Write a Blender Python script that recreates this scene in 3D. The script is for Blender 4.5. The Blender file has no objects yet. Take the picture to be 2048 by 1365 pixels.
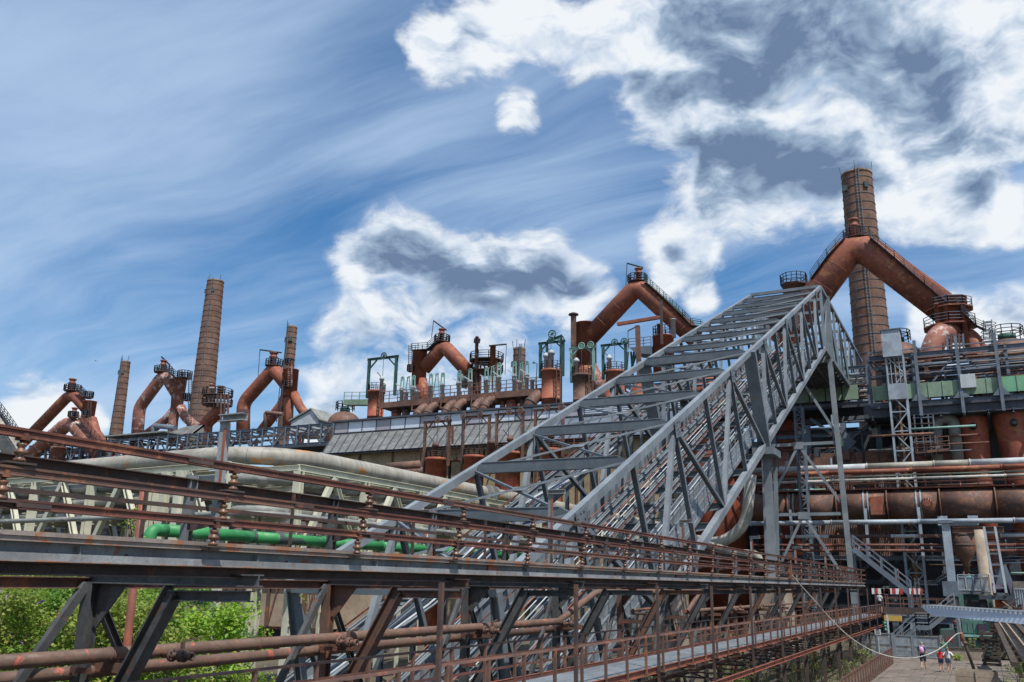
import bpy, bmesh, math, random
from mathutils import Vector, Matrix
random.seed(7)
rad = math.radians
scene = bpy.context.scene
col = scene.collection

# ------------------------------------------------------------------ camera
EYE = Vector((0.0, 0.0, 5.2))
FPX, CX, CY = 1768.0, 1024.0, 682.5          # focal length and centre in photo pixels
AZ, PITCH, ROLL = rad(27.5), rad(15.2), rad(1.06)
_H = Vector((-math.sin(AZ), math.cos(AZ), 0)); _R = Vector((math.cos(AZ), math.sin(AZ), 0)); _Z = Vector((0, 0, 1))
CF = _H * math.cos(PITCH) + _Z * math.sin(PITCH)
_U0 = _Z * math.cos(PITCH) - _H * math.sin(PITCH)
CR = _R * math.cos(ROLL) + _U0 * math.sin(ROLL)
CU = _U0 * math.cos(ROLL) - _R * math.sin(ROLL)
cam_data = bpy.data.cameras.new('camera')
cam = bpy.data.objects.new('camera', cam_data); col.objects.link(cam)
cam_data.sensor_width = 36.0
cam_data.lens = 36.0 * FPX / 2048.0
cam_data.clip_start = 0.1; cam_data.clip_end = 6000.0
m3 = Matrix((CR, CU, -CF)).transposed()
cam.matrix_world = Matrix.Translation(EYE) @ m3.to_4x4()
scene.camera = cam

# ------------------------------------------------------------------ light
SUN_EL, SUN_AZ = rad(60), rad(126)             # azimuth measured from +Y towards +X
SUN = Vector((math.sin(SUN_AZ) * math.cos(SUN_EL), math.cos(SUN_AZ) * math.cos(SUN_EL), math.sin(SUN_EL)))
world = bpy.data.worlds.new('World'); scene.world = world; world.use_nodes = True
sun_data = bpy.data.lights.new('sun', 'SUN'); sun_data.energy = 2.4; sun_data.angle = rad(0.53)
sun_data.color = (1.0, 0.95, 0.87)
sun = bpy.data.objects.new('sun', sun_data); col.objects.link(sun)
sun.rotation_euler = (-SUN).to_track_quat('-Z', 'Y').to_euler()
sun.location = (30, 30, 80)
vs = scene.view_settings
vs.view_transform = 'Standard'; vs.look = 'None'; vs.exposure = 1.12; vs.gamma = 1.0
vs.use_curve_mapping = False
scene.cycles.max_bounces = 6; scene.cycles.diffuse_bounces = 3; scene.cycles.glossy_bounces = 2
scene.cycles.transparent_max_bounces = 8

def ray(px, py):
    return (CF * FPX + CR * (px - CX) - CU * (py - CY)).normalized()
def PY(px, py, Y):                            # pixel -> point on the plane Y = const (parallel to the furnace row)
    d = ray(px, py); return EYE + d * (Y / d.y)
def PX(px, py, X):                            # pixel -> point on the plane X = const (parallel to the footbridge)
    d = ray(px, py); return EYE + d * (X / d.x)
def PZ(px, py, z):                            # pixel -> point on a level plane
    d = ray(px, py); return EYE + d * ((z - EYE.z) / d.z)
def mpp(p):                                   # metres per photo pixel at a point
    return (p - EYE).dot(CF) / FPX

# ------------------------------------------------------------------ sky
def build_sky():
    nt = world.node_tree; N = nt.nodes; L = nt.links
    N.clear()
    out = N.new('ShaderNodeOutputWorld')
    sky = N.new('ShaderNodeTexSky'); sky.sky_type = 'NISHITA'; sky.sun_disc = False
    sky.sun_elevation = SUN_EL; sky.sun_rotation = SUN_AZ
    sky.altitude = 100; sky.air_density = 1.0; sky.dust_density = 0.5; sky.ozone_density = 1.6
    tc = N.new('ShaderNodeTexCoord')
    DIR = tc.outputs['Generated']
    def math_(op, a, b=None, c=None, clamp=False):
        n = N.new('ShaderNodeMath'); n.operation = op; n.use_clamp = clamp
        for i, v in enumerate((a, b, c)):
            if v is None: continue
            if isinstance(v, (int, float)): n.inputs[i].default_value = v
            else: L.new(v, n.inputs[i])
        return n.outputs[0]
    def vmath(op, a, b=None, s=None):
        n = N.new('ShaderNodeVectorMath'); n.operation = op
        for i, v in enumerate((a, b)):
            if v is None: continue
            if isinstance(v, (tuple, Vector)): n.inputs[i].default_value = tuple(v)
            else: L.new(v, n.inputs[i])
        if s is not None: n.inputs['Scale'].default_value = s
        return n.outputs['Value'] if op in ('DISTANCE', 'DOT_PRODUCT', 'LENGTH') else n.outputs['Vector']
    def noise(vec, scale, detail, rough, dist=0.0):
        n = N.new('ShaderNodeTexNoise'); n.noise_dimensions = '3D'
        L.new(vec, n.inputs['Vector'])
        n.inputs['Scale'].default_value = scale; n.inputs['Detail'].default_value = detail
        n.inputs['Roughness'].default_value = rough; n.inputs['Distortion'].default_value = dist
        return n
    def mrange(v, a, b, c, d, mode='SMOOTHSTEP'):
        n = N.new('ShaderNodeMapRange'); n.interpolation_type = mode; n.clamp = True
        L.new(v, n.inputs[0])
        for i, q in enumerate((a, b, c, d)): n.inputs[i + 1].default_value = q
        return n.outputs[0]
    wn = noise(DIR, 11.0, 2, 0.5)
    warped = vmath('ADD', DIR, vmath('SCALE', vmath('SUBTRACT', wn.outputs['Color'], (0.5, 0.5, 0.5)), s=0.055))
    def puff(vec, scale, detail):                # rounded cauliflower lumps
        n = N.new('ShaderNodeTexVoronoi'); n.voronoi_dimensions = '3D'; n.feature = 'F1'; n.normalize = True
        L.new(vec, n.inputs['Vector']); n.inputs['Scale'].default_value = scale
        n.inputs['Detail'].default_value = detail; n.inputs['Roughness'].default_value = 0.55; n.inputs['Lacunarity'].default_value = 2.1
        return n.outputs['Distance']
    def blobs(lst, f):
        acc = None
        for (px, py, r) in lst:
            v = mrange(vmath('DISTANCE', warped, ray(px, py)), 0.0, r * f / 1850.0, 1.0, 0.0)
            acc = v if acc is None else math_('ADD', acc, v)
        return acc
    # heaps of cumulus at the directions where they stand; dark = where they are deepest
    heaps = [(1330,30,120),(1450,40,170),(1640,40,210),(1850,40,220),(1330,190,85),(1480,290,170),(1660,280,175),(1830,220,180),(2000,160,140),(1430,370,55),
             (1850,390,75),(1940,410,75),(2020,420,55),(940,70,95),(870,110,62),(1050,45,80),(1160,75,70),(1030,235,50),
             (710,520,60),(790,490,78),(880,530,80),(980,560,85),(1080,535,80),(1160,580,60),
             (1325,480,52),(1390,530,58),(1320,555,35),(1415,590,35),
             (1900,655,65),(2030,650,60),(60,810,60),(170,850,40),(640,840,50)]
    acc = blobs(heaps, 1.6)
    # the thin layered bank below the middle heap
    low = blobs([(680,660,60),(760,650,80),(860,660,100),(980,650,110),(1090,640,90),(790,745,90),(930,740,90),(690,770,70),(640,720,45)], 1.6)
    acc = math_('ADD', acc, math_('MULTIPLY', math_('MINIMUM', low, 1.0), 0.40))
    dark = blobs([(1380,310,120),(1500,320,120),(1640,300,130),(1400,40,130),(1560,25,130),(1480,150,80),(1740,30,140),(1890,220,110),(940,65,55),
                  (740,520,75),(830,530,90),(930,575,100),(1050,575,90),(1140,565,70),(1000,500,40),(1950,410,50),(760,690,70),(900,670,90),(1060,640,80),(1345,500,30),(720,765,70)], 1.5)
    wide = noise(DIR, 3.0, 1, 0.5)
    gate = mrange(vmath('DOT_PRODUCT', DIR, CF), 0.52, 0.78, 1.0, 0.0)
    acc = math_('ADD', acc, math_('MULTIPLY', mrange(wide.outputs[0], 0.48, 0.70, 0.0, 1.1), gate))
    flat = vmath('MULTIPLY', warped, (1.0, 1.0, 1.75))
    n1 = noise(flat, 11.0, 8, 0.62)
    sdir = tuple(SUN * 0.016 + Vector((0, 0, .030)))
    n2 = noise(vmath('ADD', flat, sdir), 11.0, 4, 0.58)
    p1 = puff(flat, 19.0, 2)
    lump = math_('SUBTRACT', 0.42, p1)
    d1 = math_('MULTIPLY_ADD', math_('SUBTRACT', n1.outputs[0], 0.5), 2.7, math_('MULTIPLY', lump, 0.95))
    d1 = math_('MULTIPLY', d1, mrange(acc, 0.0, 0.45, 0.30, 1.0))
    dens = math_('ADD', d1, math_('MULTIPLY', math_('MINIMUM', acc, 1.15), 1.0))
    alpha = mrange(dens, 0.16, 0.92, 0.0, 1.0)
    body = mrange(dens, 0.34, 1.20, 0.0, 1.0)
    dk = math_('MULTIPLY_ADD', math_('SUBTRACT', n2.outputs[0], 0.5), 1.7, math_('MINIMUM', dark, 1.2))
    dk = math_('MULTIPLY', mrange(dk, -0.40, 1.50, 0.06, 0.95), body)
    relief = math_('MULTIPLY_ADD', math_('SUBTRACT', n1.outputs[0], n2.outputs[0]), 2.2, math_('MULTIPLY', lump, 0.55))
    shade = math_('ADD', math_('SUBTRACT', 0.96, dk), relief, clamp=True)
    ramp = N.new('ShaderNodeValToRGB'); L.new(shade, ramp.inputs[0])
    cr = ramp.color_ramp
    cr.elements[0].position = 0.0; cr.elements[0].color = (0.070, 0.105, 0.170, 1)
    cr.elements[1].position = 1.0; cr.elements[1].color = (0.40, 0.42, 0.44, 1)
    e = cr.elements.new(0.40); e.color = (0.160, 0.210, 0.280, 1)
    e = cr.elements.new(0.70); e.color = (0.30, 0.34, 0.395, 1)
    # cirrus: streaks on a high level layer
    sep = N.new('ShaderNodeSeparateXYZ'); L.new(DIR, sep.inputs[0])
    zc = math_('ADD', math_('MAXIMUM', sep.outputs[2], 0.0), 0.10)
    cmb = N.new('ShaderNodeCombineXYZ')
    L.new(math_('DIVIDE', sep.outputs[0], zc), cmb.inputs[0]); L.new(math_('DIVIDE', sep.outputs[1], zc), cmb.inputs[1])
    c2 = noise(cmb.outputs[0], 0.75, 2, 0.5)
    bv = vmath('SCALE', vmath('SUBTRACT', c2.outputs['Color'], (0.5, 0.5, 0.5)), s=0.8)
    mp = N.new('ShaderNodeMapping'); mp.vector_type = 'TEXTURE'
    L.new(vmath('ADD', cmb.outputs[0], bv), mp.inputs[0])
    mp.inputs['Rotation'].default_value = (0, 0, rad(-8)); mp.inputs['Scale'].default_value = (1.9, 0.34, 1)
    c1 = noise(mp.outputs[0], 1.3, 6, 0.60)
    cir = math_('ADD', math_('MULTIPLY', c1.outputs[0], 0.55), math_('MULTIPLY', c2.outputs[0], 0.55))
    cir = mrange(cir, 0.36, 0.74, 0.04, 0.84)
    cir = math_('MAXIMUM', cir, mrange(math_('ADD', math_('MULTIPLY', acc, .45), c1.outputs[0]), 0.45, 1.15, 0.0, 0.9))
    bg_sky = N.new('ShaderNodeBackground'); bg_sky.inputs[1].default_value = 0.056
    hs = N.new('ShaderNodeHueSaturation'); hs.inputs['Saturation'].default_value = 1.42
    L.new(sky.outputs[0], hs.inputs['Color']); L.new(hs.outputs[0], bg_sky.inputs[0])
    bg_cir = N.new('ShaderNodeBackground'); bg_cir.inputs[0].default_value = (0.225, 0.295, 0.40, 1); bg_cir.inputs[1].default_value = 1.0
    bg_cum = N.new('ShaderNodeBackground'); bg_cum.inputs[1].default_value = 1.0
    L.new(ramp.outputs[0], bg_cum.inputs[0])
    m1 = N.new('ShaderNodeMixShader'); m2 = N.new('ShaderNodeMixShader')
    L.new(cir, m1.inputs[0]); L.new(bg_sky.outputs[0], m1.inputs[1]); L.new(bg_cir.outputs[0], m1.inputs[2])
    L.new(alpha, m2.inputs[0]); L.new(m1.outputs[0], m2.inputs[1]); L.new(bg_cum.outputs[0], m2.inputs[2])
    L.new(m2.outputs[0], out.inputs[0])
    world.cycles.sampling_method = 'MANUAL'; world.cycles.sample_map_resolution = 256
build_sky()

# ------------------------------------------------------------------ materials
MATS = {}
def new_mat(name):
    m = bpy.data.materials.new(name); m.use_nodes = True
    nt = m.node_tree; nt.nodes.clear()
    out = nt.nodes.new('ShaderNodeOutputMaterial'); b = nt.nodes.new('ShaderNodeBsdfPrincipled')
    nt.links.new(b.outputs[0], out.inputs[0]); MATS[name] = m
    return m, nt, b, out
def _noise(nt, vec, scale, detail=5, rough=0.6, dist=0.0):
    n = nt.nodes.new('ShaderNodeTexNoise'); n.inputs['Scale'].default_value = scale
    n.inputs['Detail'].default_value = detail; n.inputs['Roughness'].default_value = rough
    n.inputs['Distortion'].default_value = dist
    nt.links.new(vec, n.inputs['Vector']); return n.outputs[0]
def _map(nt, v, a, b, c=0.0, d=1.0):
    n = nt.nodes.new('ShaderNodeMapRange'); n.interpolation_type = 'SMOOTHSTEP'
    nt.links.new(v, n.inputs[0])
    for i, q in enumerate((a, b, c, d)): n.inputs[i + 1].default_value = q
    return n.outputs[0]
def _mix(nt, f, a, b):
    n = nt.nodes.new('ShaderNodeMix'); n.data_type = 'RGBA'
    if isinstance(f, (int, float)): n.inputs[0].default_value = f
    else: nt.links.new(f, n.inputs[0])
    for i, v in ((6, a), (7, b)):
        if isinstance(v, tuple): n.inputs[i].default_value = (*v[:3], 1)
        else: nt.links.new(v, n.inputs[i])
    return n.outputs[2]
def _vec(nt, scale=(1, 1, 1)):
    g = nt.nodes.new('ShaderNodeNewGeometry')
    m = nt.nodes.new('ShaderNodeVectorMath'); m.operation = 'MULTIPLY'
    nt.links.new(g.outputs['Position'], m.inputs[0]); m.inputs[1].default_value = scale
    return m.outputs[0]
def steel(name, base, dark, spot=None, spot_amt=0.5, s=1.0, rough=0.7, metal=0.0, streak=0.4, bump=0.25, var=0.8):
    """painted or rusted steel: cloudy tone, vertical run streaks, patches of a second colour, fine relief"""
    m, nt, b, out = new_mat(name)
    v = _vec(nt)
    c = _mix(nt, _map(nt, _noise(nt, v, 0.55 * s, 6, 0.65), 0.36, 0.66, 0.0, var), base, dark)
    st = _noise(nt, _vec(nt, (3.2 * s, 3.2 * s, 0.16 * s)), 1.0, 6, 0.62)
    c = _mix(nt, _map(nt, st, 0.50, 0.72, 0.0, streak), c, dark)
    if spot:
        c = _mix(nt, _map(nt, _noise(nt, v, 1.7 * s, 8, 0.68, 0.4), 0.655 - 0.25 * spot_amt, 0.725 - 0.25 * spot_amt, 0.0, 0.92), c, spot)
    c = _mix(nt, _map(nt, _noise(nt, v, 4.6 * s, 7, 0.7), 0.52, 0.66, 0.0, 0.55), c, dark)
    fine = _noise(nt, v, 26.0, 3, 0.6)
    c = _mix(nt, _map(nt, fine, 0.35, 0.75, 0.0, 0.28), c, dark)
    nt.links.new(c, b.inputs['Base Color'])
    rr = _map(nt, _noise(nt, v, 3.0 * s, 4), 0.3, 0.7, rough - 0.12, min(1.0, rough + 0.15))
    nt.links.new(rr, b.inputs['Roughness']); b.inputs['Metallic'].default_value = metal
    if bump:
        bp = nt.nodes.new('ShaderNodeBump'); bp.inputs['Strength'].default_value = bump; bp.inputs['Distance'].default_value = 0.012
        nt.links.new(fine, bp.inputs['Height']); nt.links.new(bp.outputs[0], b.inputs['Normal'])
    return m
steel('rust_red', (0.300, 0.090, 0.050), (0.120, 0.044, 0.034), (0.36, 0.15, 0.065), 0.45, s=0.5, streak=0.30)
steel('rust_faded', (0.30, 0.115, 0.080), (0.13, 0.055, 0.048), (0.50, 0.43, 0.40), 0.50, s=0.55, streak=0.3)
steel('rust_bright', (0.34, 0.085, 0.045), (0.12, 0.035, 0.025), (0.30, 0.15, 0.05), 0.45, s=0.5, streak=0.5)
steel('rust_brown', (0.165, 0.085, 0.060), (0.065, 0.042, 0.038), (0.26, 0.105, 0.055), 0.45, s=0.9)
steel('rust_rail', (0.155, 0.055, 0.038), (0.055, 0.026, 0.022), (0.25, 0.10, 0.055), 0.35, s=1.6)
steel('rust_dark', (0.095, 0.060, 0.052), (0.040, 0.033, 0.034), (0.16, 0.070, 0.045), 0.40, s=1.3)
steel('rust_orange', (0.33, 0.095, 0.050), (0.13, 0.048, 0.034), (0.20, 0.10, 0.07), 0.45, s=1.6)
steel('pipe_brown', (0.180, 0.105, 0.075), (0.080, 0.050, 0.040), (0.42, 0.105, 0.065), 0.30, s=1.6, streak=0.15)
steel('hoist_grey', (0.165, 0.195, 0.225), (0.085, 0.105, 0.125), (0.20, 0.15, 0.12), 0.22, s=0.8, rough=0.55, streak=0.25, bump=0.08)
steel('hoist_shaded', (0.105, 0.130, 0.155), (0.06, 0.075, 0.09), (0.15, 0.14, 0.13), 0.2, s=0.8, rough=0.55, streak=0.3, bump=0.08)  # shade on the cross beam fronts, put into a darker paint
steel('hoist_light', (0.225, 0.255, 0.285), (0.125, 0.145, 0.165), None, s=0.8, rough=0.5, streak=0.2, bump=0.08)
steel('girder_grey', (0.235, 0.265, 0.290), (0.10, 0.11, 0.12), (0.24, 0.095, 0.05), 0.36, s=1.2, streak=0.30)
steel('flange_worn', (0.30, 0.255, 0.225), (0.15, 0.12, 0.105), (0.34, 0.125, 0.05), 0.62, s=1.5)
steel('leg_dark', (0.095, 0.103, 0.110), (0.026, 0.026, 0.028), (0.14, 0.065, 0.045), 0.30, s=1.6)
steel('blue_steel', (0.150, 0.190, 0.245), (0.075, 0.095, 0.125), (0.14, 0.08, 0.06), 0.25, s=1.0)
steel('blue_pale', (0.36, 0.43, 0.50), (0.19, 0.22, 0.26), (0.24, 0.12, 0.07), 0.22, s=1.0, rough=0.55)
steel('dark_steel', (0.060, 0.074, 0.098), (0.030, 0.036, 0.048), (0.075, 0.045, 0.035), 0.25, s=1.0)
steel('navy_rail', (0.045, 0.052, 0.070), (0.02, 0.022, 0.03), None, s=1.0)
steel('girder_pale', (0.29, 0.31, 0.33), (0.13, 0.13, 0.13), (0.20, 0.09, 0.055), 0.30, s=1.2, streak=0.25)
steel('cream', (0.58, 0.58, 0.47), (0.40, 0.40, 0.32), (0.33, 0.19, 0.08), 0.14, s=0.9, streak=0.3, bump=0.06)
steel('clad_grey', (0.345, 0.335, 0.300), (0.190, 0.178, 0.150), (0.42, 0.40, 0.35), 0.40, s=0.6, rough=0.55, streak=0.6, bump=0.08)
def clad_pipe_mat():
    # rolled sheet cladding: ring-wise grime on both runs of the pipe and a few orange rust stains
    m, nt, b, out = new_mat('clad_rings'); v = _vec(nt)
    c = _mix(nt, _map(nt, _noise(nt, v, 0.5, 6, 0.65), 0.35, 0.66), (0.37, 0.355, 0.31), (0.25, 0.235, 0.20))
    c = _mix(nt, _map(nt, _noise(nt, _vec(nt, (0.5, 5.5, 0.35)), 1.0, 4, 0.6), 0.48, 0.68, 0, .6), c, (0.17, 0.155, 0.125))
    c = _mix(nt, _map(nt, _noise(nt, _vec(nt, (5.5, 0.5, 0.35)), 1.0, 4, 0.6), 0.52, 0.70, 0, .5), c, (0.17, 0.155, 0.125))
    c = _mix(nt, _map(nt, _noise(nt, _vec(nt, (1, 0.45, 1.3)), 0.75, 5, 0.6), 0.585, 0.66, 0, .9), c, (0.48, 0.21, 0.06))
    nt.links.new(c, b.inputs['Base Color']); b.inputs['Roughness'].default_value = 0.55
    bp = nt.nodes.new('ShaderNodeBump'); bp.inputs['Strength'].default_value = 0.35; bp.inputs['Distance'].default_value = 0.03
    nt.links.new(_noise(nt, _vec(nt, (0.3, 7.0, 0.3)), 1.0, 2, 0.5), bp.inputs['Height']); nt.links.new(bp.outputs[0], b.inputs['Normal'])
clad_pipe_mat()
steel('pipe_grey', (0.270, 0.280, 0.265), (0.13, 0.135, 0.125), (0.34, 0.33, 0.30), 0.4, s=0.7, rough=0.55, streak=0.4)
steel('guide_brown', (0.27, 0.17, 0.08), (0.13, 0.08, 0.05), None, s=1.5)
steel('orange_stain', (0.52, 0.22, 0.055), (0.36, 0.20, 0.10), None, s=1.5, streak=0.2)
steel('green_pipe', (0.035, 0.290, 0.080), (0.030, 0.18, 0.060), (0.09, 0.36, 0.15), 0.35, s=0.8, rough=0.55, streak=0.2, bump=0.04)
steel('patch_dark', (0.07, 0.085, 0.085), (0.05, 0.06, 0.06), None, s=1)
steel('green_dark', (0.030, 0.110, 0.092), (0.018, 0.055, 0.050), (0.06, 0.17, 0.14), 0.3, s=1.0)
steel('green_pale', (0.230, 0.400, 0.360), (0.12, 0.24, 0.21), (0.30, 0.44, 0.42), 0.3, s=1.0)
steel('green_plate', (0.22, 0.32, 0.235), (0.13, 0.19, 0.14), None, s=0.8, streak=0.4)
steel('green_bright', (0.16, 0.40, 0.24), (0.10, 0.26, 0.16), None, s=0.8, streak=0.3)
steel('teal_old', (0.080, 0.180, 0.155), (0.035, 0.075, 0.070), (0.18, 0.16, 0.12), 0.35, s=1.2, streak=0.6)
steel('grey_white', (0.50, 0.54, 0.57), (0.30, 0.33, 0.35), (0.30, 0.16, 0.09), 0.16, s=1.2, streak=0.3)
steel('zinc_roof', (0.172, 0.178, 0.178), (0.085, 0.085, 0.080), (0.26, 0.26, 0.245), 0.42, s=0.7, streak=0.1, rough=0.6)
steel('blue_roof', (0.130, 0.165, 0.215), (0.085, 0.105, 0.14), None, s=0.7, rough=0.5, streak=0.1)
steel('panel_white', (0.60, 0.66, 0.74), (0.48, 0.54, 0.62), None, s=0.8, rough=0.45, streak=0.25, bump=0.03)
steel('panel_mauve', (0.38, 0.36, 0.40), (0.27, 0.26, 0.30), None, s=0.8, rough=0.5, streak=0.25, bump=0.03)
steel('corrugated', (0.32, 0.27, 0.26), (0.16, 0.075, 0.055), (0.22, 0.085, 0.05), 0.55, s=0.9, streak=0.75)
steel('concrete', (0.205, 0.165, 0.138), (0.100, 0.086, 0.076), (0.13, 0.14, 0.085), 0.35, s=1.2, streak=0.0, rough=0.9, bump=0.5)
steel('concrete_wall', (0.36, 0.30, 0.24), (0.18, 0.14, 0.12), (0.22, 0.17, 0.14), 0.45, s=0.9, streak=0.5, rough=0.9)
steel('plaster', (0.40, 0.32, 0.235), (0.22, 0.17, 0.13), (0.28, 0.20, 0.15), 0.4, s=0.9, streak=0.4, rough=0.9)
steel('wood_old', (0.38, 0.31, 0.24), (0.20, 0.16, 0.125), None, s=2.0, streak=0.4, rough=0.9)
steel('sleeper', (0.075, 0.058, 0.045), (0.03, 0.025, 0.022), (0.13, 0.10, 0.075), 0.3, s=2.5, rough=0.95)
steel('cable_white', (0.50, 0.49, 0.45), (0.26, 0.25, 0.23), None, s=2.0)
steel('insulator', (0.20, 0.095, 0.055), (0.08, 0.042, 0.030), (0.32, 0.20, 0.11), 0.35, s=4.0, rough=0.4)
steel('grating', (0.26, 0.30, 0.335), (0.13, 0.15, 0.17), (0.22, 0.15, 0.12), 0.25, s=2.0, rough=0.55, streak=0.0)
steel('soil', (0.115, 0.088, 0.062), (0.055, 0.045, 0.036), (0.10, 0.13, 0.045), 0.5, s=0.8, streak=0.0, rough=1.0, bump=0.6)
steel('red_plate', (0.42, 0.05, 0.04), (0.25, 0.03, 0.03), None, s=2)
steel('white_plate', (0.70, 0.70, 0.70), (0.5, 0.5, 0.5), None, s=2, streak=0.1)
steel('black_metal', (0.02, 0.02, 0.022), (0.012, 0.012, 0.014), None, s=2)
def plain(name, c, rough=0.8, metal=0.0):
    m, nt, b, out = new_mat(name)
    f = _map(nt, _noise(nt, _vec(nt), 9.0, 4), 0.3, 0.7)
    nt.links.new(_mix(nt, f, c, tuple(x * 0.72 for x in c)), b.inputs['Base Color'])
    b.inputs['Roughness'].default_value = rough; b.inputs['Metallic'].default_value = metal
    return m
def brick(name, c1, c2, mortar, scale):
    m, nt, b, out = new_mat(name)
    tc = nt.nodes.new('ShaderNodeUVMap')
    br = nt.nodes.new('ShaderNodeTexBrick'); nt.links.new(tc.outputs[0], br.inputs['Vector'])
    br.inputs['Scale'].default_value = scale; br.inputs['Mortar Size'].default_value = 0.018
    br.inputs['Color1'].default_value = (*c1, 1); br.inputs['Color2'].default_value = (*c2, 1); br.inputs['Mortar'].default_value = (*mortar, 1)
    v = _vec(nt)
    c = _mix(nt, _map(nt, _noise(nt, v, 0.35, 7, 0.68), 0.36, 0.64, 0, 0.8), br.outputs[0], tuple(x * 0.36 for x in c1))
    c = _mix(nt, _map(nt, _noise(nt, _vec(nt, (1.6, 1.6, 0.10)), 1.0, 6, 0.7), 0.52, 0.72, 0, 0.55), c, mortar)
    c = _mix(nt, _map(nt, _noise(nt, v, 4.0, 6, 0.7), 0.35, 0.70, 0, 0.55), c, tuple(x * 0.55 for x in c1))
    nt.links.new(c, b.inputs['Base Color']); b.inputs['Roughness'].default_value = 0.9
    bp = nt.nodes.new('ShaderNodeBump'); bp.inputs['Strength'].default_value = 0.5; bp.inputs['Distance'].default_value = 0.03
    nt.links.new(_noise(nt, v, 9.0, 5), bp.inputs['Height']); nt.links.new(bp.outputs[0], b.inputs['Normal'])
    return m
brick('brick_chimney', (0.215, 0.105, 0.068), (0.135, 0.075, 0.056), (0.25, 0.21, 0.175), 1.0)
brick('brick_buff', (0.46, 0.36, 0.22), (0.36, 0.275, 0.17), (0.30, 0.25, 0.19), 1.0)
def glass(name, c, alpha):
    m, nt, b, out = new_mat(name)
    f = _map(nt, _noise(nt, _vec(nt), 2.0, 4), 0.3, 0.7)
    nt.links.new(_mix(nt, f, c, tuple(x * 0.8 for x in c)), b.inputs['Base Color'])
    b.inputs['Roughness'].default_value = 0.12; b.inputs['Alpha'].default_value = alpha
    b.inputs['Specular IOR Level'].default_value = 0.7
glass('glass_green', (0.30, 0.52, 0.48), 0.55)
glass('glass_dark', (0.05, 0.075, 0.07), 1.0)
glass('glass_clear', (0.38, 0.44, 0.47), 0.42)
def mesh_mat(name, c, scale, open_):
    """expanded-metal mesh: real holes, too fine to build wire by wire"""
    m, nt, b, out = new_mat(name)
    tc = nt.nodes.new('ShaderNodeUVMap')
    ch = nt.nodes.new('ShaderNodeTexBrick'); nt.links.new(tc.outputs[0], ch.inputs['Vector'])
    ch.inputs['Scale'].default_value = scale; ch.inputs['Mortar Size'].default_value = open_
    ch.inputs['Color1'].default_value = (0, 0, 0, 1); ch.inputs['Color2'].default_value = (0, 0, 0, 1); ch.inputs['Mortar'].default_value = (1, 1, 1, 1)
    nt.links.new(ch.outputs['Color'], b.inputs['Alpha'])
    f = _map(nt, _noise(nt, _vec(nt), 3.0, 4), 0.3, 0.7)
    nt.links.new(_mix(nt, f, c, tuple(x * 0.6 for x in c)), b.inputs['Base Color']); b.inputs['Roughness'].default_value = 0.6
mesh_mat('mesh_grey', (0.30, 0.35, 0.40), 1.0, 0.075)
mesh_mat('mesh_rust', (0.16, 0.09, 0.065), 1.0, 0.07)
def leaf_mat(name, c1, c2, c3, trans=0.45):
    m, nt, b, out = new_mat(name)
    oi = nt.nodes.new('ShaderNodeNewGeometry')
    f = _noise(nt, _vec(nt), 0.9, 4)
    c = _mix(nt, _map(nt, f, 0.36, 0.64), c1, c2)
    c = _mix(nt, _map(nt, oi.outputs['Random Per Island'], 0.55, 1.0, 0, 0.8), c, c3)
    nt.links.new(c, b.inputs['Base Color']); b.inputs['Roughness'].default_value = 0.55
    tr = nt.nodes.new('ShaderNodeBsdfTranslucent'); nt.links.new(c, tr.inputs[0])
    mx = nt.nodes.new('ShaderNodeMixShader'); mx.inputs[0].default_value = trans
    nt.links.new(b.outputs[0], mx.inputs[1]); nt.links.new(tr.outputs[0], mx.inputs[2]); nt.links.new(mx.outputs[0], out.inputs[0])
leaf_mat('leaf_mid', (0.165, 0.330, 0.035), (0.090, 0.200, 0.026), (0.28, 0.42, 0.05))
leaf_mat('leaf_yellow', (0.26, 0.33, 0.06), (0.18, 0.25, 0.045), (0.38, 0.38, 0.09))
leaf_mat('leaf_dark', (0.045, 0.095, 0.030), (0.025, 0.055, 0.020), (0.08, 0.14, 0.04))
leaf_mat('leaf_lime', (0.27, 0.46, 0.04), (0.17, 0.33, 0.03), (0.42, 0.52, 0.07))
leaf_mat('grass_dry', (0.16, 0.20, 0.06), (0.10, 0.14, 0.04), (0.26, 0.25, 0.10))
plain('bark', (0.12, 0.09, 0.065)); plain('flower', (0.25, 0.14, 0.42))
plain('skin', (0.55, 0.33, 0.24)); plain('hair_dark', (0.055, 0.035, 0.025)); plain('hair_grey', (0.33, 0.30, 0.28)); plain('hair_fair', (0.22, 0.15, 0.09))
plain('cloth_navy', (0.030, 0.040, 0.085)); plain('cloth_blue', (0.06, 0.10, 0.22)); plain('cloth_red', (0.62, 0.035, 0.03)); plain('cloth_white', (0.72, 0.70, 0.74))
plain('cloth_green', (0.04, 0.20, 0.15)); plain('cloth_teal', (0.02, 0.42, 0.42)); plain('cloth_denim', (0.14, 0.17, 0.26)); plain('cloth_pink', (0.70, 0.36, 0.55))
plain('cloth_orange', (0.55, 0.14, 0.05)); plain('shoe', (0.45, 0.45, 0.45)); plain('cloth_black', (0.02, 0.02, 0.022)); plain('yellow_board', (0.55, 0.36, 0.09))
plain('signal_green', (0.015, 0.13, 0.095), 0.4); plain('purple_dark', (0.06, 0.03, 0.06)); plain('bird_dark', (0.02, 0.02, 0.025))

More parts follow.
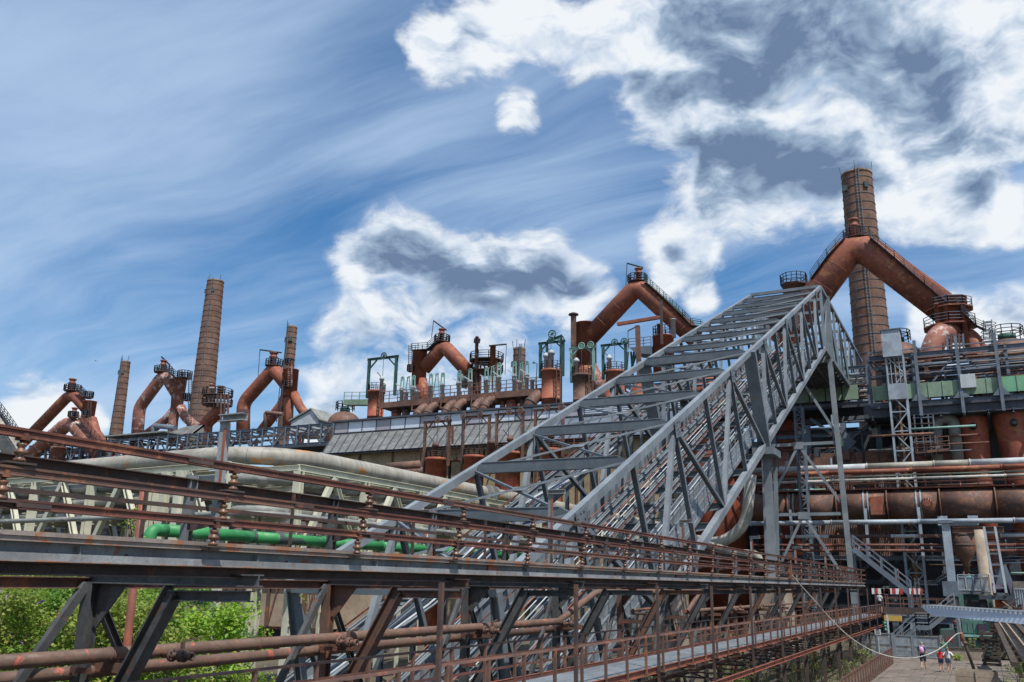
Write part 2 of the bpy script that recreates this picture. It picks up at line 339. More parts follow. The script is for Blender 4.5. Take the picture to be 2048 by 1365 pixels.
# ------------------------------------------------------------------ mesh helpers
class MB:
    def __init__(s): s.v = []; s.f = []; s.sm = []; s.uv = {}
    def add(s, vs, fs, smooth=False):
        o = len(s.v); s.v += [Vector(p) for p in vs]
        for f in fs: s.f.append(tuple(i + o for i in f)); s.sm.append(smooth)
        return s
    def box(s, c, size, ax=None):
        c = Vector(c); X, Y, Z = ax or (Vector((1, 0, 0)), Vector((0, 1, 0)), _Z)
        hx, hy, hz = [q / 2 for q in size]
        vs = [c + X * (sx * hx) + Y * (sy * hy) + Z * (sz * hz) for sz in (-1, 1) for sy in (-1, 1) for sx in (-1, 1)]
        return s.add(vs, [(0, 2, 3, 1), (4, 5, 7, 6), (0, 1, 5, 4), (2, 6, 7, 3), (0, 4, 6, 2), (1, 3, 7, 5)])
    def sweep(s, prof, p, q, up=None, smooth=False, caps=True):
        p = Vector(p); q = Vector(q); d = (q - p).normalized()
        up = Vector(up) if up is not None else (_Z if abs(d.z) < 0.95 else Vector((0, 1, 0)))
        x = d.cross(up).normalized(); y = x.cross(d)
        n = len(prof)
        vs = [p + x * a + y * b for a, b in prof] + [q + x * a + y * b for a, b in prof]
        fs = [(i, (i + 1) % n, n + (i + 1) % n, n + i) for i in range(n)]
        if caps: fs += [tuple(range(n))[::-1], tuple(range(n, 2 * n))]
        return s.add(vs, fs, smooth)
    def beam(s, p, q, w, h, up=None):
        return s.sweep([(-w/2, -h/2), (w/2, -h/2), (w/2, h/2), (-w/2, h/2)], p, q, up)
    def ibeam(s, p, q, w, h, t=None, up=None):
        t = t or min(w, h) * 0.12; a, b = w / 2, h / 2
        pr = [(-a, -b), (a, -b), (a, -b + t), (t/2, -b + t), (t/2, b - t), (a, b - t), (a, b), (-a, b), (-a, b - t), (-t/2, b - t), (-t/2, -b + t), (-a, -b + t)]
        return s.sweep(pr, p, q, up)
    def rail(s, p, q, w, h, up=None):           # flat-bottomed rail section
        a = w / 2
        pr = [(-a, -h/2), (a, -h/2), (a, -h*.40), (a*.22, -h*.30), (a*.22, h*.16), (a*.62, h*.24), (a*.62, h*.5), (-a*.62, h*.5), (-a*.62, h*.24), (-a*.22, h*.16), (-a*.22, -h*.30), (-a, -h*.40)]
        return s.sweep(pr, p, q, up)
    def channel(s, p, q, w, h, up=None):
        t = min(w, h) * 0.14; a, b = w / 2, h / 2
        return s.sweep([(-a, -b), (a, -b), (a, -b + t), (-a + t, -b + t), (-a + t, b - t), (a, b - t), (a, b), (-a, b)], p, q, up)
    def angle(s, p, q, w, up=None):
        t = w * 0.16
        return s.sweep([(-w/2, -w/2), (w/2, -w/2), (w/2, -w/2 + t), (-w/2 + t, -w/2 + t), (-w/2 + t, w/2), (-w/2, w/2)], p, q, up)
    def tube(s, pts, r, n=12, caps=True, smooth=True):
        pts = [Vector(p) for p in pts]; k = len(pts)
        rs = r if isinstance(r, (list, tuple)) else [r] * k
        tan = []
        for i in range(k):
            a = (pts[i] - pts[i-1]).normalized() if i else None
            b = (pts[i+1] - pts[i]).normalized() if i < k - 1 else None
            t = a + b if a and b else (a or b)
            tan.append(t.normalized())
        x = tan[0].orthogonal().normalized()
        if abs(tan[0].z) > 0.9: x = Vector((1, 0, 0)) - tan[0] * tan[0].x; x.normalize()
        vs = []
        for i in range(k):
            t = tan[i]; x = (x - t * x.dot(t)).normalized(); y = t.cross(x)
            m = 1.0
            if 0 < i < k - 1:
                cs = max(0.6, tan[i].dot((pts[i+1] - pts[i]).normalized())); m = 1.0
            for j in range(n):
                an = 2 * math.pi * j / n
                vs.append(pts[i] + (x * math.cos(an) + y * math.sin(an)) * rs[i] * m)
        o = len(s.v); s.v += vs
        for i in range(k - 1):
            for j in range(n):
                a = i * n + j; b = i * n + (j + 1) % n
                s.f.append((o + a, o + b, o + b + n, o + a + n)); s.sm.append(smooth)
        if caps:
            s.f.append(tuple(o + j for j in range(n))[::-1]); s.sm.append(False)
            s.f.append(tuple(o + (k - 1) * n + j for j in range(n))); s.sm.append(False)
        return s
    def lathe(s, c, prof, n=20, axis=None, smooth=True, caps=True):   # prof: (radius, height)
        c = Vector(c); ax = Vector(axis).normalized() if axis is not None else _Z
        x = ax.orthogonal().normalized() if abs(ax.z) < 0.99 else Vector((1, 0, 0)); y = ax.cross(x)
        o = len(s.v); k = len(prof)
        for r, h in prof:
            for j in range(n):
                an = 2 * math.pi * (j + 0.5) / n
                s.v.append(c + ax * h + (x * math.cos(an) + y * math.sin(an)) * max(r, 1e-4))
        for i in range(k - 1):
            for j in range(n):
                a = i * n + j; b = i * n + (j + 1) % n
                s.f.append((o + a, o + b, o + b + n, o + a + n)); s.sm.append(smooth)
        if caps:
            s.f.append(tuple(o + j for j in range(n))[::-1]); s.sm.append(False)
            s.f.append(tuple(o + (k - 1) * n + j for j in range(n))); s.sm.append(False)
        return s
    def prism(s, poly, d):
        poly = [Vector(p) for p in poly]; d = Vector(d); n = len(poly)
        vs = poly + [p + d for p in poly]
        fs = [(i, (i + 1) % n, n + (i + 1) % n, n + i) for i in range(n)] + [tuple(range(n))[::-1], tuple(range(n, 2 * n))]
        return s.add(vs, fs)
    def quad_uv(s, a, b, c, d, su, sv):
        i = len(s.f); s.add([a, b, c, d], [(0, 1, 2, 3)]); s.uv[i] = [(0, 0), (su, 0), (su, sv), (0, sv)]
        return s
    def build(s, name, mat, parent=None, kind=None):
        base = BASE.get(parent.name, Vector((0, 0, 0))) if parent is not None else Vector((0, 0, 0))
        me = bpy.data.meshes.new(name)
        me.from_pydata([tuple(p - base) for p in s.v], [], s.f)
        me.polygons.foreach_set('use_smooth', s.sm)
        if s.uv:
            ul = me.uv_layers.new(name='UVMap')
            for fi, uvs in s.uv.items():
                for li, uvc in zip(me.polygons[fi].loop_indices, uvs): ul.data[li].uv = uvc
        mats = mat if isinstance(mat, list) else [mat]
        for q in mats: me.materials.append(MATS[q])
        me.update()
        bm = bmesh.new(); bm.from_mesh(me); bmesh.ops.recalc_face_normals(bm, faces=bm.faces); bm.to_mesh(me); bm.free()
        o = bpy.data.objects.new(name, me); col.objects.link(o)
        if parent is not None: o.parent = parent; BASE[o.name] = base
        else: BASE[o.name] = Vector((0, 0, 0))
        if kind: o['kind'] = kind
        return o
BASE = {}
def thing(name, label, cat, base=(0, 0, 0), group=None):
    o = bpy.data.objects.new(name, None); col.objects.link(o)
    o.empty_display_size = 0.3; o.location = base; BASE[o.name] = Vector(base)
    o['label'] = label; o['category'] = cat
    if group: o['group'] = group
    return o
def tag(o, label, cat, group=None):
    o['label'] = label; o['category'] = cat
    if group: o['group'] = group
    return o
def one(name, mb, mat, label, cat, group=None): return tag(mb.build(name, mat), label, cat, group)
def PB(parent, name, p, q, w, h, mat, prof='beam', up=None):          # one beam = one part
    mb = MB(); getattr(mb, prof)(p, q, w, h, up=up) if prof != 'angle' else mb.angle(p, q, w, up=up)
    return mb.build(name, mat, parent)
def PT(parent, name, pts, r, mat, n=10):
    return MB().tube(pts, r, n).build(name, mat, parent)
def shared(parent, name, me, loc, rot=None, scale=None):              # a piece that shares its mesh with its look-alikes
    o = bpy.data.objects.new(name, me); col.objects.link(o); o.parent = parent
    o.location = Vector(loc) - BASE.get(parent.name, Vector((0, 0, 0)))
    if rot is not None: o.rotation_euler = rot
    if scale is not None: o.scale = scale
    return o
def mesh_only(mb, name, mat):
    me = bpy.data.meshes.new(name); me.from_pydata([tuple(p) for p in mb.v], [], mb.f)
    me.polygons.foreach_set('use_smooth', mb.sm); me.materials.append(MATS[mat]); me.update()
    return me
def lerp(a, b, t): return a + (b - a) * t
def bend(pts, r, n=5):                         # round the corners of a path
    pts = [Vector(p) for p in pts]; out = [pts[0]]
    for i in range(1, len(pts) - 1):
        a, b, c = pts[i-1], pts[i], pts[i+1]
        ra = min(r, (a - b).length * 0.48, (c - b).length * 0.48)
        p0 = b + (a - b).normalized() * ra; p1 = b + (c - b).normalized() * ra
        for k in range(n + 1):
            t = k / n; out.append(p0 * (1-t)**2 + b * 2*t*(1-t) + p1 * t*t)
    out.append(pts[-1]); return out
def railing(mb, path, h=1.0, n_rails=3, post=1.2, r=0.03, toe=0.0):  # posts and rails along a 3-D path at deck level
    path = [Vector(p) for p in path]
    for a, b in zip(path, path[1:]):
        L = (b - a).length; k = max(1, int(round(L / post)))
        for i in range(k + 1):
            p = lerp(a, b, i / k); mb.beam(p, p + _Z * h, r * 2, r * 2)
        for j in range(n_rails):
            z = h * (j + 1) / n_rails
            mb.beam(a + _Z * z, b + _Z * z, r * 1.6, r * 1.6)
        if toe: mb.beam(a + _Z * toe / 2, b + _Z * toe / 2, 0.02, toe)
    return mb
def ring(c, r, n, start=0.0, sweep=2 * math.pi):
    c = Vector(c); return [c + Vector((math.cos(start + sweep * i / n), math.sin(start + sweep * i / n), 0)) * r for i in range(n + 1)]
def ladder(mb, p, q, w, side, rungs=12, r=0.035):
    p = Vector(p); q = Vector(q); s = Vector(side).normalized() * w / 2
    mb.beam(p - s, q - s, r * 2, r * 2); mb.beam(p + s, q + s, r * 2, r * 2)
    for i in range(1, rungs): c = lerp(p, q, i / rungs); mb.beam(c - s, c + s, r * 1.4, r * 1.4)
    return mb
# ------------------------------------------------------------------ crane runway with conductor rails, and the walkway hung below it
XN, XF, XG, XP = -8.0, -9.8, -9.2, -12.2
Y0, Y1 = -1.0, 84.0
def zline(X, pts): return sum(PX(a, b, X).z for a, b in pts) / len(pts)
def crane_runway():
    t = thing('crane_runway', 'long rusty crane runway girder carrying thin red conductor rails on insulators above the walkway', 'crane runway', (XG, 12, 0))
    ztop = zline(XG, [(0, 1054), (560, 1099), (1000, 1123)])
    zbot = zline(XG, [(0, 1118), (560, 1136), (1000, 1151)])
    zr = {'A': zline(-9.0, [(0, 864), (700, 974), (1300, 1069)]), 'B': zline(-9.6, [(0, 920), (700, 1010)]),
          'C': zline(-9.0, [(0, 941), (700, 1023)]), 'E': zline(-9.0, [(0, 1007), (700, 1067)]), 'D': zline(-9.5, [(44, 976), (700, 1049)])}
    t['z'] = 0.0
    h = ztop - zbot
    seg = [Y0, 16.9, 30, 43, 56, 70, Y1]
    for a, b in zip(seg, seg[1:]):
        bb = b - 0.012
        g = MB().ibeam((XG, a, (ztop + zbot) / 2 - 0.03), (XG, bb, (ztop + zbot) / 2 - 0.03), 0.20, h - 0.05, 0.028).build('girder', 'girder_grey', t)
        MB().beam((XG, a, ztop - 0.020), (XG, bb, ztop - 0.020), 0.34, 0.050).build('crane_rail', 'flange_worn', g)
        MB().beam((XG, a, ztop - 0.075), (XG, bb, ztop - 0.075), 0.30, 0.052).build('cover_plate', 'flange_worn', g)
        MB().beam((XG, a, zbot + 0.035), (XG, bb, zbot + 0.035), 0.27, 0.085).build('bottom_flange', 'girder_pale', g)
        MB().beam((XG, a, zbot - 0.010), (XG, bb, zbot - 0.010), 0.31, 0.012).build('bottom_plate', 'flange_worn', g)
        # splice
        if a > Y0:
            MB().box((XG + 0.03, a, (ztop + zbot) / 2 - 0.03), (0.05, 0.42, h - 0.16)).build('splice_plate', 'rust_orange', t)
    stiff = mesh_only(MB().box((0, 0, 0), (0.08, 0.014, h - 0.2)), 'stiffener', 'girder_grey')
    bolt = mesh_only(MB().lathe((0, 0, 0), [(0.022, 0), (0.022, 0.012), (0.010, 0.024)], 8, axis=(1, 0, 0)), 'bolt', 'rust_rail')
    y = 1.2
    while y < Y1:
        shared(t, 'stiffener', stiff, (XG + 0.065, y, (ztop + zbot) / 2 - 0.03)); 
        if y < 30:
            for dz in (-0.06, 0.07): shared(t, 'bolt', bolt, (XG + 0.016, y + 0.7, (ztop + zbot) / 2 + dz))
        y += 2.87
    for k, w, hh, mt in (('A', 0.085, 0.105, 'rust_rail'), ('C', 0.085, 0.105, 'rust_rail'), ('E', 0.085, 0.105, 'rust_rail')):
        ys = [Y0] + [2.2 + {'A': 0, 'C': 2.1, 'E': 4.0}[k] + 6.26 * i for i in range(13)] + [Y1]
        rj = random.Random(ord(k)); jo = [(rj.uniform(-.010, .010), rj.uniform(-.010, .007)) for _ in ys]
        for i in range(len(ys) - 1):
            pa = Vector((-9.0 + jo[i][0], ys[i] + .004, zr[k] + jo[i][1])); pb_ = Vector((-9.0 + jo[i + 1][0], ys[i + 1] - .004, zr[k] + jo[i + 1][1]))
            MB().rail(pa, pb_, w, hh).build('conductor_rail', mt if (i + ord(k)) % 4 else 'rust_brown', t)
            if i and ys[i] < 40: MB().box((-8.972 + jo[i][0], ys[i], zr[k] - .005), (.016, .42, .05)).build('fish_plate', 'rust_dark', t)
    rj = random.Random(31); zz0 = 0.0; gz = 0.0
    for i in range(14):
        ya, yb = Y0 + i * 6.1, min(Y1, Y0 + (i + 1) * 6.1); z1, g1 = rj.uniform(-.015, .012), rj.uniform(-.03, .02)
        MB().channel((-9.6, ya, zr['B'] + zz0), (-9.6, yb - .01, zr['B'] + z1), 0.10, 0.165).build('back_beam', 'rust_dark', t)
        MB().beam((-9.5, ya, zr['D'] + gz), (-9.5, yb - .01, zr['D'] + g1), 0.025, 0.055).build('guard_rail', 'rust_dark', t)
        zz0, gz = z1, g1
    # insulators with their brackets on short posts
    prof = [(0.030, 0), (0.062, 0.012), (0.066, 0.03), (0.040, 0.055), (0.036, 0.075), (0.070, 0.095), (0.074, 0.115), (0.042, 0.14), (0.036, 0.16), (0.052, 0.175), (0.055, 0.20), (0.028, 0.215), (0.022, 0.25)]
    ins = mesh_only(MB().lathe((0, 0, 0), prof, 12), 'insulator', 'insulator')
    br = mesh_only(MB().prism([(-0.09, -0.16, -0.02), (0.10, -0.16, -0.02), (0.13, 0.16, -0.02), (-0.12, 0.16, -0.02)], (0, 0, 0.022)).prism([(-0.5, -0.02, -0.02), (0.02, -0.02, -0.02), (0.02, -0.02, -0.05), (-0.5, -0.02, -0.14)], (0, 0.02, 0)), 'bracket', 'rust_dark')
    clip = mesh_only(MB().box((0, 0, 0), (0.12, 0.10, 0.03)).box((0.05, 0, 0.035), (0.02, 0.05, 0.05)).box((-0.05, 0, 0.035), (0.02, 0.05, 0.05)), 'rail_clip', 'rust_rail')
    y = -0.45; k = 0
    while y < Y1:
        PB(t, 'post', (-9.62, y, ztop - 0.05), (-9.62, y, zr['A'] - 0.10), 0.11, 0.13, 'girder_grey' if k % 2 else 'leg_dark', 'ibeam')
        for nm in ('A', 'C', 'E'):
            dy = {'A': 0.16, 'C': 0.02, 'E': -0.10}[nm]
            zz = zr[nm] - 0.0525
            shared(t, 'insulator', ins, (-9.0, y + dy, zz - 0.262))
            shared(t, 'bracket', br, (-9.06, y + dy, zz - 0.262))
            shared(t, 'rail_clip', clip, (-9.0, y + dy, zz - 0.012))
        if k % 2 == 0: PB(t, 'guard_post', (-9.52, y + 2.3, ztop - 0.03), (-9.52, y + 2.3, zr['C'] + 0.12), 0.06, 0.02, 'rust_dark')
        else: PB(t, 'guard_post', (-9.52, y + 2.0, ztop - 0.03), (-9.52, y + 2.0, zr['B'] + 0.05), 0.06, 0.02, 'rust_dark')
        y += 3.13; k += 1
    # longitudinal beam under the girder, cross frames
    zl = zbot - 0.085
    MB().channel((XG - 0.02, Y0, zl), (XG - 0.02, Y1, zl), 0.16, 0.15).build('lower_beam', 'rust_dark', t)
    fy = [3.85 + 5.75 * i for i in range(14)]
    ztf = zl - 0.08
    knee = PY(345, 1168, 9.6); foot = PY(240, 1365, 9.6)
    kd = (foot - knee); sl = kd.x / kd.z
    for i, y in enumerate(fy):
        m1 = 'leg_dark' if i % 3 != 2 else 'rust_brown'
        PB(t, 'cross_beam', (XP - 0.15, y, ztf - 0.02), (-8.85, y, ztf - 0.02), 0.19, 0.17, 'leg_dark' if i % 2 else 'rust_dark', 'ibeam')
        z2 = ztf - 0.28
        PB(t, 'knee_beam', (knee.x, y + 0.02, z2 + 0.03), (-9.0, y + 0.02, z2 + 0.05), 0.17, 0.15, m1, 'ibeam')
        PB(t, 'leg', (knee.x + 0.03, y, z2 + 0.10), (knee.x + sl * (0 - z2), y, 0), 0.20, 0.24, m1, 'ibeam')
        PB(t, 'post', (XP, y, ztf - 0.10), (XP, y, 0), 0.20, 0.20, 'rust_brown' if i % 3 == 2 else 'leg_dark', 'ibeam', up=(0, 1, 0))
        MB().prism([(XP + 0.10, y + 0.06, ztf - 0.11), (XP + 0.62, y + 0.06, ztf - 0.11), (XP + 0.10, y + 0.06, ztf - 0.72)], (0, 0.016, 0)).beam((XP + 0.62, y + 0.06, ztf - 0.12), (XP + 0.10, y + 0.06, ztf - 0.73), 0.03, 0.10).build('gusset', m1, t)
        for dz in (1.35, 2.05):
            PB(t, 'step_bar', (XP - 0.02, y - 0.16, ztf - dz), (XP + 0.42, y - 0.16, ztf - dz), 0.03, 0.08, 'rust_rail')
        if i < len(fy) - 1:
            ya, yb = y, fy[i + 1]
            ym = (ya + yb) / 2
            PB(t, 'brace', (XP - 0.14, ya + 0.1, ztf - 0.12), (XP - 0.14, ya + 3.4, 0.05), 0.10, 0.13, 'leg_dark', 'channel')
            PB(t, 'brace', (XP - 0.02, yb - 0.1, ztf - 0.12), (XP - 0.02, yb - 3.4, 0.05), 0.10, 0.13, 'leg_dark', 'channel')
    MB().channel((XP - 0.06, Y0, ztf - 0.10), (XP - 0.06, Y1, ztf - 0.10), 0.12, 0.17).build('rear_beam', 'rust_brown', t)
    return t, ztop, zbot, ztf, zr
RUN, Z_GT, Z_GB, Z_TF, ZR = crane_runway()

def walkway():
    zd = zline(XN, [(1191, 1365), (1560, 1287)]) + 0.06
    zt = zline(XN, [(1000, 1311), (1560, 1239)])
    t = thing('walkway', 'narrow rust red steel walkway with grey grating deck and railings below the crane runway', 'walkway', ((XN + XF) / 2, 20, 0))
    h = zt - zd
    ya, yb = 3.0, 84.5
    # grating panels
    pan = MB()
    y = ya; L = 1.40
    bars = MB()
    for i in range(7): bars.beam((XF + 0.12 + i * (XN - XF - 0.24) / 6 - (XN + XF) / 2, 0, 0), (XF + 0.12 + i * (XN - XF - 0.24) / 6 - (XN + XF) / 2, L - 0.015, 0), 0.05, 0.035)
    for i in range(15): bars.beam((XF + 0.06 - (XN + XF) / 2, 0.04 + i * L / 15, 0.004), (XN - 0.06 - (XN + XF) / 2, 0.04 + i * L / 15, 0.004), 0.055, 0.03)
    pm = mesh_only(bars, 'grating_panel', 'grating')
    while y < yb: shared(t, 'grating_panel', pm, ((XN + XF) / 2, y, zd)); y += L
    for X in (XN, XF):
        MB().channel((X, ya, zd - 0.02), (X, yb, zd - 0.02), 0.06, 0.17).build('kick_plate', 'rust_orange', t)
        MB().sweep([(-0.035, -0.018), (0.035, -0.018), (0.022, 0.022), (-0.022, 0.022)], (X, ya, zt), (X, yb, zt)).build('hand_rail', 'rust_brown', t)
        for f in (0.38, 0.70) if X == XF else (0.47,):
            MB().beam((X + 0.01, ya, zd + h * f), (X + 0.01, yb, zd + h * f), 0.014, 0.05).build('knee_rail', 'rust_rail', t)
    up = mesh_only(MB().angle((0, 0, -0.1), (0, 0, h), 0.06), 'post', 'rust_brown')
    y = 3.3
    while y < yb:
        shared(t, 'post', up, (XN + 0.02, y, zd)); shared(t, 'post', up, (XF + 0.02, y + 0.3, zd)); y += 1.42
    y = 12.9 - 5.6
    zl = zline(XN, [(1500, 1345), (1668, 1283)])
    while y < yb:
        if y > 12: PB(t, 'hanger', (XN + 0.06, y, zl), (XN + 0.06, y, Z_TF), 0.075, 0.075, 'rust_dark', 'channel')
        PB(t, 'hanger', (XF - 0.06, y, zl), (XF - 0.06, y, zd + 0.1), 0.085, 0.085, 'rust_rail', 'channel')
        PB(t, 'floor_beam', (XF - 0.15, y, zd - 0.12), (XN + 0.25, y, zd - 0.12), 0.08, 0.12, 'rust_dark', 'ibeam')
        PB(t, 'floor_beam', (XF - 0.15, y + 2.8, zd - 0.12), (XN + 0.25, y + 2.8, zd - 0.12), 0.08, 0.12, 'rust_brown', 'ibeam')
        PB(t, 'column', (XF + 0.2, y + 1.4, 0), (XF + 0.2, y + 1.4, zl), 0.16, 0.16, 'rust_dark', 'ibeam')
        PB(t, 'column', (XN - 0.2, y + 1.4, 0), (XN - 0.2, y + 1.4, zl), 0.16, 0.16, 'rust_dark', 'ibeam')
        PB(t, 'strut', (XF - 0.06, y + 0.05, zd - 0.2), (XN + 0.06, y + 0.05, zl + 0.05), 0.05, 0.05, 'rust_dark', 'angle')
        y += 5.6
    for X, mt in ((XN + 0.05, 'rust_orange'), (XF - 0.05, 'rust_brown')):
        MB().channel((X, ya, zl), (X, yb, zl), 0.08, 0.16).build('lower_beam', mt, t)
    for i in range(int((yb - ya) / 1.9)):
        y = ya + i * 1.9
        PB(t, 'rung', (XF - 0.05, y, zl - 0.02), (XN + 0.05, y, zl - 0.02), 0.06, 0.06, 'rust_dark', 'angle')
    return zd, zt
Z_DECK, Z_HAND = walkway()

def main_pipe():
    X = -11.88
    z0 = zline(X, [(0, 1318), (560, 1281), (1060, 1253)])
    r = 0.5 * 31 * mpp(PX(0, 1318, X)); 
    t = thing('rusty_pipe', 'brown pipe with red paint scars and flanged valve stubs running through the runway legs', 'pipe', (X, 12, 0))
    yA = PX(1117, 1243, X).y; yB = PX(1191, 1181, X).y; yC = PX(1398, 1186, X).y
    zt = zline(X, [(1191, 1181), (1398, 1187)])
    MB().tube([(X, Y0, z0), (X, yA, z0)] + bend([(X, yA, z0), (X, yB, zt), (X, yC, zt), (X + 0.0, yC + 0.2, zt), (X + 0.05, yC - 2.2, z0)], 0.35, 5)[1:], r, 16).build('pipe', 'pipe_brown', t)
    MB().tube([(X - 0.05, yC - 2.3, z0 + 0.02), (X - 0.05, 76, z0 + 0.02)], r * 0.9, 12).build('pipe', 'pipe_brown', t)
    MB().tube([(X - 0.45, Y0, z0 - 0.27), (X - 0.45, yA + 2, z0 - 0.27)], r * 0.95, 14).build('rear_pipe', 'pipe_brown', t)
    # pipe joints
    jr = mesh_only(MB().lathe((0, -0.02, 0), [(r * 1.0, 0), (r * 1.12, 0.004), (r * 1.12, 0.036), (r, 0.04)], 16, axis=(0, 1, 0)), 'joint_ring', 'pipe_brown')
    for y in (3.2, 6.5, 9.8, 13.0, 16.4, 19.5): shared(t, 'joint_ring', jr, (X, y, z0))
    R = r * 0.98
    for px, py in ((318, 1306), (655, 1281), (950, 1257), (1112, 1249), (1460, 1228), (1505, 1222), (1545, 1216)):
        y = PX(px, py, X).y
        c = Vector((X + r * 0.75, y, z0 - 0.05))
        v = MB().lathe(c, [(R*.5, 0), (R*.5, 0.20), (R*1.0, 0.20), (R*1.0, 0.245), (R*.42, 0.25), (R*.42, 0.40), (R*.95, 0.40), (R*.95, 0.44), (R*.95, 0.462), (R*.95, 0.50), (R*.5, 0.505), (R*.5, 0.58), (R*.62, 0.60), (R*.62, 0.66), (R*.42, 0.66), (R*.42, 0.58)], 16, axis=(1, 0, 0)).build('valve', 'rust_brown', t)
        MB().beam(c + Vector((0.43, 0, R)), c + Vector((0.43, 0, R + 0.10)), 0.05, 0.05).beam(c + Vector((0.43, -0.02, R + 0.10)), c + Vector((0.43, 0.34, R + 0.16)), 0.02, 0.02).build('handle', 'rust_brown', v)
        bl = MB()
        for k in range(8):
            a = k * math.pi / 4
            bl.lathe(c + Vector((0.245, math.cos(a) * R * 0.78, math.sin(a) * R * 0.78)), [(0.016, 0), (0.016, 0.022)], 6, axis=(1, 0, 0))
            bl.lathe(c + Vector((0.50, math.cos(a) * R * 0.74, math.sin(a) * R * 0.74)), [(0.016, 0), (0.016, 0.022)], 6, axis=(1, 0, 0))
        bl.build('bolt', 'rust_dark', v, kind='stuff')
    # saddles
    for i in range(14):
        y = 3.85 + 5.75 * i
        if y > 76: break
        MB().box((X - 0.05, y + 0.35, z0 - r - 0.09), (0.95, 0.14, 0.14)).prism([(X - r, y + 0.30, z0 - r - 0.02), (X + r, y + 0.30, z0 - r - 0.02), (X + r, y + 0.30, z0 - r * .4), (X + r * .6, y + 0.30, z0 - r * .9), (X - r * .6, y + 0.30, z0 - r * .9)], (0, 0.02, 0)).build('saddle', 'rust_brown', t)
    # a small bypass loop
    yl = PX(1262, 1215, X).y
    MB().tube(bend([(X + 0.05, PX(1308, 1185, X).y, zt - r), (X + 0.05, PX(1308, 1185, X).y, zt - 0.62), (X + 0.05, yl, zt - 0.66), (X + 0.05, yl, z0 + 0.1), (X + 0.05, yl + 1.4, z0 + 0.05)], 0.18, 4), 0.055, 10).build('bypass', 'rust_brown', t)
    # the slender red standpipe behind the legs
    Xs = -14.0
    p = PX(285, 1000, Xs); q = PX(262, 1290, Xs)
    s = one('standpipe', MB().tube([p + _Z * 0.4, Vector((q.x, q.y, 0))], 0.075, 10), 'rust_orange', 'slender rust red standpipe rising between the bushes and the pipe rack', 'pipe')
main_pipe()

def bracket_post(y, k, lab):
    t = thing('bracket_post', lab, 'post', (-9.62, y, Z_GT))
    z2 = PX(487, 850, -9.62).z
    MB().channel((-9.72, y, Z_GT + 0.02), (-9.72, y, z2), 0.10, 0.11, up=(0, 1, 0)).build('post', 'girder_pale', t)
    MB().channel((-9.78, y - 0.05, z2 + 0.05), (-9.30, y - 0.05, z2 + 0.05), 0.11, 0.11).build('arm', 'girder_pale', t)
    MB().box((-9.34, y - 0.05, z2 + 0.13), (0.09, 0.08, 0.05)).build('cap_block', 'rust_dark', t)
    MB().beam((-9.655, y - 0.062, Z_GT + 0.8), (-9.655, y - 0.062, z2 - 0.1), 0.05, 0.006, up=(0, 1, 0)).build('rust_run', 'rust_orange', t)
labs = ['pale grey angled bracket post with a rust streak beside the grey pipe bend',
        'pale grey angled bracket post with a rust streak before the hoist deck',
        'pale grey angled bracket post at the foot of the hoist walkway mesh',
        'pale grey angled bracket post before the hoist support tower',
        'pale grey angled bracket post under the tower cross brace',
        'pale grey angled bracket post at the far end of the runway']
for k, y in enumerate((9.55, 21.0, 32.5, 44.0, 55.5, 67.0)): bracket_post(y, k, labs[k])
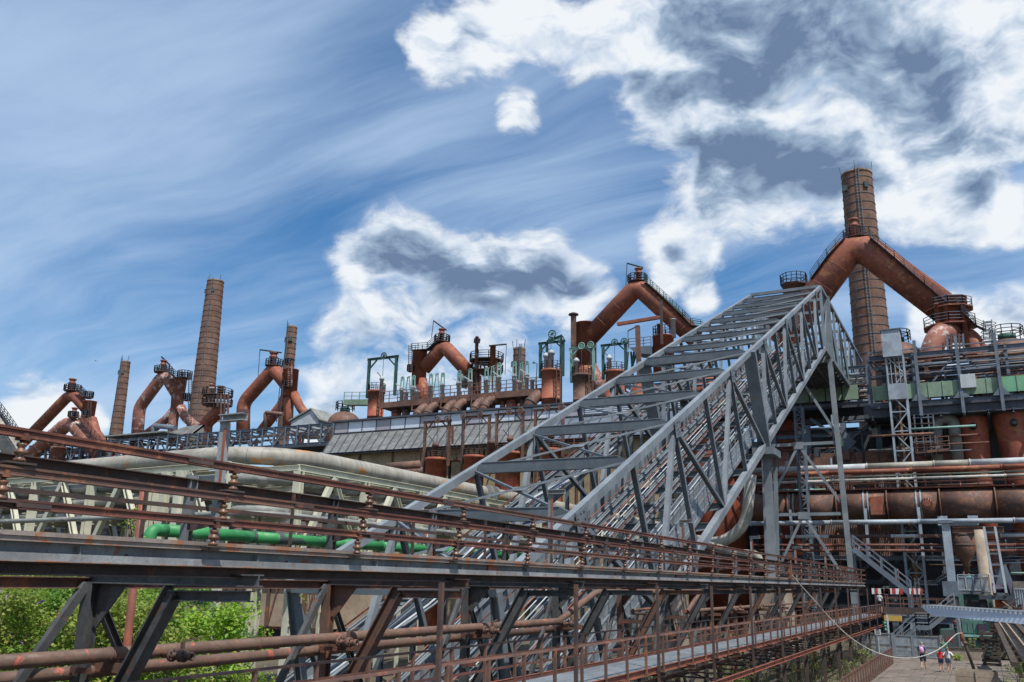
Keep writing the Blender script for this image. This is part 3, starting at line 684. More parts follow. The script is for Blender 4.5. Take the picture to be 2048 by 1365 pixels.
# ------------------------------------------------------------------ the inclined hoist bridge
HR, HL = -13.0, -20.8
def zt_(Y): return 7.58 + 0.4335 * (Y - 30.2)
def zb_(Y): return 2.08 + 0.4376 * (Y - 35.2)
YP, YA, YE = 61.3, 100.5, 140.5
ZTF = zt_(YA); ZBF = zb_(YA - 0.3) + 0.3
NODES = [61.3 - 6.2 * k for k in range(6, 0, -1)] + [61.3 + 4.9 * k for k in range(0, 8)]
DIRI = Vector((0, 1, 0.4355)).normalized()
UPI = Vector((0, -0.4355, 1)).normalized()
def hoist():
    t = thing('inclined_hoist', 'huge grey steel lattice hoist bridge climbing from the ground to the furnace charging platform', 'hoist bridge', (-17, 60, 0))
    g, gl = 'hoist_grey', 'hoist_light'
    EV = {round(61.3 - 6.2, 1), round(61.3 - 18.6, 1), round(61.3 - 31, 1), round(61.3 - 43.4, 1), round(66.2, 1), 76.0, 85.8, 95.6}
    Yb0 = 30.0
    for X in (HR, HL):
        s = 1 if X == HR else -1
        # chords: an upper and a lower length each side of the portal, then the level head
        PB(t, 'top_chord', (X, 24.0, zt_(24.0)), (X, YP, zt_(YP)), 0.28, 0.36, gl); PB(t, 'end_post', (X, 24.2, zt_(24.0)), (X, 25.5, 0), 0.3, 0.3, g, 'ibeam', up=(1, 0, 0))
        PB(t, 'top_chord', (X, YP + 0.05, zt_(YP) + 0.02), (X, YA, ZTF), 0.28, 0.35, gl)
        PB(t, 'top_chord', (X, YA + 0.05, ZTF + 0.02), (X, YE, ZTF + 0.4), 0.34, 0.36, g)
        PB(t, 'bottom_chord', (X, Yb0, zb_(Yb0)), (X, YP + 3.4, zb_(YP + 3.4)), 0.36, 0.44, gl)
        PB(t, 'bottom_chord', (X, YP + 3.7, zb_(YP + 3.7)), (X, YA - 0.2, ZBF), 0.36, 0.44, gl)
        PB(t, 'bottom_chord', (X, YA - 0.1, ZBF), (X, YE, ZBF), 0.36, 0.55, g)
        for i, Y in enumerate(NODES):
            top = Vector((X, Y, zt_(Y) - 0.1)); yb = Y + 3.25
            bot = lambda q: Vector((X, q, zb_(q) if q < YA else ZBF)) if q > Yb0 else Vector((X, q, max(0.0, zb_(q))))
            ev = min(abs(Y - e) for e in EV) < 0.3
            if abs(Y - YP) < 0.1: continue
            if yb > 27: PB(t, 'hanger', top, bot(yb), 0.20, 0.24, g, 'ibeam', up=(1, 0, 0))
            if ev:
                yl = (NODES[i-1] if i else Y - 6.2) + 3.25
                if yl > 22 and abs(yl - YP - 3.25) > 0.1: PB(t, 'post', top, bot(yl), 0.30, 0.24, gl, up=(1, 0, 0))
                elif yl > 22: PB(t, 'post', top, bot(Y - 0.6), 0.30, 0.24, gl, up=(1, 0, 0))
                if i < len(NODES) - 1:
                    yr = NODES[i+1] + 3.25
                    if yr > 27 and yr < YA + 1: PB(t, 'diagonal', top - Vector((s * 0.06, 0, 0)), bot(yr), 0.20, 0.26, g, 'ibeam', up=(1, 0, 0))
                MB().prism([top + Vector((s * 0.2, -0.55, 0.05)), top + Vector((s * 0.2, 0.55, 0.45)), top + Vector((s * 0.2, 0.5, -0.5)), top + Vector((s * 0.2, -0.3, -0.7))], (s * 0.025, 0, 0)).build('gusset_plate', g, t)
                rv = MB()
                for a_, b_ in ((-.35, -.1), (-.2, -.3), (0, -.45), (.25, -.3), (.35, -.05), (-.1, .1), (.2, .2), (.05, -.2)): rv.lathe(top + Vector((s * .225, a_, b_)), [(.05, 0), (.04, .03), (.01, .04)], 6, axis=(s, 0, 0))
                rv.build('rivets', 'rust_dark', t, kind='stuff')
        # portal leg
        PB(t, 'portal_leg', (X, YP, zt_(YP) + 0.1), (X, YP + 3.5, zb_(YP + 3.5) - 0.25), 0.46, 0.85, g, up=(1, 0, 0))
        MB().box((X, YP + 4.0, zb_(YP + 4) - 0.75), (1.5, 2.6, 0.5)).build('bearing_block', g, t)
        # level head: posts and diagonals
        yy = YA; k = 0
        while yy < YE + 0.1:
            PB(t, 'post', (X, yy, ZTF - 0.1), (X, yy, ZBF + 0.2), 0.24 if k % 2 else 0.34, 0.26, gl if k % 2 == 0 else g, 'ibeam' if k % 2 else 'beam', up=(1, 0, 0))
            if yy + 4.4 < YE + 1: PB(t, 'diagonal', (X, yy + (0 if k % 2 else 5), ZTF - 0.2), (X, yy + (5 if k % 2 else 0), ZBF + 0.2), 0.16, 0.20, g, 'ibeam', up=(1, 0, 0))
            yy += 5.0; k += 1
        PB(t, 'portal_leg', (X, YA + 4.2, ZTF + 0.1), (X, YA + 4.0, ZBF - 0.3), 0.5, 0.8, g, up=(1, 0, 0))
    # top cross beams with tapered ends and lateral bracing
    for i, Y in enumerate(NODES):
        z = zt_(Y); hw, hh = 0.16, (0.30 if Y < YP else 0.24)
        if abs(Y - YP) < 0.1: hh = 0.36; hw = 0.3
        a, b = HL + 0.18, HR - 0.18
        MB().prism([(a, Y - hw, z - hh * .8), (b - 0.10, Y - hw, z - hh * .8), (b, Y - hw, z - hh * .3), (b, Y - hw, z + 0.05), (b - 0.42, Y - hw, z + hh * .8), (a + 0.2, Y - hw, z + hh * .8), (a, Y - hw, z + 0.1)], (0, 2 * hw, 0)).build('cross_beam', 'hoist_shaded', t)
        MB().box(((a + b) / 2 - .1, Y, z + hh * .8 + .014), (b - a - .66, 2 * hw + .06, .026)).build('cross_beam_lit_flange', gl, t)  # top flange in the paler paint, standing for its lit top
        if i < len(NODES) - 1:
            Y2 = NODES[i + 1]
            PB(t, 'lateral_brace', (a, Y + 0.3, z + 0.05), (b, Y2 - 0.3, zt_(Y2) - 0.05), 0.13, 0.10, g)
            PB(t, 'lateral_brace', (b, Y + 0.3, z - 0.1), (a, Y2 - 0.3, zt_(Y2) - 0.2), 0.13, 0.10, g)
            mx = Vector(((a + b) / 2, (Y + Y2) / 2, (z + zt_(Y2)) / 2 - 0.02))
            MB().box(mx, (0.7, 0.5, 0.03), (Vector((1, 0, 0)), DIRI, UPI)).build('brace_plate', g, t)
    yy = YA
    while yy < YE:
        PB(t, 'cross_beam', (HL, yy, ZTF + 0.1), (HR, yy, ZTF + 0.1), 0.3, 0.34, g); yy += 5.0
    # floor beams
    Y = 31.0
    while Y < YA:
        PB(t, 'floor_beam', (HL + 0.2, Y, zb_(Y) - 0.05), (HR - 0.2, Y, zb_(Y) - 0.05), 0.24, 0.42, g, 'ibeam')
        if Y + 3.1 < YA: PB(t, 'floor_brace', (HL + 0.2, Y + 0.2, zb_(Y) - 0.1), (HR - 0.2, Y + 2.9, zb_(Y + 2.9) - 0.1), 0.09, 0.09, g, 'angle')
        Y += 3.1
    # skip tracks: stringers and rails, plate girders with stiffeners, cables
    zo = lambda Y, d: zb_(Y) + d
    for X in (-15.4, -16.9, -18.1, -19.6):
        PB(t, 'stringer', (X, 22, zo(22, 0.35)), (X, YA, zo(YA, 0.35)), 0.18, 0.36, g, 'ibeam', up=UPI)
        PB(t, 'track_rail', (X, 22, zo(22, 0.62)), (X, YA, zo(YA, 0.62)), 0.11, 0.13, gl, 'rail', up=UPI)
    for X in (-20.15,):
        PB(t, 'plate_girder', (X, 20, zo(20, 1.05)), (X, YA, zo(YA, 1.05)), 0.05, 1.15, gl, up=UPI)
        PB(t, 'girder_flange', (X, 20, zo(20, 1.72)), (X, YA, zo(YA, 1.72)), 0.34, 0.06, gl, up=UPI)
        PB(t, 'girder_flange', (X, 20, zo(20, 0.40)), (X, YA, zo(YA, 0.40)), 0.34, 0.06, gl, up=UPI)
        PB(t, 'track_rail', (X + 0.05, 20, zo(20, 1.86)), (X + 0.05, YA, zo(YA, 1.86)), 0.11, 0.13, gl, 'rail', up=UPI)
        st = mesh_only(MB().beam((0, 0, -0.58), tuple(UPI * 0.0 + Vector((0, 0, 0.60))), 0.14, 0.05), 'stiffener', g)
        Y = 21.0
        while Y < YA:
            shared(t, 'stiffener', st, (X + 0.11, Y, zo(Y, 1.05))); Y += 1.15
    # outer track of the older incline, on the far side
    for X, d in ((-23.6, 1.2), (-25.4, 1.2)):
        PB(t, 'plate_girder', (X, 12, zo(12, d) + 0.0), (X, YA - 6, zo(YA - 6, d)), 0.12, 0.62, gl, 'channel', up=UPI)
        PB(t, 'track_rail', (X, 12, zo(12, d + 0.42)), (X, YA - 6, zo(YA - 6, d + 0.42)), 0.10, 0.13, gl, 'rail', up=UPI)
        PB(t, 'track_rail', (X - 0.5, 12, zo(12, d + 0.40)), (X - 0.5, YA - 6, zo(YA - 6, d + 0.40)), 0.08, 0.08, 'rust_rail', 'rail', up=UPI)
    Y = 14.0
    while Y < YA - 6:
        PB(t, 'track_tie', (-25.6, Y, zo(Y, 1.15)), (-23.4, Y, zo(Y, 1.15)), 0.12, 0.16, g, 'channel'); Y += 2.6
        if int(Y * 10) % 2 == 0 and zo(Y, 0.6) > 0: PB(t, 'trestle_leg', (-24.5, Y, zo(Y, 0.9)), (-24.5, Y + 0.0, 0), 0.22, 0.22, g, 'ibeam')
    rnd = random.Random(3)
    for i in range(9):
        X = -14.7 - i * 0.62; d = rnd.uniform(0.9, 3.4)
        cab = MB(); pts = []
        for k in range(13):
            Y = lerp(24, YA - 1, k / 12); sag = -0.5 * math.sin(math.pi * k / 12)
            pts.append((X, Y, zo(Y, d) + sag * (i % 3) * 0.5))
        cab.tube(pts, 0.030, 5).build('hoist_cable', 'rust_orange' if i % 3 else 'grey_white', t)
    for i in range(5):
        pts = []
        for k in range(17):
            Y = lerp(12, 60, k / 16); pts.append((-22.6 - 0.22 * i, Y, zo(Y, 1.9 + 0.1 * i) - 0.35 * math.sin(k * 0.9 + i * .4)))
        MB().tube(pts, 0.055, 6).build('cable_run', 'grey_white' if i % 2 else 'hoist_light', t)
    # stair walkway on the near side with mesh panels
    for X in (-13.75, -14.75):
        PB(t, 'stair_string', (X, 30.5, zo(30.5, 0.45)), (X, YA, zo(YA, 0.45)), 0.06, 0.26, gl, up=UPI)
        PB(t, 'hand_rail', (X, 30.5, zo(30.5, 1.75)), (X, YA, zo(YA, 1.75)), 0.07, 0.07, gl, up=UPI)
        PB(t, 'knee_rail', (X, 30.5, zo(30.5, 1.15)), (X, YA, zo(YA, 1.15)), 0.05, 0.05, gl, up=UPI)
        Y = 31.0; pst = mesh_only(MB().beam((0, 0, 0), (0, 0, 1.32), 0.07, 0.07), 'rail_post', g)
        while Y < YA:
            shared(t, 'rail_post', pst, (X, Y, zo(Y, 0.45)))
            if X == -13.75 or Y < 60:
                mb = MB(); y2 = Y + 1.36
                a, b = Vector((X, Y + 0.05, zo(Y + 0.05, 0.62))), Vector((X, y2 - 0.05, zo(y2 - 0.05, 0.62)))
                mb.quad_uv(a, b, b + _Z * 1.08, a + _Z * 1.08, 13, 10).build('mesh_panel', 'mesh_grey', t)
            Y += 1.4
    tr = mesh_only(MB().box((0, 0, 0), (0.92, 0.26, 0.03)), 'tread', 'grating')
    Y = 31.0
    while Y < YA - 0.3: shared(t, 'tread', tr, (-14.25, Y, zo(Y, 0.40))); Y += 0.5
    # glazed guard on the level head, plank floor
    Y = YA - 0.8
    gp = mesh_only(MB().box((0, 0, 0), (0.03, 2.0, 2.6)), 'glass_panel', 'glass_green')
    fr = mesh_only(MB().box((0, 0, 0), (0.07, 0.06, 2.7)), 'frame_post', 'hoist_grey')
    while Y < YE - 2:
        for X in (HR - 0.35, HL + 0.35):
            shared(t, 'glass_panel', gp, (X, Y + 1.03, ZBF + 1.65)); shared(t, 'frame_post', fr, (X, Y, ZBF + 1.65))
        Y += 2.06
    Y = YA + 0.2; k = 0
    while Y < YE:
        MB().box(((HL + HR) / 2, Y + 0.48, ZBF + 0.20), (7.0, 0.94, 0.08)).build('floor_plate', 'rust_brown' if k % 3 else 'hoist_grey', t)
        if k % 2 == 0: PB(t, 'floor_beam', (HL + 0.2, Y, ZBF - 0.02), (HR - 0.2, Y, ZBF - 0.02), 0.16, 0.34, g, 'ibeam')
        Y += 0.98; k += 1
    for X in (-15, -17, -19): PB(t, 'stringer', (X, YA, ZBF - 0.28), (X, YE, ZBF - 0.28), 0.16, 0.2, g, 'ibeam')
    # head sheave frame
    MB().box((-17, YA - 3, zb_(YA - 3) + 4.6), (3.4, 2.2, 2.4)).build('sheave_house', 'rust_dark', t)
    for X in (-18.2, -15.8): MB().lathe((X - 0.1, YA - 5, zb_(YA - 5) + 4.4), [(1.0, 0), (1.1, 0.02), (1.1, 0.2), (1.0, 0.22)], 20, axis=(1, 0, 0)).build('sheave', 'blue_steel', t)
    # support tower under the head, columns under the portal
    YT = 104.0
    cr = PY(1656, 750, YT).x
    zh1 = PY(1660, 886, YT).z; zh2 = PY(1674, 1028, YT).z
    top = ZBF - 0.3
    for X, sp in ((HR, 0.6), (HL, -0.6)):
        PB(t, 'tower_leg', (X, YT, top), (X + sp, YT, 0), 0.52, 0.56, gl, 'ibeam', up=(0, 1, 0))
        PB(t, 'portal_column', (X, YP + 3.9, zb_(YP + 4) - 1.0), (X, YP + 3.9, 0), 0.5, 0.5, gl, 'ibeam', up=(0, 1, 0))
        PB(t, 'portal_column', (X + 0.35, YP + 5.2, zb_(YP + 4) - 1.0), (X + 0.1, YP + 4.4, 3), 0.25, 0.3, g, 'ibeam', up=(0, 1, 0))
        MB().box((X + sp, YT, 0.2), (1.6, 1.6, 0.4)).build('footing', 'concrete', t)
        MB().box((X, YP + 3.9, 0.2), (1.6, 1.6, 0.4)).build('footing', 'concrete', t)
        MB().prism([(X - 1.6, YP + 1.4, 0), (X + 1.6, YP + 1.4, 0), (X + 1.0, YP + 1.4, 5.4), (X - 1.0, YP + 1.4, 5.4)], (0, 3.0, 0)).build('pier', 'concrete_wall', t)
    PB(t, 'tower_tie', (HL, YT, zh1), (HR, YT, zh1), 0.26, 0.34, gl)
    PB(t, 'tower_tie', (HL, YT, zh2), (HR, YT, zh2), 0.26, 0.34, gl)
    PB(t, 'tower_tie', (HL - 0.3, YT, top - 0.1), (HR + 0.5, YT, top - 0.1), 0.5, 0.7, gl)
    mx = (HL + HR) / 2 - 0.2
    for (za, zc) in ((zh1, zh2 + 1.2), (zh2, zh2 - 7.2), (top - 0.6, zh1 + 1.2)):
        for X in (HL, HR): PB(t, 'tower_brace', (mx, YT, za - 0.1), (X, YT, zc), 0.24, 0.28, gl)
        MB().box((mx, YT - 0.16, za - 0.15), (1.1, 0.04, 0.8)).build('gusset_plate', gl, t)
    poly = [PY(px, py, 128) for px, py in ((1577, 822), (1579, 834), (1619, 850), (1728, 838), (1775, 806), (1773, 786), (1640, 806))]
    MB().prism(poly, (0, 1.6, 0)).build('bearing_girder', 'hoist_grey', t)
    return t
hoist()
# ------------------------------------------------------------------ cream pipe rack with its pipes, left of the hoist
C0 = PX(535, 903, -30.0); ZC = C0.z
def rack():
    right = PZ(1000, 992, ZC); left = PZ(95, 941, ZC)
    dr = (right - C0).normalized(); dl = (left - C0).normalized()
    far = C0 + dr * 62; lef = C0 + dl * 75
    # big clad pipe in sheet rings
    t = thing('clad_pipe', 'thick grey sheet-clad pipe bending over the cream rack with orange rust stains', 'pipe', (C0.x, C0.y, 0))
    r = 18.5 * mpp(C0)
    path = bend([lef, C0, far], 5.0, 10)
    # split the cladding into lengths so that seams show
    def resample(path, step):
        out = [path[0]]; acc = 0.0
        for a, b in zip(path, path[1:]):
            L = (b - a).length; p = 0.0
            while acc + (L - p) >= step:
                p += step - acc; acc = 0.0; out.append(a + (b - a) * (p / L))
            acc += L - p
        out.append(path[-1]); return out
    rs = resample(path, 0.36)
    n_seg = 7
    k = 0; i = 0
    while i < len(rs) - 2:
        j = min(i + n_seg, len(rs) - 1)
        sub = rs[i:j + 1]
        pts = []; rr = []
        for q, p in enumerate(sub):
            rr.append(r * (1.0 + (0.006 if q % 2 else -0.004))); pts.append(p)
        MB().tube(pts, rr, 28, caps=False).build('cladding', 'clad_rings', t)
        d = (sub[1] - sub[0]).normalized()
        MB().lathe(sub[0] - d * 0.03, [(r * 0.99, 0), (r * 1.022, 0.005), (r * 1.022, 0.055), (r * 0.99, 0.06)], 28, axis=d).build('seam_band', 'clad_rings', t)
        i = j; k += 1
    for px, py in ((692, 935), (706, 937), (975, 985), (988, 987)):
        p = PZ(px, py, ZC); d = dr
        MB().lathe(p, [(r * 1.0, 0), (r * 1.05, 0.01), (r * 1.05, 0.10), (r, 0.11)], 28, axis=d).box(p + Vector((r * 1.05, 0, 0)), (0.16, 0.14, 0.16)).build('clamp', 'pipe_grey', t)
    # rack
    m = thing('pipe_rack', 'cream painted steel lattice rack carrying grey pipes over the bushes', 'pipe rack', (C0.x, C0.y, 0))
    zt, zb = ZC - r - 0.28, ZC - r - 5.3
    def leg_truss(a0, d, L, side, tag_):
        nb = int(L / 5.2); st = L / nb
        for off in (0.0, 2.4):
            o = side * off
            PB(m, 'top_beam', a0 + o + _Z * (zt - a0.z), a0 + o + d * L + _Z * (zt - a0.z), 0.26, 0.34, 'cream', 'ibeam')
            PB(m, 'bottom_beam', a0 + o + _Z * (zb - a0.z), a0 + o + d * L + _Z * (zb - a0.z), 0.26, 0.34, 'cream', 'ibeam')
            for i in range(nb + 1):
                p = a0 + o + d * (st * i); 
                PB(m, 'post', Vector((p.x, p.y, zb + .17)), Vector((p.x, p.y, zt - .17)), 0.40, 0.34, 'cream', 'ibeam', up=d)
                if i < nb:
                    q = a0 + o + d * (st * (i + 0.5)); n2 = a0 + o + d * (st * (i + 1))
                    PB(m, 'diagonal', Vector((q.x, q.y, zt - .2)), Vector((p.x, p.y, zb + .2)), 0.26, 0.28, 'cream', 'channel')
                    PB(m, 'diagonal', Vector((q.x, q.y, zt - .2)), Vector((n2.x, n2.y, zb + .2)), 0.26, 0.28, 'cream', 'channel')
        for i in range(nb + 1):
            p = a0 + d * (st * i)
            for z in (zt, zb, zt - 1.0, zt - 1.75, zt - 2.45):
                PB(m, 'cross_beam', Vector((p.x, p.y, z)), Vector((p.x, p.y, z)) + side * 2.4, 0.2, 0.26, 'cream', 'ibeam')
            if i % 2 == 0:
                for off in (0.0, 2.4):
                    q = p + side * off
                    PB(m, 'column', Vector((q.x, q.y, 0)), Vector((q.x, q.y, zb - 0.17)), 0.34, 0.34, 'cream', 'ibeam')
    perp_r = Vector((-dr.y, dr.x, 0)); perp_r = perp_r if perp_r.x < 0 else -perp_r
    perp_l = Vector((-dl.y, dl.x, 0)); perp_l = perp_l if perp_l.y > 0 else -perp_l
    s0 = Vector((C0.x, C0.y, 0))
    leg_truss(s0 - perp_r * 1.2 + dr * 1.0 + _Z * 0, dr, 58, perp_r, 'r')
    leg_truss(s0 - perp_l * 1.2 + dl * 1.2, dl, 70, perp_l, 'l')
    # twin corner posts
    for dx in (-0.5, 0.6):
        c = s0 - perp_l * 1.7 + dl * (4.5 + dx)
        PB(m, 'corner_column', Vector((c.x, c.y, 0)), Vector((c.x, c.y, zt - 0.2)), 0.36, 0.36, 'cream', 'ibeam')
    # pipes on the tiers
    tiers = [(-0.75, zt - 0.60, 0.27, 'pipe_grey'), (0.35, zt - 0.62, 0.25, 'clad_grey'), (-0.8, zt - 1.38, 0.24, 'clad_grey'), (0.1, zt - 1.40, 0.22, 'pipe_grey'), (0.9, zt - 1.40, 0.2, 'pipe_grey'),
             (-0.7, zt - 2.08, 0.25, 'pipe_grey'), (0.3, zt - 2.10, 0.22, 'clad_grey'), (0.95, zt - 2.12, 0.2, 'rust_brown'), (-1.75, zt - 2.35, 0.13, 'pipe_grey')]
    labs = ['upper front grey pipe lying under the clad pipe on the cream rack', 'upper rear buff pipe lying under the clad pipe on the cream rack',
            'middle front buff pipe on the cream rack', 'middle grey pipe in the heart of the cream rack', 'thin middle rear grey pipe on the cream rack',
            'thick lowest front grey pipe on the cream rack', 'lowest buff pipe behind the thick grey one on the cream rack', 'slim brown rusty pipe at the back of the cream rack', 'slim grey pipe bracketed outside the cream rack']
    for (off, z, rr, mt), lb in zip(tiers, labs):
        # offset towards the camera is negative perp
        pa = s0 + dl * 72 + perp_l * off; pb_ = s0 + dr * 60 + perp_r * off
        # corner = intersection of both offset lines
        A = s0 + perp_l * off; B = s0 + perp_r * off
        den = dl.x * dr.y - dl.y * dr.x
        tt = ((B.x - A.x) * dr.y - (B.y - A.y) * dr.x) / den
        cn = A + dl * tt
        pts = bend([Vector((pa.x, pa.y, z)), Vector((cn.x, cn.y, z)), Vector((pb_.x, pb_.y, z))], 2.2, 7)
        tp = thing('rack_pipe', lb, 'pipe', (cn.x, cn.y, z), 'grey pipes on the cream rack')
        MB().tube(pts, rr, 16).build('pipe', mt, tp)
        for q in range(10):
            p = lerp(Vector((cn.x, cn.y, z)), Vector((pb_.x, pb_.y, z)), 0.08 + q * 0.1)
            MB().lathe(p, [(rr, 0), (rr * 1.16, 0.005), (rr * 1.16, 0.075), (rr, 0.08)], 16, axis=dr).build('flange', mt, tp)
            p = lerp(Vector((cn.x, cn.y, z)), Vector((pa.x, pa.y, z)), 0.08 + q * 0.1)
            MB().lathe(p, [(rr, 0), (rr * 1.16, 0.005), (rr * 1.16, 0.075), (rr, 0.08)], 16, axis=dl).build('flange', mt, tp)
    # green pipe
    g = thing('green_pipe', 'bright green pipe with dark patches running under the cream rack', 'pipe', (-27.6, 20, 0))
    X = -27.6
    zg = sum(PX(a, b, X).z for a, b in ((480, 1078), (700, 1089), (1000, 1106))) / 3
    rg = 10.8 * mpp(PX(560, 1082, X))
    ya = PX(330, 1072, X).y; yb = 60
    MB().tube(bend([(X, ya, zg), (X, ya - .7, zg), (X, ya - .7, 0)], .5, 6), rg, 18).build('elbow', 'green_pipe', g)
    yy = ya; k = 0
    while yy < yb:
        L = 4.7
        MB().tube([(X, yy, zg), (X, yy + L, zg)], rg, 22).build('pipe', 'green_pipe', g)
        MB().lathe((X, yy + L - 0.05, zg), [(rg, 0), (rg * 1.12, 0.004), (rg * 1.12, 0.096), (rg, 0.1)], 22, axis=(0, 1, 0)).build('joint_ring', 'green_pipe' if k % 3 else 'patch_dark', g)
        yy += L; k += 1
    yp = PX(560, 1080, X).y
    MB().tube([(X, yp - 0.25, zg), (X, yp + 0.1, zg)], rg * 1.012, 22, caps=False).build('patch', 'patch_dark', g)
    pm = MB()
    rn = random.Random(5)
    for i in range(5):
        a0 = rad(20 - i * 16)
        L = rn.uniform(0.6, 1.5)
        vs = []
        for q in range(6):
            for s_ in (0, 1):
                an = a0 - s_ * rad(11)
                vs.append((X + rg * 1.014 * math.cos(an), yp + 0.1 + L * q / 5, zg + rg * 1.014 * math.sin(an)))
        pm.add(vs, [(2*q, 2*q+1, 2*q+3, 2*q+2) for q in range(5)])
    pm.build('patch_fingers', 'patch_dark', g, kind='stuff')
    for i in range(6): 
        y = ya + 3 + i * 6.5
        PB(g, 'trestle', (X, y, 0), (X, y, zg - rg), 0.16, 0.16, 'cream', 'ibeam')
rack()

def timber_house():
    Y = 50.0
    a = PY(440, 1135, Y); b = PY(652, 1135, Y)
    z0, z1, z2 = 0.0, PY(540, 1255, Y).z, PY(540, 1085, Y).z
    t = thing('workshop_building', 'old plaster workshop with rusty steel framing and barred windows behind the pipe rack', 'building', ((a.x + b.x) / 2, Y, 0))
    MB().box(((a.x + b.x) / 2, Y + 4, (z1 + z2) / 2 + 0.2), (b.x - a.x, 7.8, z2 - z1 + 0.4)).build('wall', 'plaster', t)
    MB().box(((a.x + b.x) / 2, Y + 5.0, z1 / 2), (b.x - a.x - 0.5, 7.0, z1)).build('ground_floor', 'dark_steel', t)
    w = b.x - a.x
    for i in range(7):
        x = a.x + w * i / 6
        PB(t, 'frame_post', (x, Y + 0.02, 0), (x, Y + 0.02, z2 + 0.3), 0.16, 0.16, 'rust_brown', 'ibeam')
        if i < 6:
            PB(t, 'frame_brace', (x + 0.1, Y + 0.03, z1 + 0.15), (x + w / 6 - 0.1, Y + 0.03, z2 - 0.1), 0.10, 0.08, 'rust_brown')
            if i in (1, 3, 5):
                c = Vector((x + w / 12, Y + 0.04, z1 + (z2 - z1) * 0.62))
                f = MB().box(c, (1.15, 0.10, 1.5)).build('window', 'glass_dark', t)
                bars = MB()
                for q in range(5): bars.box(c + Vector((-0.46 + q * 0.23, -0.06, 0)), (0.03, 0.03, 1.5))
                for q in range(6): bars.box(c + Vector((0, -0.065, -0.70 + q * 0.28)), (1.15, 0.03, 0.03))
                bars.build('window_bars', 'green_pale', f)
    for z in (z1, z2 + 0.05, (z1 + z2) / 2):
        PB(t, 'frame_rail', (a.x, Y - 0.02, z), (b.x, Y - 0.02, z), 0.14, 0.16, 'rust_brown', 'ibeam')
    MB().prism([(a.x - 0.4, Y - 0.4, z2 + 0.4), (a.x - 0.4, Y + 8.3, z2 + 0.4), (a.x - 0.4, Y + 4, z2 + 2.0)], (w + 0.8, 0, 0)).build('roof', 'rust_dark', t)
timber_house()
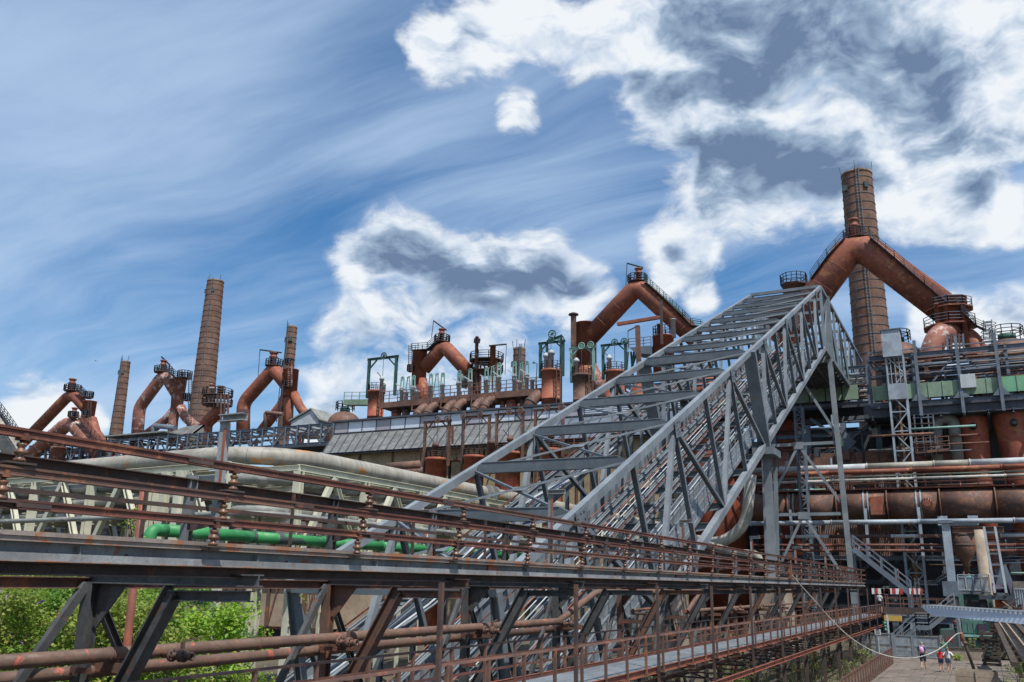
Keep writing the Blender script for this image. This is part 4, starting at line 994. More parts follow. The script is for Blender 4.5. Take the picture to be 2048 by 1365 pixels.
# ------------------------------------------------------------------ long gas-cleaning shed and the vessels before and above it
YS, YC_ = 93.0, 99.0
def shed():
    zg = PY(900, 894, YS).z; zr = PY(900, 853, YC_).z; zc = PY(900, 828, YC_).z
    xl = PY(647, 911, YS).x; xr = PY(1330, 860, YS).x
    xl2 = PY(668, 872, YC_).x
    t = thing('gas_cleaning_shed', 'long shed with ribbed grey roof, pale panel clerestory and buff brick wall', 'building', ((xl + xr) / 2, YS, 0))
    # brick wall in bays
    nb = 9; w = (xr - xl - 1) / nb
    for i in range(nb):
        a = xl + 0.6 + i * w
        mb = MB(); mb.quad_uv(Vector((a, YS + 0.5, 0)), Vector((a + w, YS + 0.5, 0)), Vector((a + w, YS + 0.5, zg)), Vector((a, YS + 0.5, zg)), w * 1.0, zg * 1.0)
        mb.build('brick_panel', 'brick_buff', t)
        PB(t, 'wall_post', (a, YS + 0.40, 0), (a, YS + 0.40, zg), 0.18, 0.18, 'rust_brown', 'ibeam')
        if i % 2: PB(t, 'wall_brace', (a, YS + 0.35, zg - 0.5), (a - 1.4, YS + 0.35, zg - 4.5), 0.14, 0.12, 'rust_dark')
    MB().box(((xl + xr) / 2, YS + 5, zg / 2), (xr - xl - 1.4, 8.6, zg)).build('core', 'brick_buff', t)
    # roof panels with standing seams
    n = 37; pw = (xr - xl) / n
    for i in range(n):
        a = xl + i * pw; f = (xl2 - xl) if i == 0 else 0
        x0, x1 = a, a + pw - 0.02
        blue = i >= 24
        A, B = Vector((x0, YS - 0.3, zg)), Vector((x1, YS - 0.3, zg)); D, C = Vector((x0 + (xl2 - xl) * (1 - i / n), YC_, zr)), Vector((x1 + (xl2 - xl) * (1 - (i + 1) / n), YC_, zr))
        MB().prism([A, B, C, D], (0, 0.02, -0.08)).build('roof_panel', 'blue_roof' if blue else 'zinc_roof', t)
        PB(t, 'roof_rib', A + Vector((0, -0.02, 0.05)), D + Vector((0, -0.02, 0.05)), 0.10, 0.11, 'dark_steel')
    PB(t, 'gutter', (xl - 0.2, YS - 0.45, zg - 0.12), (xr, YS - 0.45, zg - 0.12), 0.30, 0.28, 'navy_rail', 'channel')
    PB(t, 'ridge_flashing', (xl2 - 0.1, YC_ - 0.12, zr + 0.08), (xr, YC_ - 0.12, zr + 0.08), 0.16, 0.14, 'navy_rail')
    # clerestory
    n = 21; pw = (xr - xl2) / n
    pat = 'MWWMWWMWWMWWMWWMLLLLL'
    for i in range(n):
        a = xl2 + i * pw; c = Vector((a + pw / 2, YC_ + 0.1, (zr + zc) / 2))
        if pat[i] == 'L':
            pnl = MB().box(c, (pw - 0.04, 0.08, zc - zr - 0.1)).build('clerestory_panel', 'blue_roof', t)
            for q in range(7): MB().box(c + Vector((0, -0.08, -(zc - zr) * 0.42 + q * (zc - zr) * 0.14)), (pw - 0.06, 0.10, 0.12)).build('louvre', 'panel_white', pnl)
        else:
            MB().box(c, (pw - 0.05, 0.08, zc - zr - 0.1)).build('clerestory_panel', 'panel_white' if pat[i] == 'W' else 'panel_mauve', t)
        MB().box((a, YC_ + 0.03, (zr + zc) / 2), (0.07, 0.1, zc - zr - 0.05)).build('mullion', 'navy_rail', t)
    MB().box(((xl2 + xr) / 2, YC_ + 3.5, zc + 0.12), (xr - xl2 + 0.6, 7.6, 0.24)).build('roof_edge', 'dark_steel', t)
    MB().box(((xl2 + xr) / 2, YC_ + 3.6, (zr + zc) / 2), (xr - xl2 - 0.4, 6.6, zc - zr - 0.2)).build('clerestory_core', 'dark_steel', t)
    # red downpipe and wall pipes
    PB(t, 'downpipe', PY(905, 850, YS - 0.4), PY(905, 888, YS - 0.4), 0.3, 0.12, 'rust_rail')
    for (x0, y0, x1, y1, rr) in ((775, 935, 845, 930, 9), (790, 945, 850, 942, 8)):
        p, q = PY(x0, y0, YS - 0.6), PY(x1, y1, YS - 0.6)
        PT(t, 'wall_pipe', [p, q], rr * mpp(p), 'pipe_brown', 14)
    return zg, zc
ZSG, ZSC = shed()

def wheel(mb, c, r, axis, w=0.1):
    c = Vector(c); ax = Vector(axis).normalized()
    x = ax.orthogonal().normalized(); y = ax.cross(x)
    pts = [c + (x * math.cos(a) + y * math.sin(a)) * r for a in [2 * math.pi * i / 16 for i in range(17)]]
    mb.tube(pts, w * 0.5, 6, caps=False)
    for i in range(4):
        a = math.pi * i / 4; d = (x * math.cos(a) + y * math.sin(a)) * r
        mb.beam(c - d, c + d, w * 0.5, w * 0.5)
    return mb
def vessel(name, label, Y, x0, x1, ytop, zbot, mat, group=None, rail_px=14, vents=(), gantry=None, gmat='green_dark', ladder_x=None, cat='tank'):
    """upright tank with rim, railing, vents and a pulley gantry standing on it"""
    c = PY((x0 + x1) / 2, ytop, Y); k = mpp(c); r = (x1 - x0) / 2 * k
    t = thing(name, label, cat, (c.x, Y, zbot), group)
    z = c.z
    MB().lathe((c.x, Y, zbot), [(r, 0), (r, (z - zbot) * .5), (r * 1.012, (z - zbot) * .5), (r * 1.012, (z - zbot) * .5 + .12), (r, (z - zbot) * .5 + .12), (r, z - zbot), (r * 1.09, z - zbot), (r * 1.09, z - zbot + 0.35), (r * 0.9, z - zbot + 0.35)], 26).build('shell', mat, t)
    rl = MB(); railing(rl, ring((c.x, Y, z + 0.35), r * 1.06, 12), rail_px * k, 3, 9, 0.035)
    rl.build('railing', 'rust_dark', t)
    for (vx, vtop, vr) in vents:
        p = PY(vx, ytop, Y); q = PY(vx, vtop, Y)
        v = MB().lathe((p.x, Y - r * .3, z), [(vr * k, 0), (vr * k, q.z - z - .3), (vr * k * 1.4, q.z - z - .3), (vr * k * 1.4, q.z - z), (vr * k * .5, q.z - z + .3)], 12).build('vent', 'grey_white' if gmat != 'rust_brown' else 'rust_brown', t)
        MB().beam((p.x, Y - r * .3, q.z), (p.x - 0.9, Y - r * .3, q.z + 1.0), 0.09, 0.09).build('lever', 'rust_dark', v)
    if gantry:
        gx0, gx1, gy, wheels = gantry
        a = PY(gx0, gy, Y); b = PY(gx1, gy, Y); w = 5 * k
        g = MB()
        g.ibeam((a.x, Y, z - 0.6), (a.x, Y, a.z), w, w, up=(0, 1, 0)); g.ibeam((b.x, Y, z - 0.6), (b.x, Y, a.z), w, w, up=(0, 1, 0))
        g.ibeam((a.x - w, Y, a.z + w / 2), (b.x + w, Y, a.z + w / 2), w * 0.9, w * 0.9)
        L = (b.x - a.x) * 0.28
        g.beam((a.x, Y, a.z - L), (a.x + L, Y, a.z), w * .5, w * .5); g.beam((b.x, Y, a.z - L), (b.x - L, Y, a.z), w * .5, w * .5)
        gg = g.build('gantry', gmat, t)
        for wx in wheels:
            p = PY(wx, gy, Y); wheel(MB(), (p.x, Y - w, a.z + w * 1.1), 6.5 * k, (0, 1, 0), 2.2 * k).build('pulley', gmat, gg)
            MB().beam((p.x, Y - w, a.z), (p.x, Y - w, z + 0.8), 0.05, 0.05).build('rope', 'dark_steel', gg)
    if ladder_x:
        p = PY(ladder_x, ytop, Y); MB_ = MB()
        ladder(MB_, (p.x, Y - r - 0.15, zbot), (p.x, Y - r - 0.15, z + 0.6), 0.55, (1, 0, 0), 14, 0.05).build('ladder', 'rust_brown', t)
    return t
# four washers before the shed, under brown pulley frames
rows = [(851, 894, 923, (851, 899, 848, (878, 897)), 873, 'first washer tank of the row, beside the shed wall pipes'),
        (928, 968, 918, (927, 979, 838, (929, 962)), 985, 'second washer tank of the row, its frame bearing two pulleys'),
        (991, 1041, 911, (994, 1046, 832, (1020, 1043)), 1023, 'third washer tank of the row, widest, half behind the hoist chord'),
        (1077, 1123, 905, (1071, 1126, 824, (1096, 1124)), 1105, 'fourth washer tank of the row, seen through the hoist lattice')]
for x0, x1, yt, gan, vx, lb in rows:
    vessel('washer_tank', 'rust red ' + lb, 87.0, x0, x1, yt, 0, 'rust_bright', 'washer tanks before the shed', 12, ((vx, yt - 33, 5),), gan, 'rust_brown', None)
pl = thing('washer_platform', 'brown railed platform linking the washer tanks before the shed', 'platform', (PY(990, 915, 88.5).x, 88.5, 0))
pa, pb2 = PY(845, 922, 88.6), PY(1180, 900, 88.6)
PB(pl, 'deck', (pa.x, 88.9, pa.z - 0.1), (pb2.x, 88.9, pa.z - 0.1), 1.6, 0.2, 'rust_brown')
railing(MB(), [(pa.x, 88.1, pa.z), (pb2.x, 88.1, pa.z)], 1.5, 3, 1.6, 0.05).build('railing', 'rust_brown', pl)
for i in range(7): PB(pl, 'column', (lerp(pa.x, pb2.x, i / 6), 89, 0), (lerp(pa.x, pb2.x, i / 6), 89, pa.z - .2), .25, .25, 'rust_dark', 'ibeam')

# dust collectors above the shed
YD = 106.0
zd0 = PY(930, 830, YD).z - 3
GV = 'upright tanks above the shed roof'
vessel('dust_tank', 'red upright tank with a tall green pulley frame at the end of the shed', YD, 737, 769, 787, zd0, 'rust_bright', GV, 14, ((765, 758, 3.6),), (739, 793, 722, (770,)), 'green_dark', 773)
vessel('dust_tank', 'rusty upright tank with paired white vents and a double green frame', YD - 2, 1083, 1122, 746, zd0, 'rust_red', GV, 16, ((1095, 712, 5), (1105, 706, 5)), (1081, 1126, 690, (1104, 1124)), 'green_dark', 1126)
vessel('dust_tank', 'brown upright tank with one white vent under a pale green frame', YD - 2, 1146, 1183, 755, zd0, 'rust_brown', GV, 15, ((1155, 722, 4.5),), (1143, 1187, 701, (1165, 1183)), 'green_pale', 1190)
vessel('dust_tank', 'rusty upright tank with one grey vent under a dark green frame beside the hoist', YD - 2, 1211, 1249, 748, zd0, 'rust_red', GV, 15, ((1221, 716, 4),), (1206, 1251, 694, (1231, 1250)), 'green_dark', None)
# the cross frame with the high wheel on the double tank
def high_frame():
    Y = YD - 1; p = PY(1094, 745, Y); k = mpp(p)
    a, b = PY(1094, 684, Y), PY(1122, 672, Y)
    t = thing('high_pulley_frame', 'taller dark green pulley frame standing crosswise behind the double vent tank', 'frame', (p.x, Y, p.z))
    PB(t, 'post', (a.x, Y, zd0), a, 4 * k, 4 * k, 'green_dark', 'ibeam'); PB(t, 'post', (b.x, Y, zd0), b, 4 * k, 4 * k, 'green_dark', 'ibeam')
    PB(t, 'top_beam', a, b + Vector((0.2, 0, 0)), 4 * k, 5 * k, 'green_dark', 'ibeam')
    wheel(MB(), lerp(a, b, 0.45) + Vector((0, -0.4, 0.6)), 8 * k, (0, 1, 0), 2.4 * k).build('pulley', 'green_dark', t)
high_frame()
def collector_deck():
    a, b = PY(781, 811, YD - 1), PY(1085, 778, YD - 1); k = mpp(a)
    z = (a.z + b.z) / 2
    t = thing('collector_platform', 'long brown railed platform above the shed roof carrying the pale green valves', 'platform', ((a.x + b.x) / 2, YD, z))
    PB(t, 'deck', (a.x - 1, YD, z - 0.4), (b.x + 1, YD, z - 0.4), 4.4, 0.8, 'rust_brown')
    railing(MB(), [(a.x - 1, YD - 2.1, z), (b.x + 1, YD - 2.1, z)], 1.6, 3, 1.5, 0.045).build('railing', 'rust_brown', t)
    railing(MB(), [(a.x - 1, YD + 2.1, z), (b.x + 1, YD + 2.1, z)], 1.6, 3, 1.7, 0.045).build('railing', 'rust_brown', t)
    for i in range(9): PB(t, 'column', (lerp(a.x, b.x, i / 8), YD + 1.5, ZSC), (lerp(a.x, b.x, i / 8), YD + 1.5, z - 0.8), 0.3, 0.3, 'rust_dark', 'ibeam')
    for i, px in enumerate((840, 898, 960)):
        p = PY(px, 800, YD - 3); PB(t, 'bracket_frame', (p.x - 1.6, YD - 2.6, z - 1.6), (p.x + 1.6, YD - 2.6, z - 1.6), 0.2, 0.2, 'rust_brown')
        for s in (-1.6, 1.6): PB(t, 'bracket_hanger', (p.x + s, YD - 2.6, z - 1.6), (p.x + s, YD - 2.4, z + 0.4), 0.14, 0.14, 'rust_brown')
    return z, k
ZCD, KCD = collector_deck()
# rusty elbows in pairs, short bells
def elbow(px, py, lab, r_px=8.5, L=(-11, 24)):
    p = PY(px, py, YD - 2.6); k = mpp(p)
    t = thing('sloping_duct', lab, 'duct', (p.x, YD - 2.6, ZSC), 'sloping ducts under the collector platform')
    q = PY(px + L[0], py + L[1], YD - 3.6)
    q2 = p + (q - p) * 1.15
    MB().tube(bend([p + Vector((1.6, 3.0, 0.6)), p, q2], 1.2, 5), r_px * k, 18).build('duct', 'rust_brown', t)
    d = (q2 - p).normalized()
    MB().lathe(lerp(p, q2, 0.5), [(r_px * k, 0), (r_px * k * 1.13, 0.02), (r_px * k * 1.13, 0.25), (r_px * k, 0.27)], 18, axis=d).build('collar', 'rust_dark', t)
for px, py, s in ((842, 815, 'first'), (862, 812, 'second'), (899, 808, 'third'), (919, 805, 'fourth'), (956, 803, 'fifth'), (976, 799, 'sixth')):
    elbow(px, py, 'brown sloping duct, %s along the collector platform from the green framed end' % s)
elbow(1072, 790, 'thick brown sloping duct joining the double vent tank', 12, (-16, 26))
def bell(px0, px1, py, lab, mat):
    p = PY((px0 + px1) / 2, py, YD + 0.2); k = mpp(p); r = (px1 - px0) / 2 * k
    t = thing('collector_bell', lab, 'tank', (p.x, YD + 0.2, ZSC), 'short tanks under the collector platform')
    h = ZCD - 0.8 - ZSC
    MB().lathe((p.x, YD - 0.8, ZSC), [(r, 0), (r, h * .78), (r * .85, h * .92), (r * .4, h)], 18).build('shell', mat, t)
    MB().lathe((p.x, YD - 0.8, ZSC + h * .74), [(r, 0), (r * 1.06, 0.02), (r * 1.06, .2), (r, .22)], 18).build('band', 'rust_dark', t)
for i, (a, b, m) in enumerate(((792, 809, 'rust_red'), (813, 829, 'rust_brown'), (868, 885, 'rust_brown'), (926, 941, 'rust_brown'), (983, 998, 'rust_brown'), (1007, 1018, 'rust_red'), (1019, 1042, 'rust_red'), (1046, 1058, 'rust_brown'))):
    bell(a, b, 800, 'rusty domed tank, %s below the collector platform from its tall green frame' % ['first','second','third','fourth','fifth','sixth','seventh','eighth'][i], m)
def actuator(px, ytop, lab, white=False):
    p = PY(px, 800, YD - 1.2); k = mpp(p); q = PY(px, ytop, YD - 1.2)
    t = thing('valve_actuator', lab, 'valve', (p.x, YD - 1.2, ZCD), 'pale green valves on the collector platform')
    h = q.z - ZCD
    r = 4.1 * k
    MB().lathe((p.x, YD - 1.2, ZCD), [(r, 0), (r, h * .5), (r * 1.35, h * .5), (r * 1.35, h * .55), (r * .6, h * .58)], 12).build('cylinder', 'grey_white', t)
    if not white:
        f = MB()
        for s in (-1, 1): f.beam((p.x + s * r * 1.05, YD - 1.2, ZCD + h * .35), (p.x + s * r * .75, YD - 1.2, ZCD + h * .92), r * .5, r * .5)
        wheel(f, (p.x, YD - 1.2, ZCD + h * .93), r * .95, (0, 1, 0), r * .45)
        f.build('loop_frame', 'green_pale', t)
    MB().beam((p.x - r * 3, YD - 1.5, ZCD + h * .72), (p.x + r * 1.5, YD - 1.5, ZCD + h * .52), 0.14, 0.14).build('lever', 'grey_white', t)
ords = ['first', 'second', 'third', 'fourth', 'fifth', 'sixth', 'seventh', 'eighth', 'ninth', 'tenth', 'eleventh', 'twelfth', 'thirteenth']
for i, (px, yt) in enumerate(((803, 754), (825, 752), (860, 748), (884, 746), (917, 742), (939, 738), (972, 735), (997, 726), (1028, 724), (1053, 722))):
    actuator(px, yt, 'pale green loop-topped valve, %s along the collector platform from the tall green frame' % ords[i])
for i, (px, yt) in enumerate(((812, 768), (834, 767), (1039, 748), (1064, 742))):
    actuator(px, yt, 'plain white valve cylinder, %s along the collector platform' % ords[i], True)
def a_frame(px, ytop, lab):
    p = PY(px, 800, YD); k = mpp(p); q = PY(px, ytop, YD)
    t = thing('lever_frame', lab, 'frame', (p.x, YD, ZCD), 'pale green lever frames on the collector platform')
    for s in (-1, 1): PB(t, 'leg', (p.x + s * 9 * k, YD, ZCD), (p.x + s * 2 * k, YD, q.z), 1.8 * k, 1.8 * k, 'green_pale')
    PB(t, 'head', (p.x - 4 * k, YD, q.z), (p.x + 4 * k, YD, q.z + 0.2), 2 * k, 2 * k, 'green_pale')
for px, yt, s in ((815, 756, 'beside the tall green frame'), (872, 750, 'before the second furnace pipe'), (984, 735, 'below the railed throat tower'), (1042, 729, 'before the short chimney')):
    a_frame(px, yt, 'pale green two-legged lever frame ' + s)
def lamp():
    Y = YD; p = PY(1072, 790, Y); k = mpp(p); q = PY(1074, 728, Y)
    t = thing('flood_lamp', 'small dark flood lamp on a thin mast beside the double vent tank', 'lamp', (p.x, Y, ZCD))
    PB(t, 'mast', (p.x, Y, ZCD), (q.x, Y, q.z), 1.3 * k, 1.3 * k, 'dark_steel')
    PB(t, 'arm', (q.x, Y, q.z), (q.x - 5 * k, Y, q.z + 2 * k), 1 * k, 1 * k, 'dark_steel')
    MB().lathe(Vector((q.x - 5 * k, Y, q.z + 2 * k)), [(1.2 * k, 0), (2.4 * k, 3 * k), (2.2 * k, 4 * k)], 10, axis=(-0.9, 0, 0.4)).build('head', 'dark_steel', t)
lamp()
# ------------------------------------------------------------------ furnace row: uptakes, throat towers, chimneys, charging gallery
YU = 132.0
def px_path(pts, Y):
    return [PY(p[0], p[1], Y + (p[2] if len(p) > 2 else 0)) for p in pts]
def octo(t, cx, cy, r_px, rail_px, Y, n=8, thick=3, mat='rust_dark', rmat='navy_rail', name='platform'):
    c = PY(cx, cy, Y); k = mpp(c); r = r_px * k
    p = MB().lathe((c.x, Y, c.z - thick * k), [(r * .55, 0), (r * .96, thick * k * .55), (r, thick * k * .6), (r, thick * k)], n, smooth=False).build(name, mat, t)
    railing(MB(), ring((c.x, Y, c.z), r * .97, n, math.pi / n), rail_px * k, 3, r * .4, 0.7 * k).build('railing', rmat, p)
    return c
def stair(t, pts, rail_px, Y, width=1.4, mat='navy_rail', steps=True):
    P = px_path(pts, Y); k = mpp(P[0]); mb = MB()
    for s in (-1, 1): railing(mb, [p + Vector((0, s * width / 2, 0)) for p in P], rail_px * k, 3, 1.7, 0.55 * k)
    for a, b in zip(P, P[1:]): mb.beam(a, b, width, 1.4 * k)
    return mb.build('stair', mat, t)
def tubes(t, specs, Y, k0=None):
    for name, pts, r_px, mat, bd in specs:
        P = px_path(pts, Y); k = mpp(P[0]); r = r_px * k
        PP = bend(P, bd * k, 7) if bd else P
        MB().tube(PP, r, 26).build(name, mat, t)
        # welded seam rings
        acc = 0.0
        ob = MB(); any_ = False
        for a, b in zip(P, P[1:]):
            L = (b - a).length; d = (b - a).normalized(); q = 3.2
            while q < L - 1.5:
                ob.lathe(a + d * q, [(r * .995, 0), (r * 1.012, .01), (r * 1.012, .10), (r * .995, .11)], 26, axis=d, caps=False); q += 3.6; any_ = True
        if any_: ob.build('weld_seam', mat, t, kind='stuff')
def cyl(t, name, cx, y0, y1, r0, r1, Y, mat, n=26, cap=True):
    a, b = PY(cx, y0, Y), PY(cx, y1, Y); k = mpp(a)
    h = a.z - b.z
    return MB().lathe((a.x, Y, b.z), [(r1 * k, 0), (r0 * k, h), (r0 * k * 1.03, h), (r0 * k * 1.03, h + 0.12), (r0 * k * .9, h + .14)], n).build(name, mat, t)
def bleeder(t, cx, y0, y1, r, Y, mat='rust_orange', lever=None, drop=None):
    a, b = PY(cx, y0, Y), PY(cx, y1, Y); k = mpp(a); h = a.z - b.z; R = r * k
    v = MB().lathe((a.x, Y, b.z), [(R, 0), (R, h * .55), (R * 1.3, h * .58), (R * 1.3, h * .66), (R, h * .70), (R, h * .85), (R * 1.35, h * .87), (R * 1.35, h * .95), (R * .4, h)], 14).build('bleeder', mat, t)
    if lever:
        p, q = PY(lever[0], lever[1], Y), PY(lever[2], lever[3], Y)
        PB(t, 'lever', p, q, 2.2 * k, 2.6 * k, 'black_metal')
        if drop: PB(t, 'lever_rope', p, PY(lever[0] - 4, drop, Y), 0.10, 0.10, 'dark_steel')
    return v
GU = 'furnace uptakes along the row'
def uptake(lab, Y, cx):
    c = PY(cx, 850, Y); return thing('furnace_uptake', lab, 'furnace uptake', (c.x, Y, 0), GU)
# right-hand uptake
t = uptake('huge rust red furnace pipe bent like an arch before the banded chimney', YU, 1715)
tubes(t, [('uptake_pipe', [(1560, 690), (1699, 500), (1733, 500), (1900, 626)], 29, 'rust_red', 26)], YU)
octo(t, 1714, 478, 27, 17, YU, 8)
bleeder(t, 1706, 437, 478, 7.5, YU, 'rust_orange', (1714, 418, 1700, 440))
stair(t, [(1740, 476), (1790, 518), (1850, 570), (1900, 612)], 15, YU - 2.0)
stair(t, [(1690, 478), (1655, 515), (1622, 560)], 15, YU - 1.5)
octo(t, 1588, 570, 27, 20, YU + 3, 8)
cyl(t, 'side_shaft', 1590, 573, 640, 24, 24, YU + 3, 'rust_brown')
# its throat tower
t = thing('throat_tower', 'rust red furnace throat tower with two octagonal railed platforms beside the lattice mast cabinet', 'tower', (PY(1905, 700, YU).x, YU, 0), 'furnace throat towers')
octo(t, 1898, 620, 45, 18, YU, 10, 6, 'rust_red', 'blue_steel'); octo(t, 1900, 655, 50, 19, YU, 10, 7, 'rust_red', 'blue_steel')
cyl(t, 'core', 1900, 600, 660, 30, 30, YU, 'rust_red'); 
for px in (1872, 1890, 1925): cyl(t, 'core_post', px, 610, 700, 5, 5, YU - 2.5, 'rust_red', 10)
bleeder(t, 1872, 597, 622, 7, YU - 1.6, 'rust_red'); bleeder(t, 1914, 600, 622, 8, YU - 1.6, 'rust_dark', (1905, 597, 1926, 594))
tubes(t, [('downcomer', [(1905, 665, -1), (1878, 668, -3), (1863, 700, -4), (1860, 760, -4)], 21, 'rust_faded', 18), ('downcomer', [(1905, 668, 1), (1938, 672, -1), (1956, 700, -2), (1960, 760, -2)], 17, 'rust_red', 16)], YU)
for i in range(5):
    px = 1894 + i * 8
    PB(t, 'charging_frame', PY(px, 668, YU - 5), PY(px + 2, 712, YU - 5), 0.25, 0.25, 'rust_rail' if i % 2 else 'blue_steel')
for i in range(6): PB(t, 'charging_bar', PY(1894, 672 + i * 7, YU - 5), PY(1928, 671 + i * 7, YU - 5), 0.18, 0.22, 'rust_dark' if i % 2 else 'rust_rail')
stair(t, [(1925, 625), (1952, 652), (1972, 662)], 14, YU - 2.5, 1.2)
ladder(MB(), PY(1975, 712, YU - 2), PY(1975, 640, YU - 2), 1.0, (1, 0, 0), 22, 0.06).build('ladder', 'blue_steel', t)
cg = MB()
for i in range(8): cg.tube(ring(PY(1977, 648 + i * 8, YU - 2.6), 0.9, 10), 0.05, 4, caps=False)
cg.build('ladder_cage', 'blue_steel', t)
# second uptake
t = uptake('rust red furnace pipe bent to a peak with a long dark green stair', YU, 1275)
tubes(t, [('uptake_pipe', [(1180, 674), (1268, 580), (1284, 580), (1390, 676)], 18.5, 'rust_red', 16)], YU)
cyl(t, 'side_shaft', 1171, 649, 735, 21.5, 21.5, YU, 'rust_red')
tubes(t, [('lower_leg', [(1171, 725), (1176, 790)], 21, 'rust_red', 0), ('lower_leg', [(1178, 730), (1214, 800)], 14, 'rust_faded', 0)], YU)
octo(t, 1275, 564, 20, 14, YU, 8); bleeder(t, 1277, 536, 564, 6, YU, 'rust_orange', (1254, 527, 1286, 536), 610)
stair(t, [(1290, 562), (1330, 598), (1368, 634), (1384, 652), (1404, 655)], 13, YU - 1.2, 1.2, 'green_dark')
PB(t, 'tie_strut', PY(1235, 649, YU - 1), PY(1320, 635, YU - 1), 0.6, 0.5, 'rust_orange')
PB(t, 'pole', PY(1147, 760, YU - 2), PY(1147, 632, YU - 2), 0.7, 0.7, 'rust_brown')
MB().lathe(PY(1147, 632, YU - 2), [(.35, 0), (.85, .1), (.85, .3), (.2, .6)], 10).build('pole_cap', 'rust_dark', t)
t = thing('throat_tower', 'red furnace throat cylinder with a railed top and side platform, half hidden by the hoist', 'tower', (PY(1326, 760, YU).x, YU - 6, 0), 'furnace throat towers')
cyl(t, 'core', 1326, 675, 760, 21, 21, YU - 6, 'rust_bright'); railing(MB(), ring(PY(1326, 674, YU - 6), 21 * .072, 12), 1.5, 3, 9, 0.05).build('railing', 'rust_dark', t)
cyl(t, 'vent', 1346, 640, 676, 5, 5, YU - 6, 'grey_white', 12); cyl(t, 'vent', 1317, 650, 676, 3.4, 3.4, YU - 6, 'rust_dark', 12)
PB(t, 'mast', PY(1324, 690, YU - 8), PY(1322, 602, YU - 8), 0.35, 0.35, 'rust_dark')
a, b = PY(1264, 700, YU - 6), PY(1308, 696, YU - 6)
MB().prism([a + Vector((0, -1.5, 0)), b + Vector((0, -1.5, 0)), b + Vector((0, -1.5, -1.4)), a + Vector((1, -1.5, -0.9))], (0, 3.5, 0)).build('side_platform', 'blue_steel', t)
railing(MB(), [a + Vector((0, -1.4, 0)), b + Vector((0, -1.4, 0))], 1.4, 3, 1.3, 0.05).build('railing', 'rust_brown', t)
for i in range(4): PB(t, 'lattice', PY(1256 + 6 * i, 704, YU - 6), PY(1250 + 9 * ((i * 2) % 3), 780, YU - 6), 0.25, 0.25, 'green_dark')
t = thing('vent_post', 'rusty steel post with a small jib behind the hoist top chord', 'post', (PY(1278, 730, YU - 10).x, YU - 10, 0))
PB(t, 'shaft', PY(1279, 760, YU - 10), PY(1275, 652, YU - 10), 0.6, 0.6, 'rust_brown'); PB(t, 'jib', PY(1277, 652, YU - 10), PY(1256, 662, YU - 10), .16, .16, 'dark_steel'); PB(t, 'jib_rope', PY(1256, 662, YU - 10), PY(1256, 700, YU - 10), .08, .08, 'dark_steel')
# third uptake
t = uptake('rust red furnace pipe with a railed peak behind the pale green valves', YU, 880)
tubes(t, [('uptake_pipe', [(848, 738), (881, 699), (893, 697), (940, 748)], 14, 'rust_red', 12)], YU)
cyl(t, 'side_shaft', 840, 704, 770, 14.5, 14.5, YU, 'rust_red'); tubes(t, [('lower_leg', [(842, 760), (851, 815)], 12, 'rust_bright', 0), ('lower_leg', [(935, 740), (922, 775)], 12, 'pipe_grey', 0)], YU)
octo(t, 884, 684, 16, 13, YU, 8); bleeder(t, 884, 657, 684, 5.2, YU, 'rust_red', (867, 642, 893, 661), 676)
stair(t, [(874, 686), (858, 700), (840, 701), (826, 702)], 13, YU - 1, 1.4)
octo(t, 820, 742, 6, 12, YU - 2, 8); ladder(MB(), PY(820, 744, YU - 3), PY(821, 690, YU - 3), 0.7, (1, 0, 0), 14, 0.05).build('ladder', 'rust_dark', t)
t = thing('throat_tower', 'dark railed two-storey furnace throat tower behind the pale green valves', 'tower', (PY(970, 780, YU).x, YU, 0), 'furnace throat towers')
octo(t, 973, 722, 35, 14, YU, 10, 5); octo(t, 973, 744, 34, 13, YU, 10, 4)
cyl(t, 'core', 951, 742, 800, 12, 12, YU - 1, 'rust_red'); cyl(t, 'vent', 954, 675, 740, 3.6, 3.6, YU - 3, 'rust_faded', 12); cyl(t, 'vent', 986, 694, 740, 6, 6, YU - 2, 'rust_orange', 12)
PB(t, 'vent_head', PY(949, 682, YU - 3), PY(959, 682, YU - 3), .5, .8, 'black_metal'); PB(t, 'lever', PY(978, 692, YU - 3), PY(1013, 689, YU - 3), .18, .22, 'black_metal'); PB(t, 'lever_rope', PY(1013, 689, YU - 3), PY(1010, 750, YU - 3), .07, .07, 'dark_steel')
for i in range(8): PB(t, 'frame_post', PY(945 + i * 8, 722, YU - 2), PY(945 + i * 8, 780, YU - 2), .25, .25, 'rust_dark' if i % 2 else 'rust_rail')
# fourth uptake
t = uptake('rust red furnace pipe with three spread feet beside the slim short chimney', YU, 545)
tubes(t, [('uptake_pipe', [(486, 880), (487, 806), (544, 742), (551, 742), (580, 778)], 13.5, 'rust_red', 16)], YU)
cyl(t, 'side_shaft', 582, 741, 794, 15.5, 15.5, YU, 'rust_red')
tubes(t, [('foot', [(580, 785), (577, 815), (575, 860)], 10, 'rust_red', 8), ('foot', [(574, 788), (562, 812), (520, 866)], 10, 'rust_red', 8), ('foot', [(588, 788), (600, 815), (628, 852)], 9, 'rust_red', 8)], YU)
octo(t, 548, 732, 18, 12, YU, 8); bleeder(t, 548, 704, 732, 6.5, YU, 'rust_orange', (520, 700, 563, 706), 755)
octo(t, 574, 773, 9, 10, YU - 2, 8); ladder(MB(), PY(580, 773, YU - 3), PY(580, 722, YU - 3), 0.9, (1, 0, 0), 14, 0.06).build('ladder', 'rust_faded', t); octo(t, 578, 728, 8, 10, YU - 2.5, 8)
ladder(MB(), PY(556, 845, YU - 3), PY(563, 770, YU - 3), 0.8, (1, 0, 0), 20, 0.05).build('ladder', 'dark_steel', t)
tubes(t, [('side_duct', [(530, 866), (531, 825), (566, 829)], 4, 'pipe_brown', 6)], YU - 4)
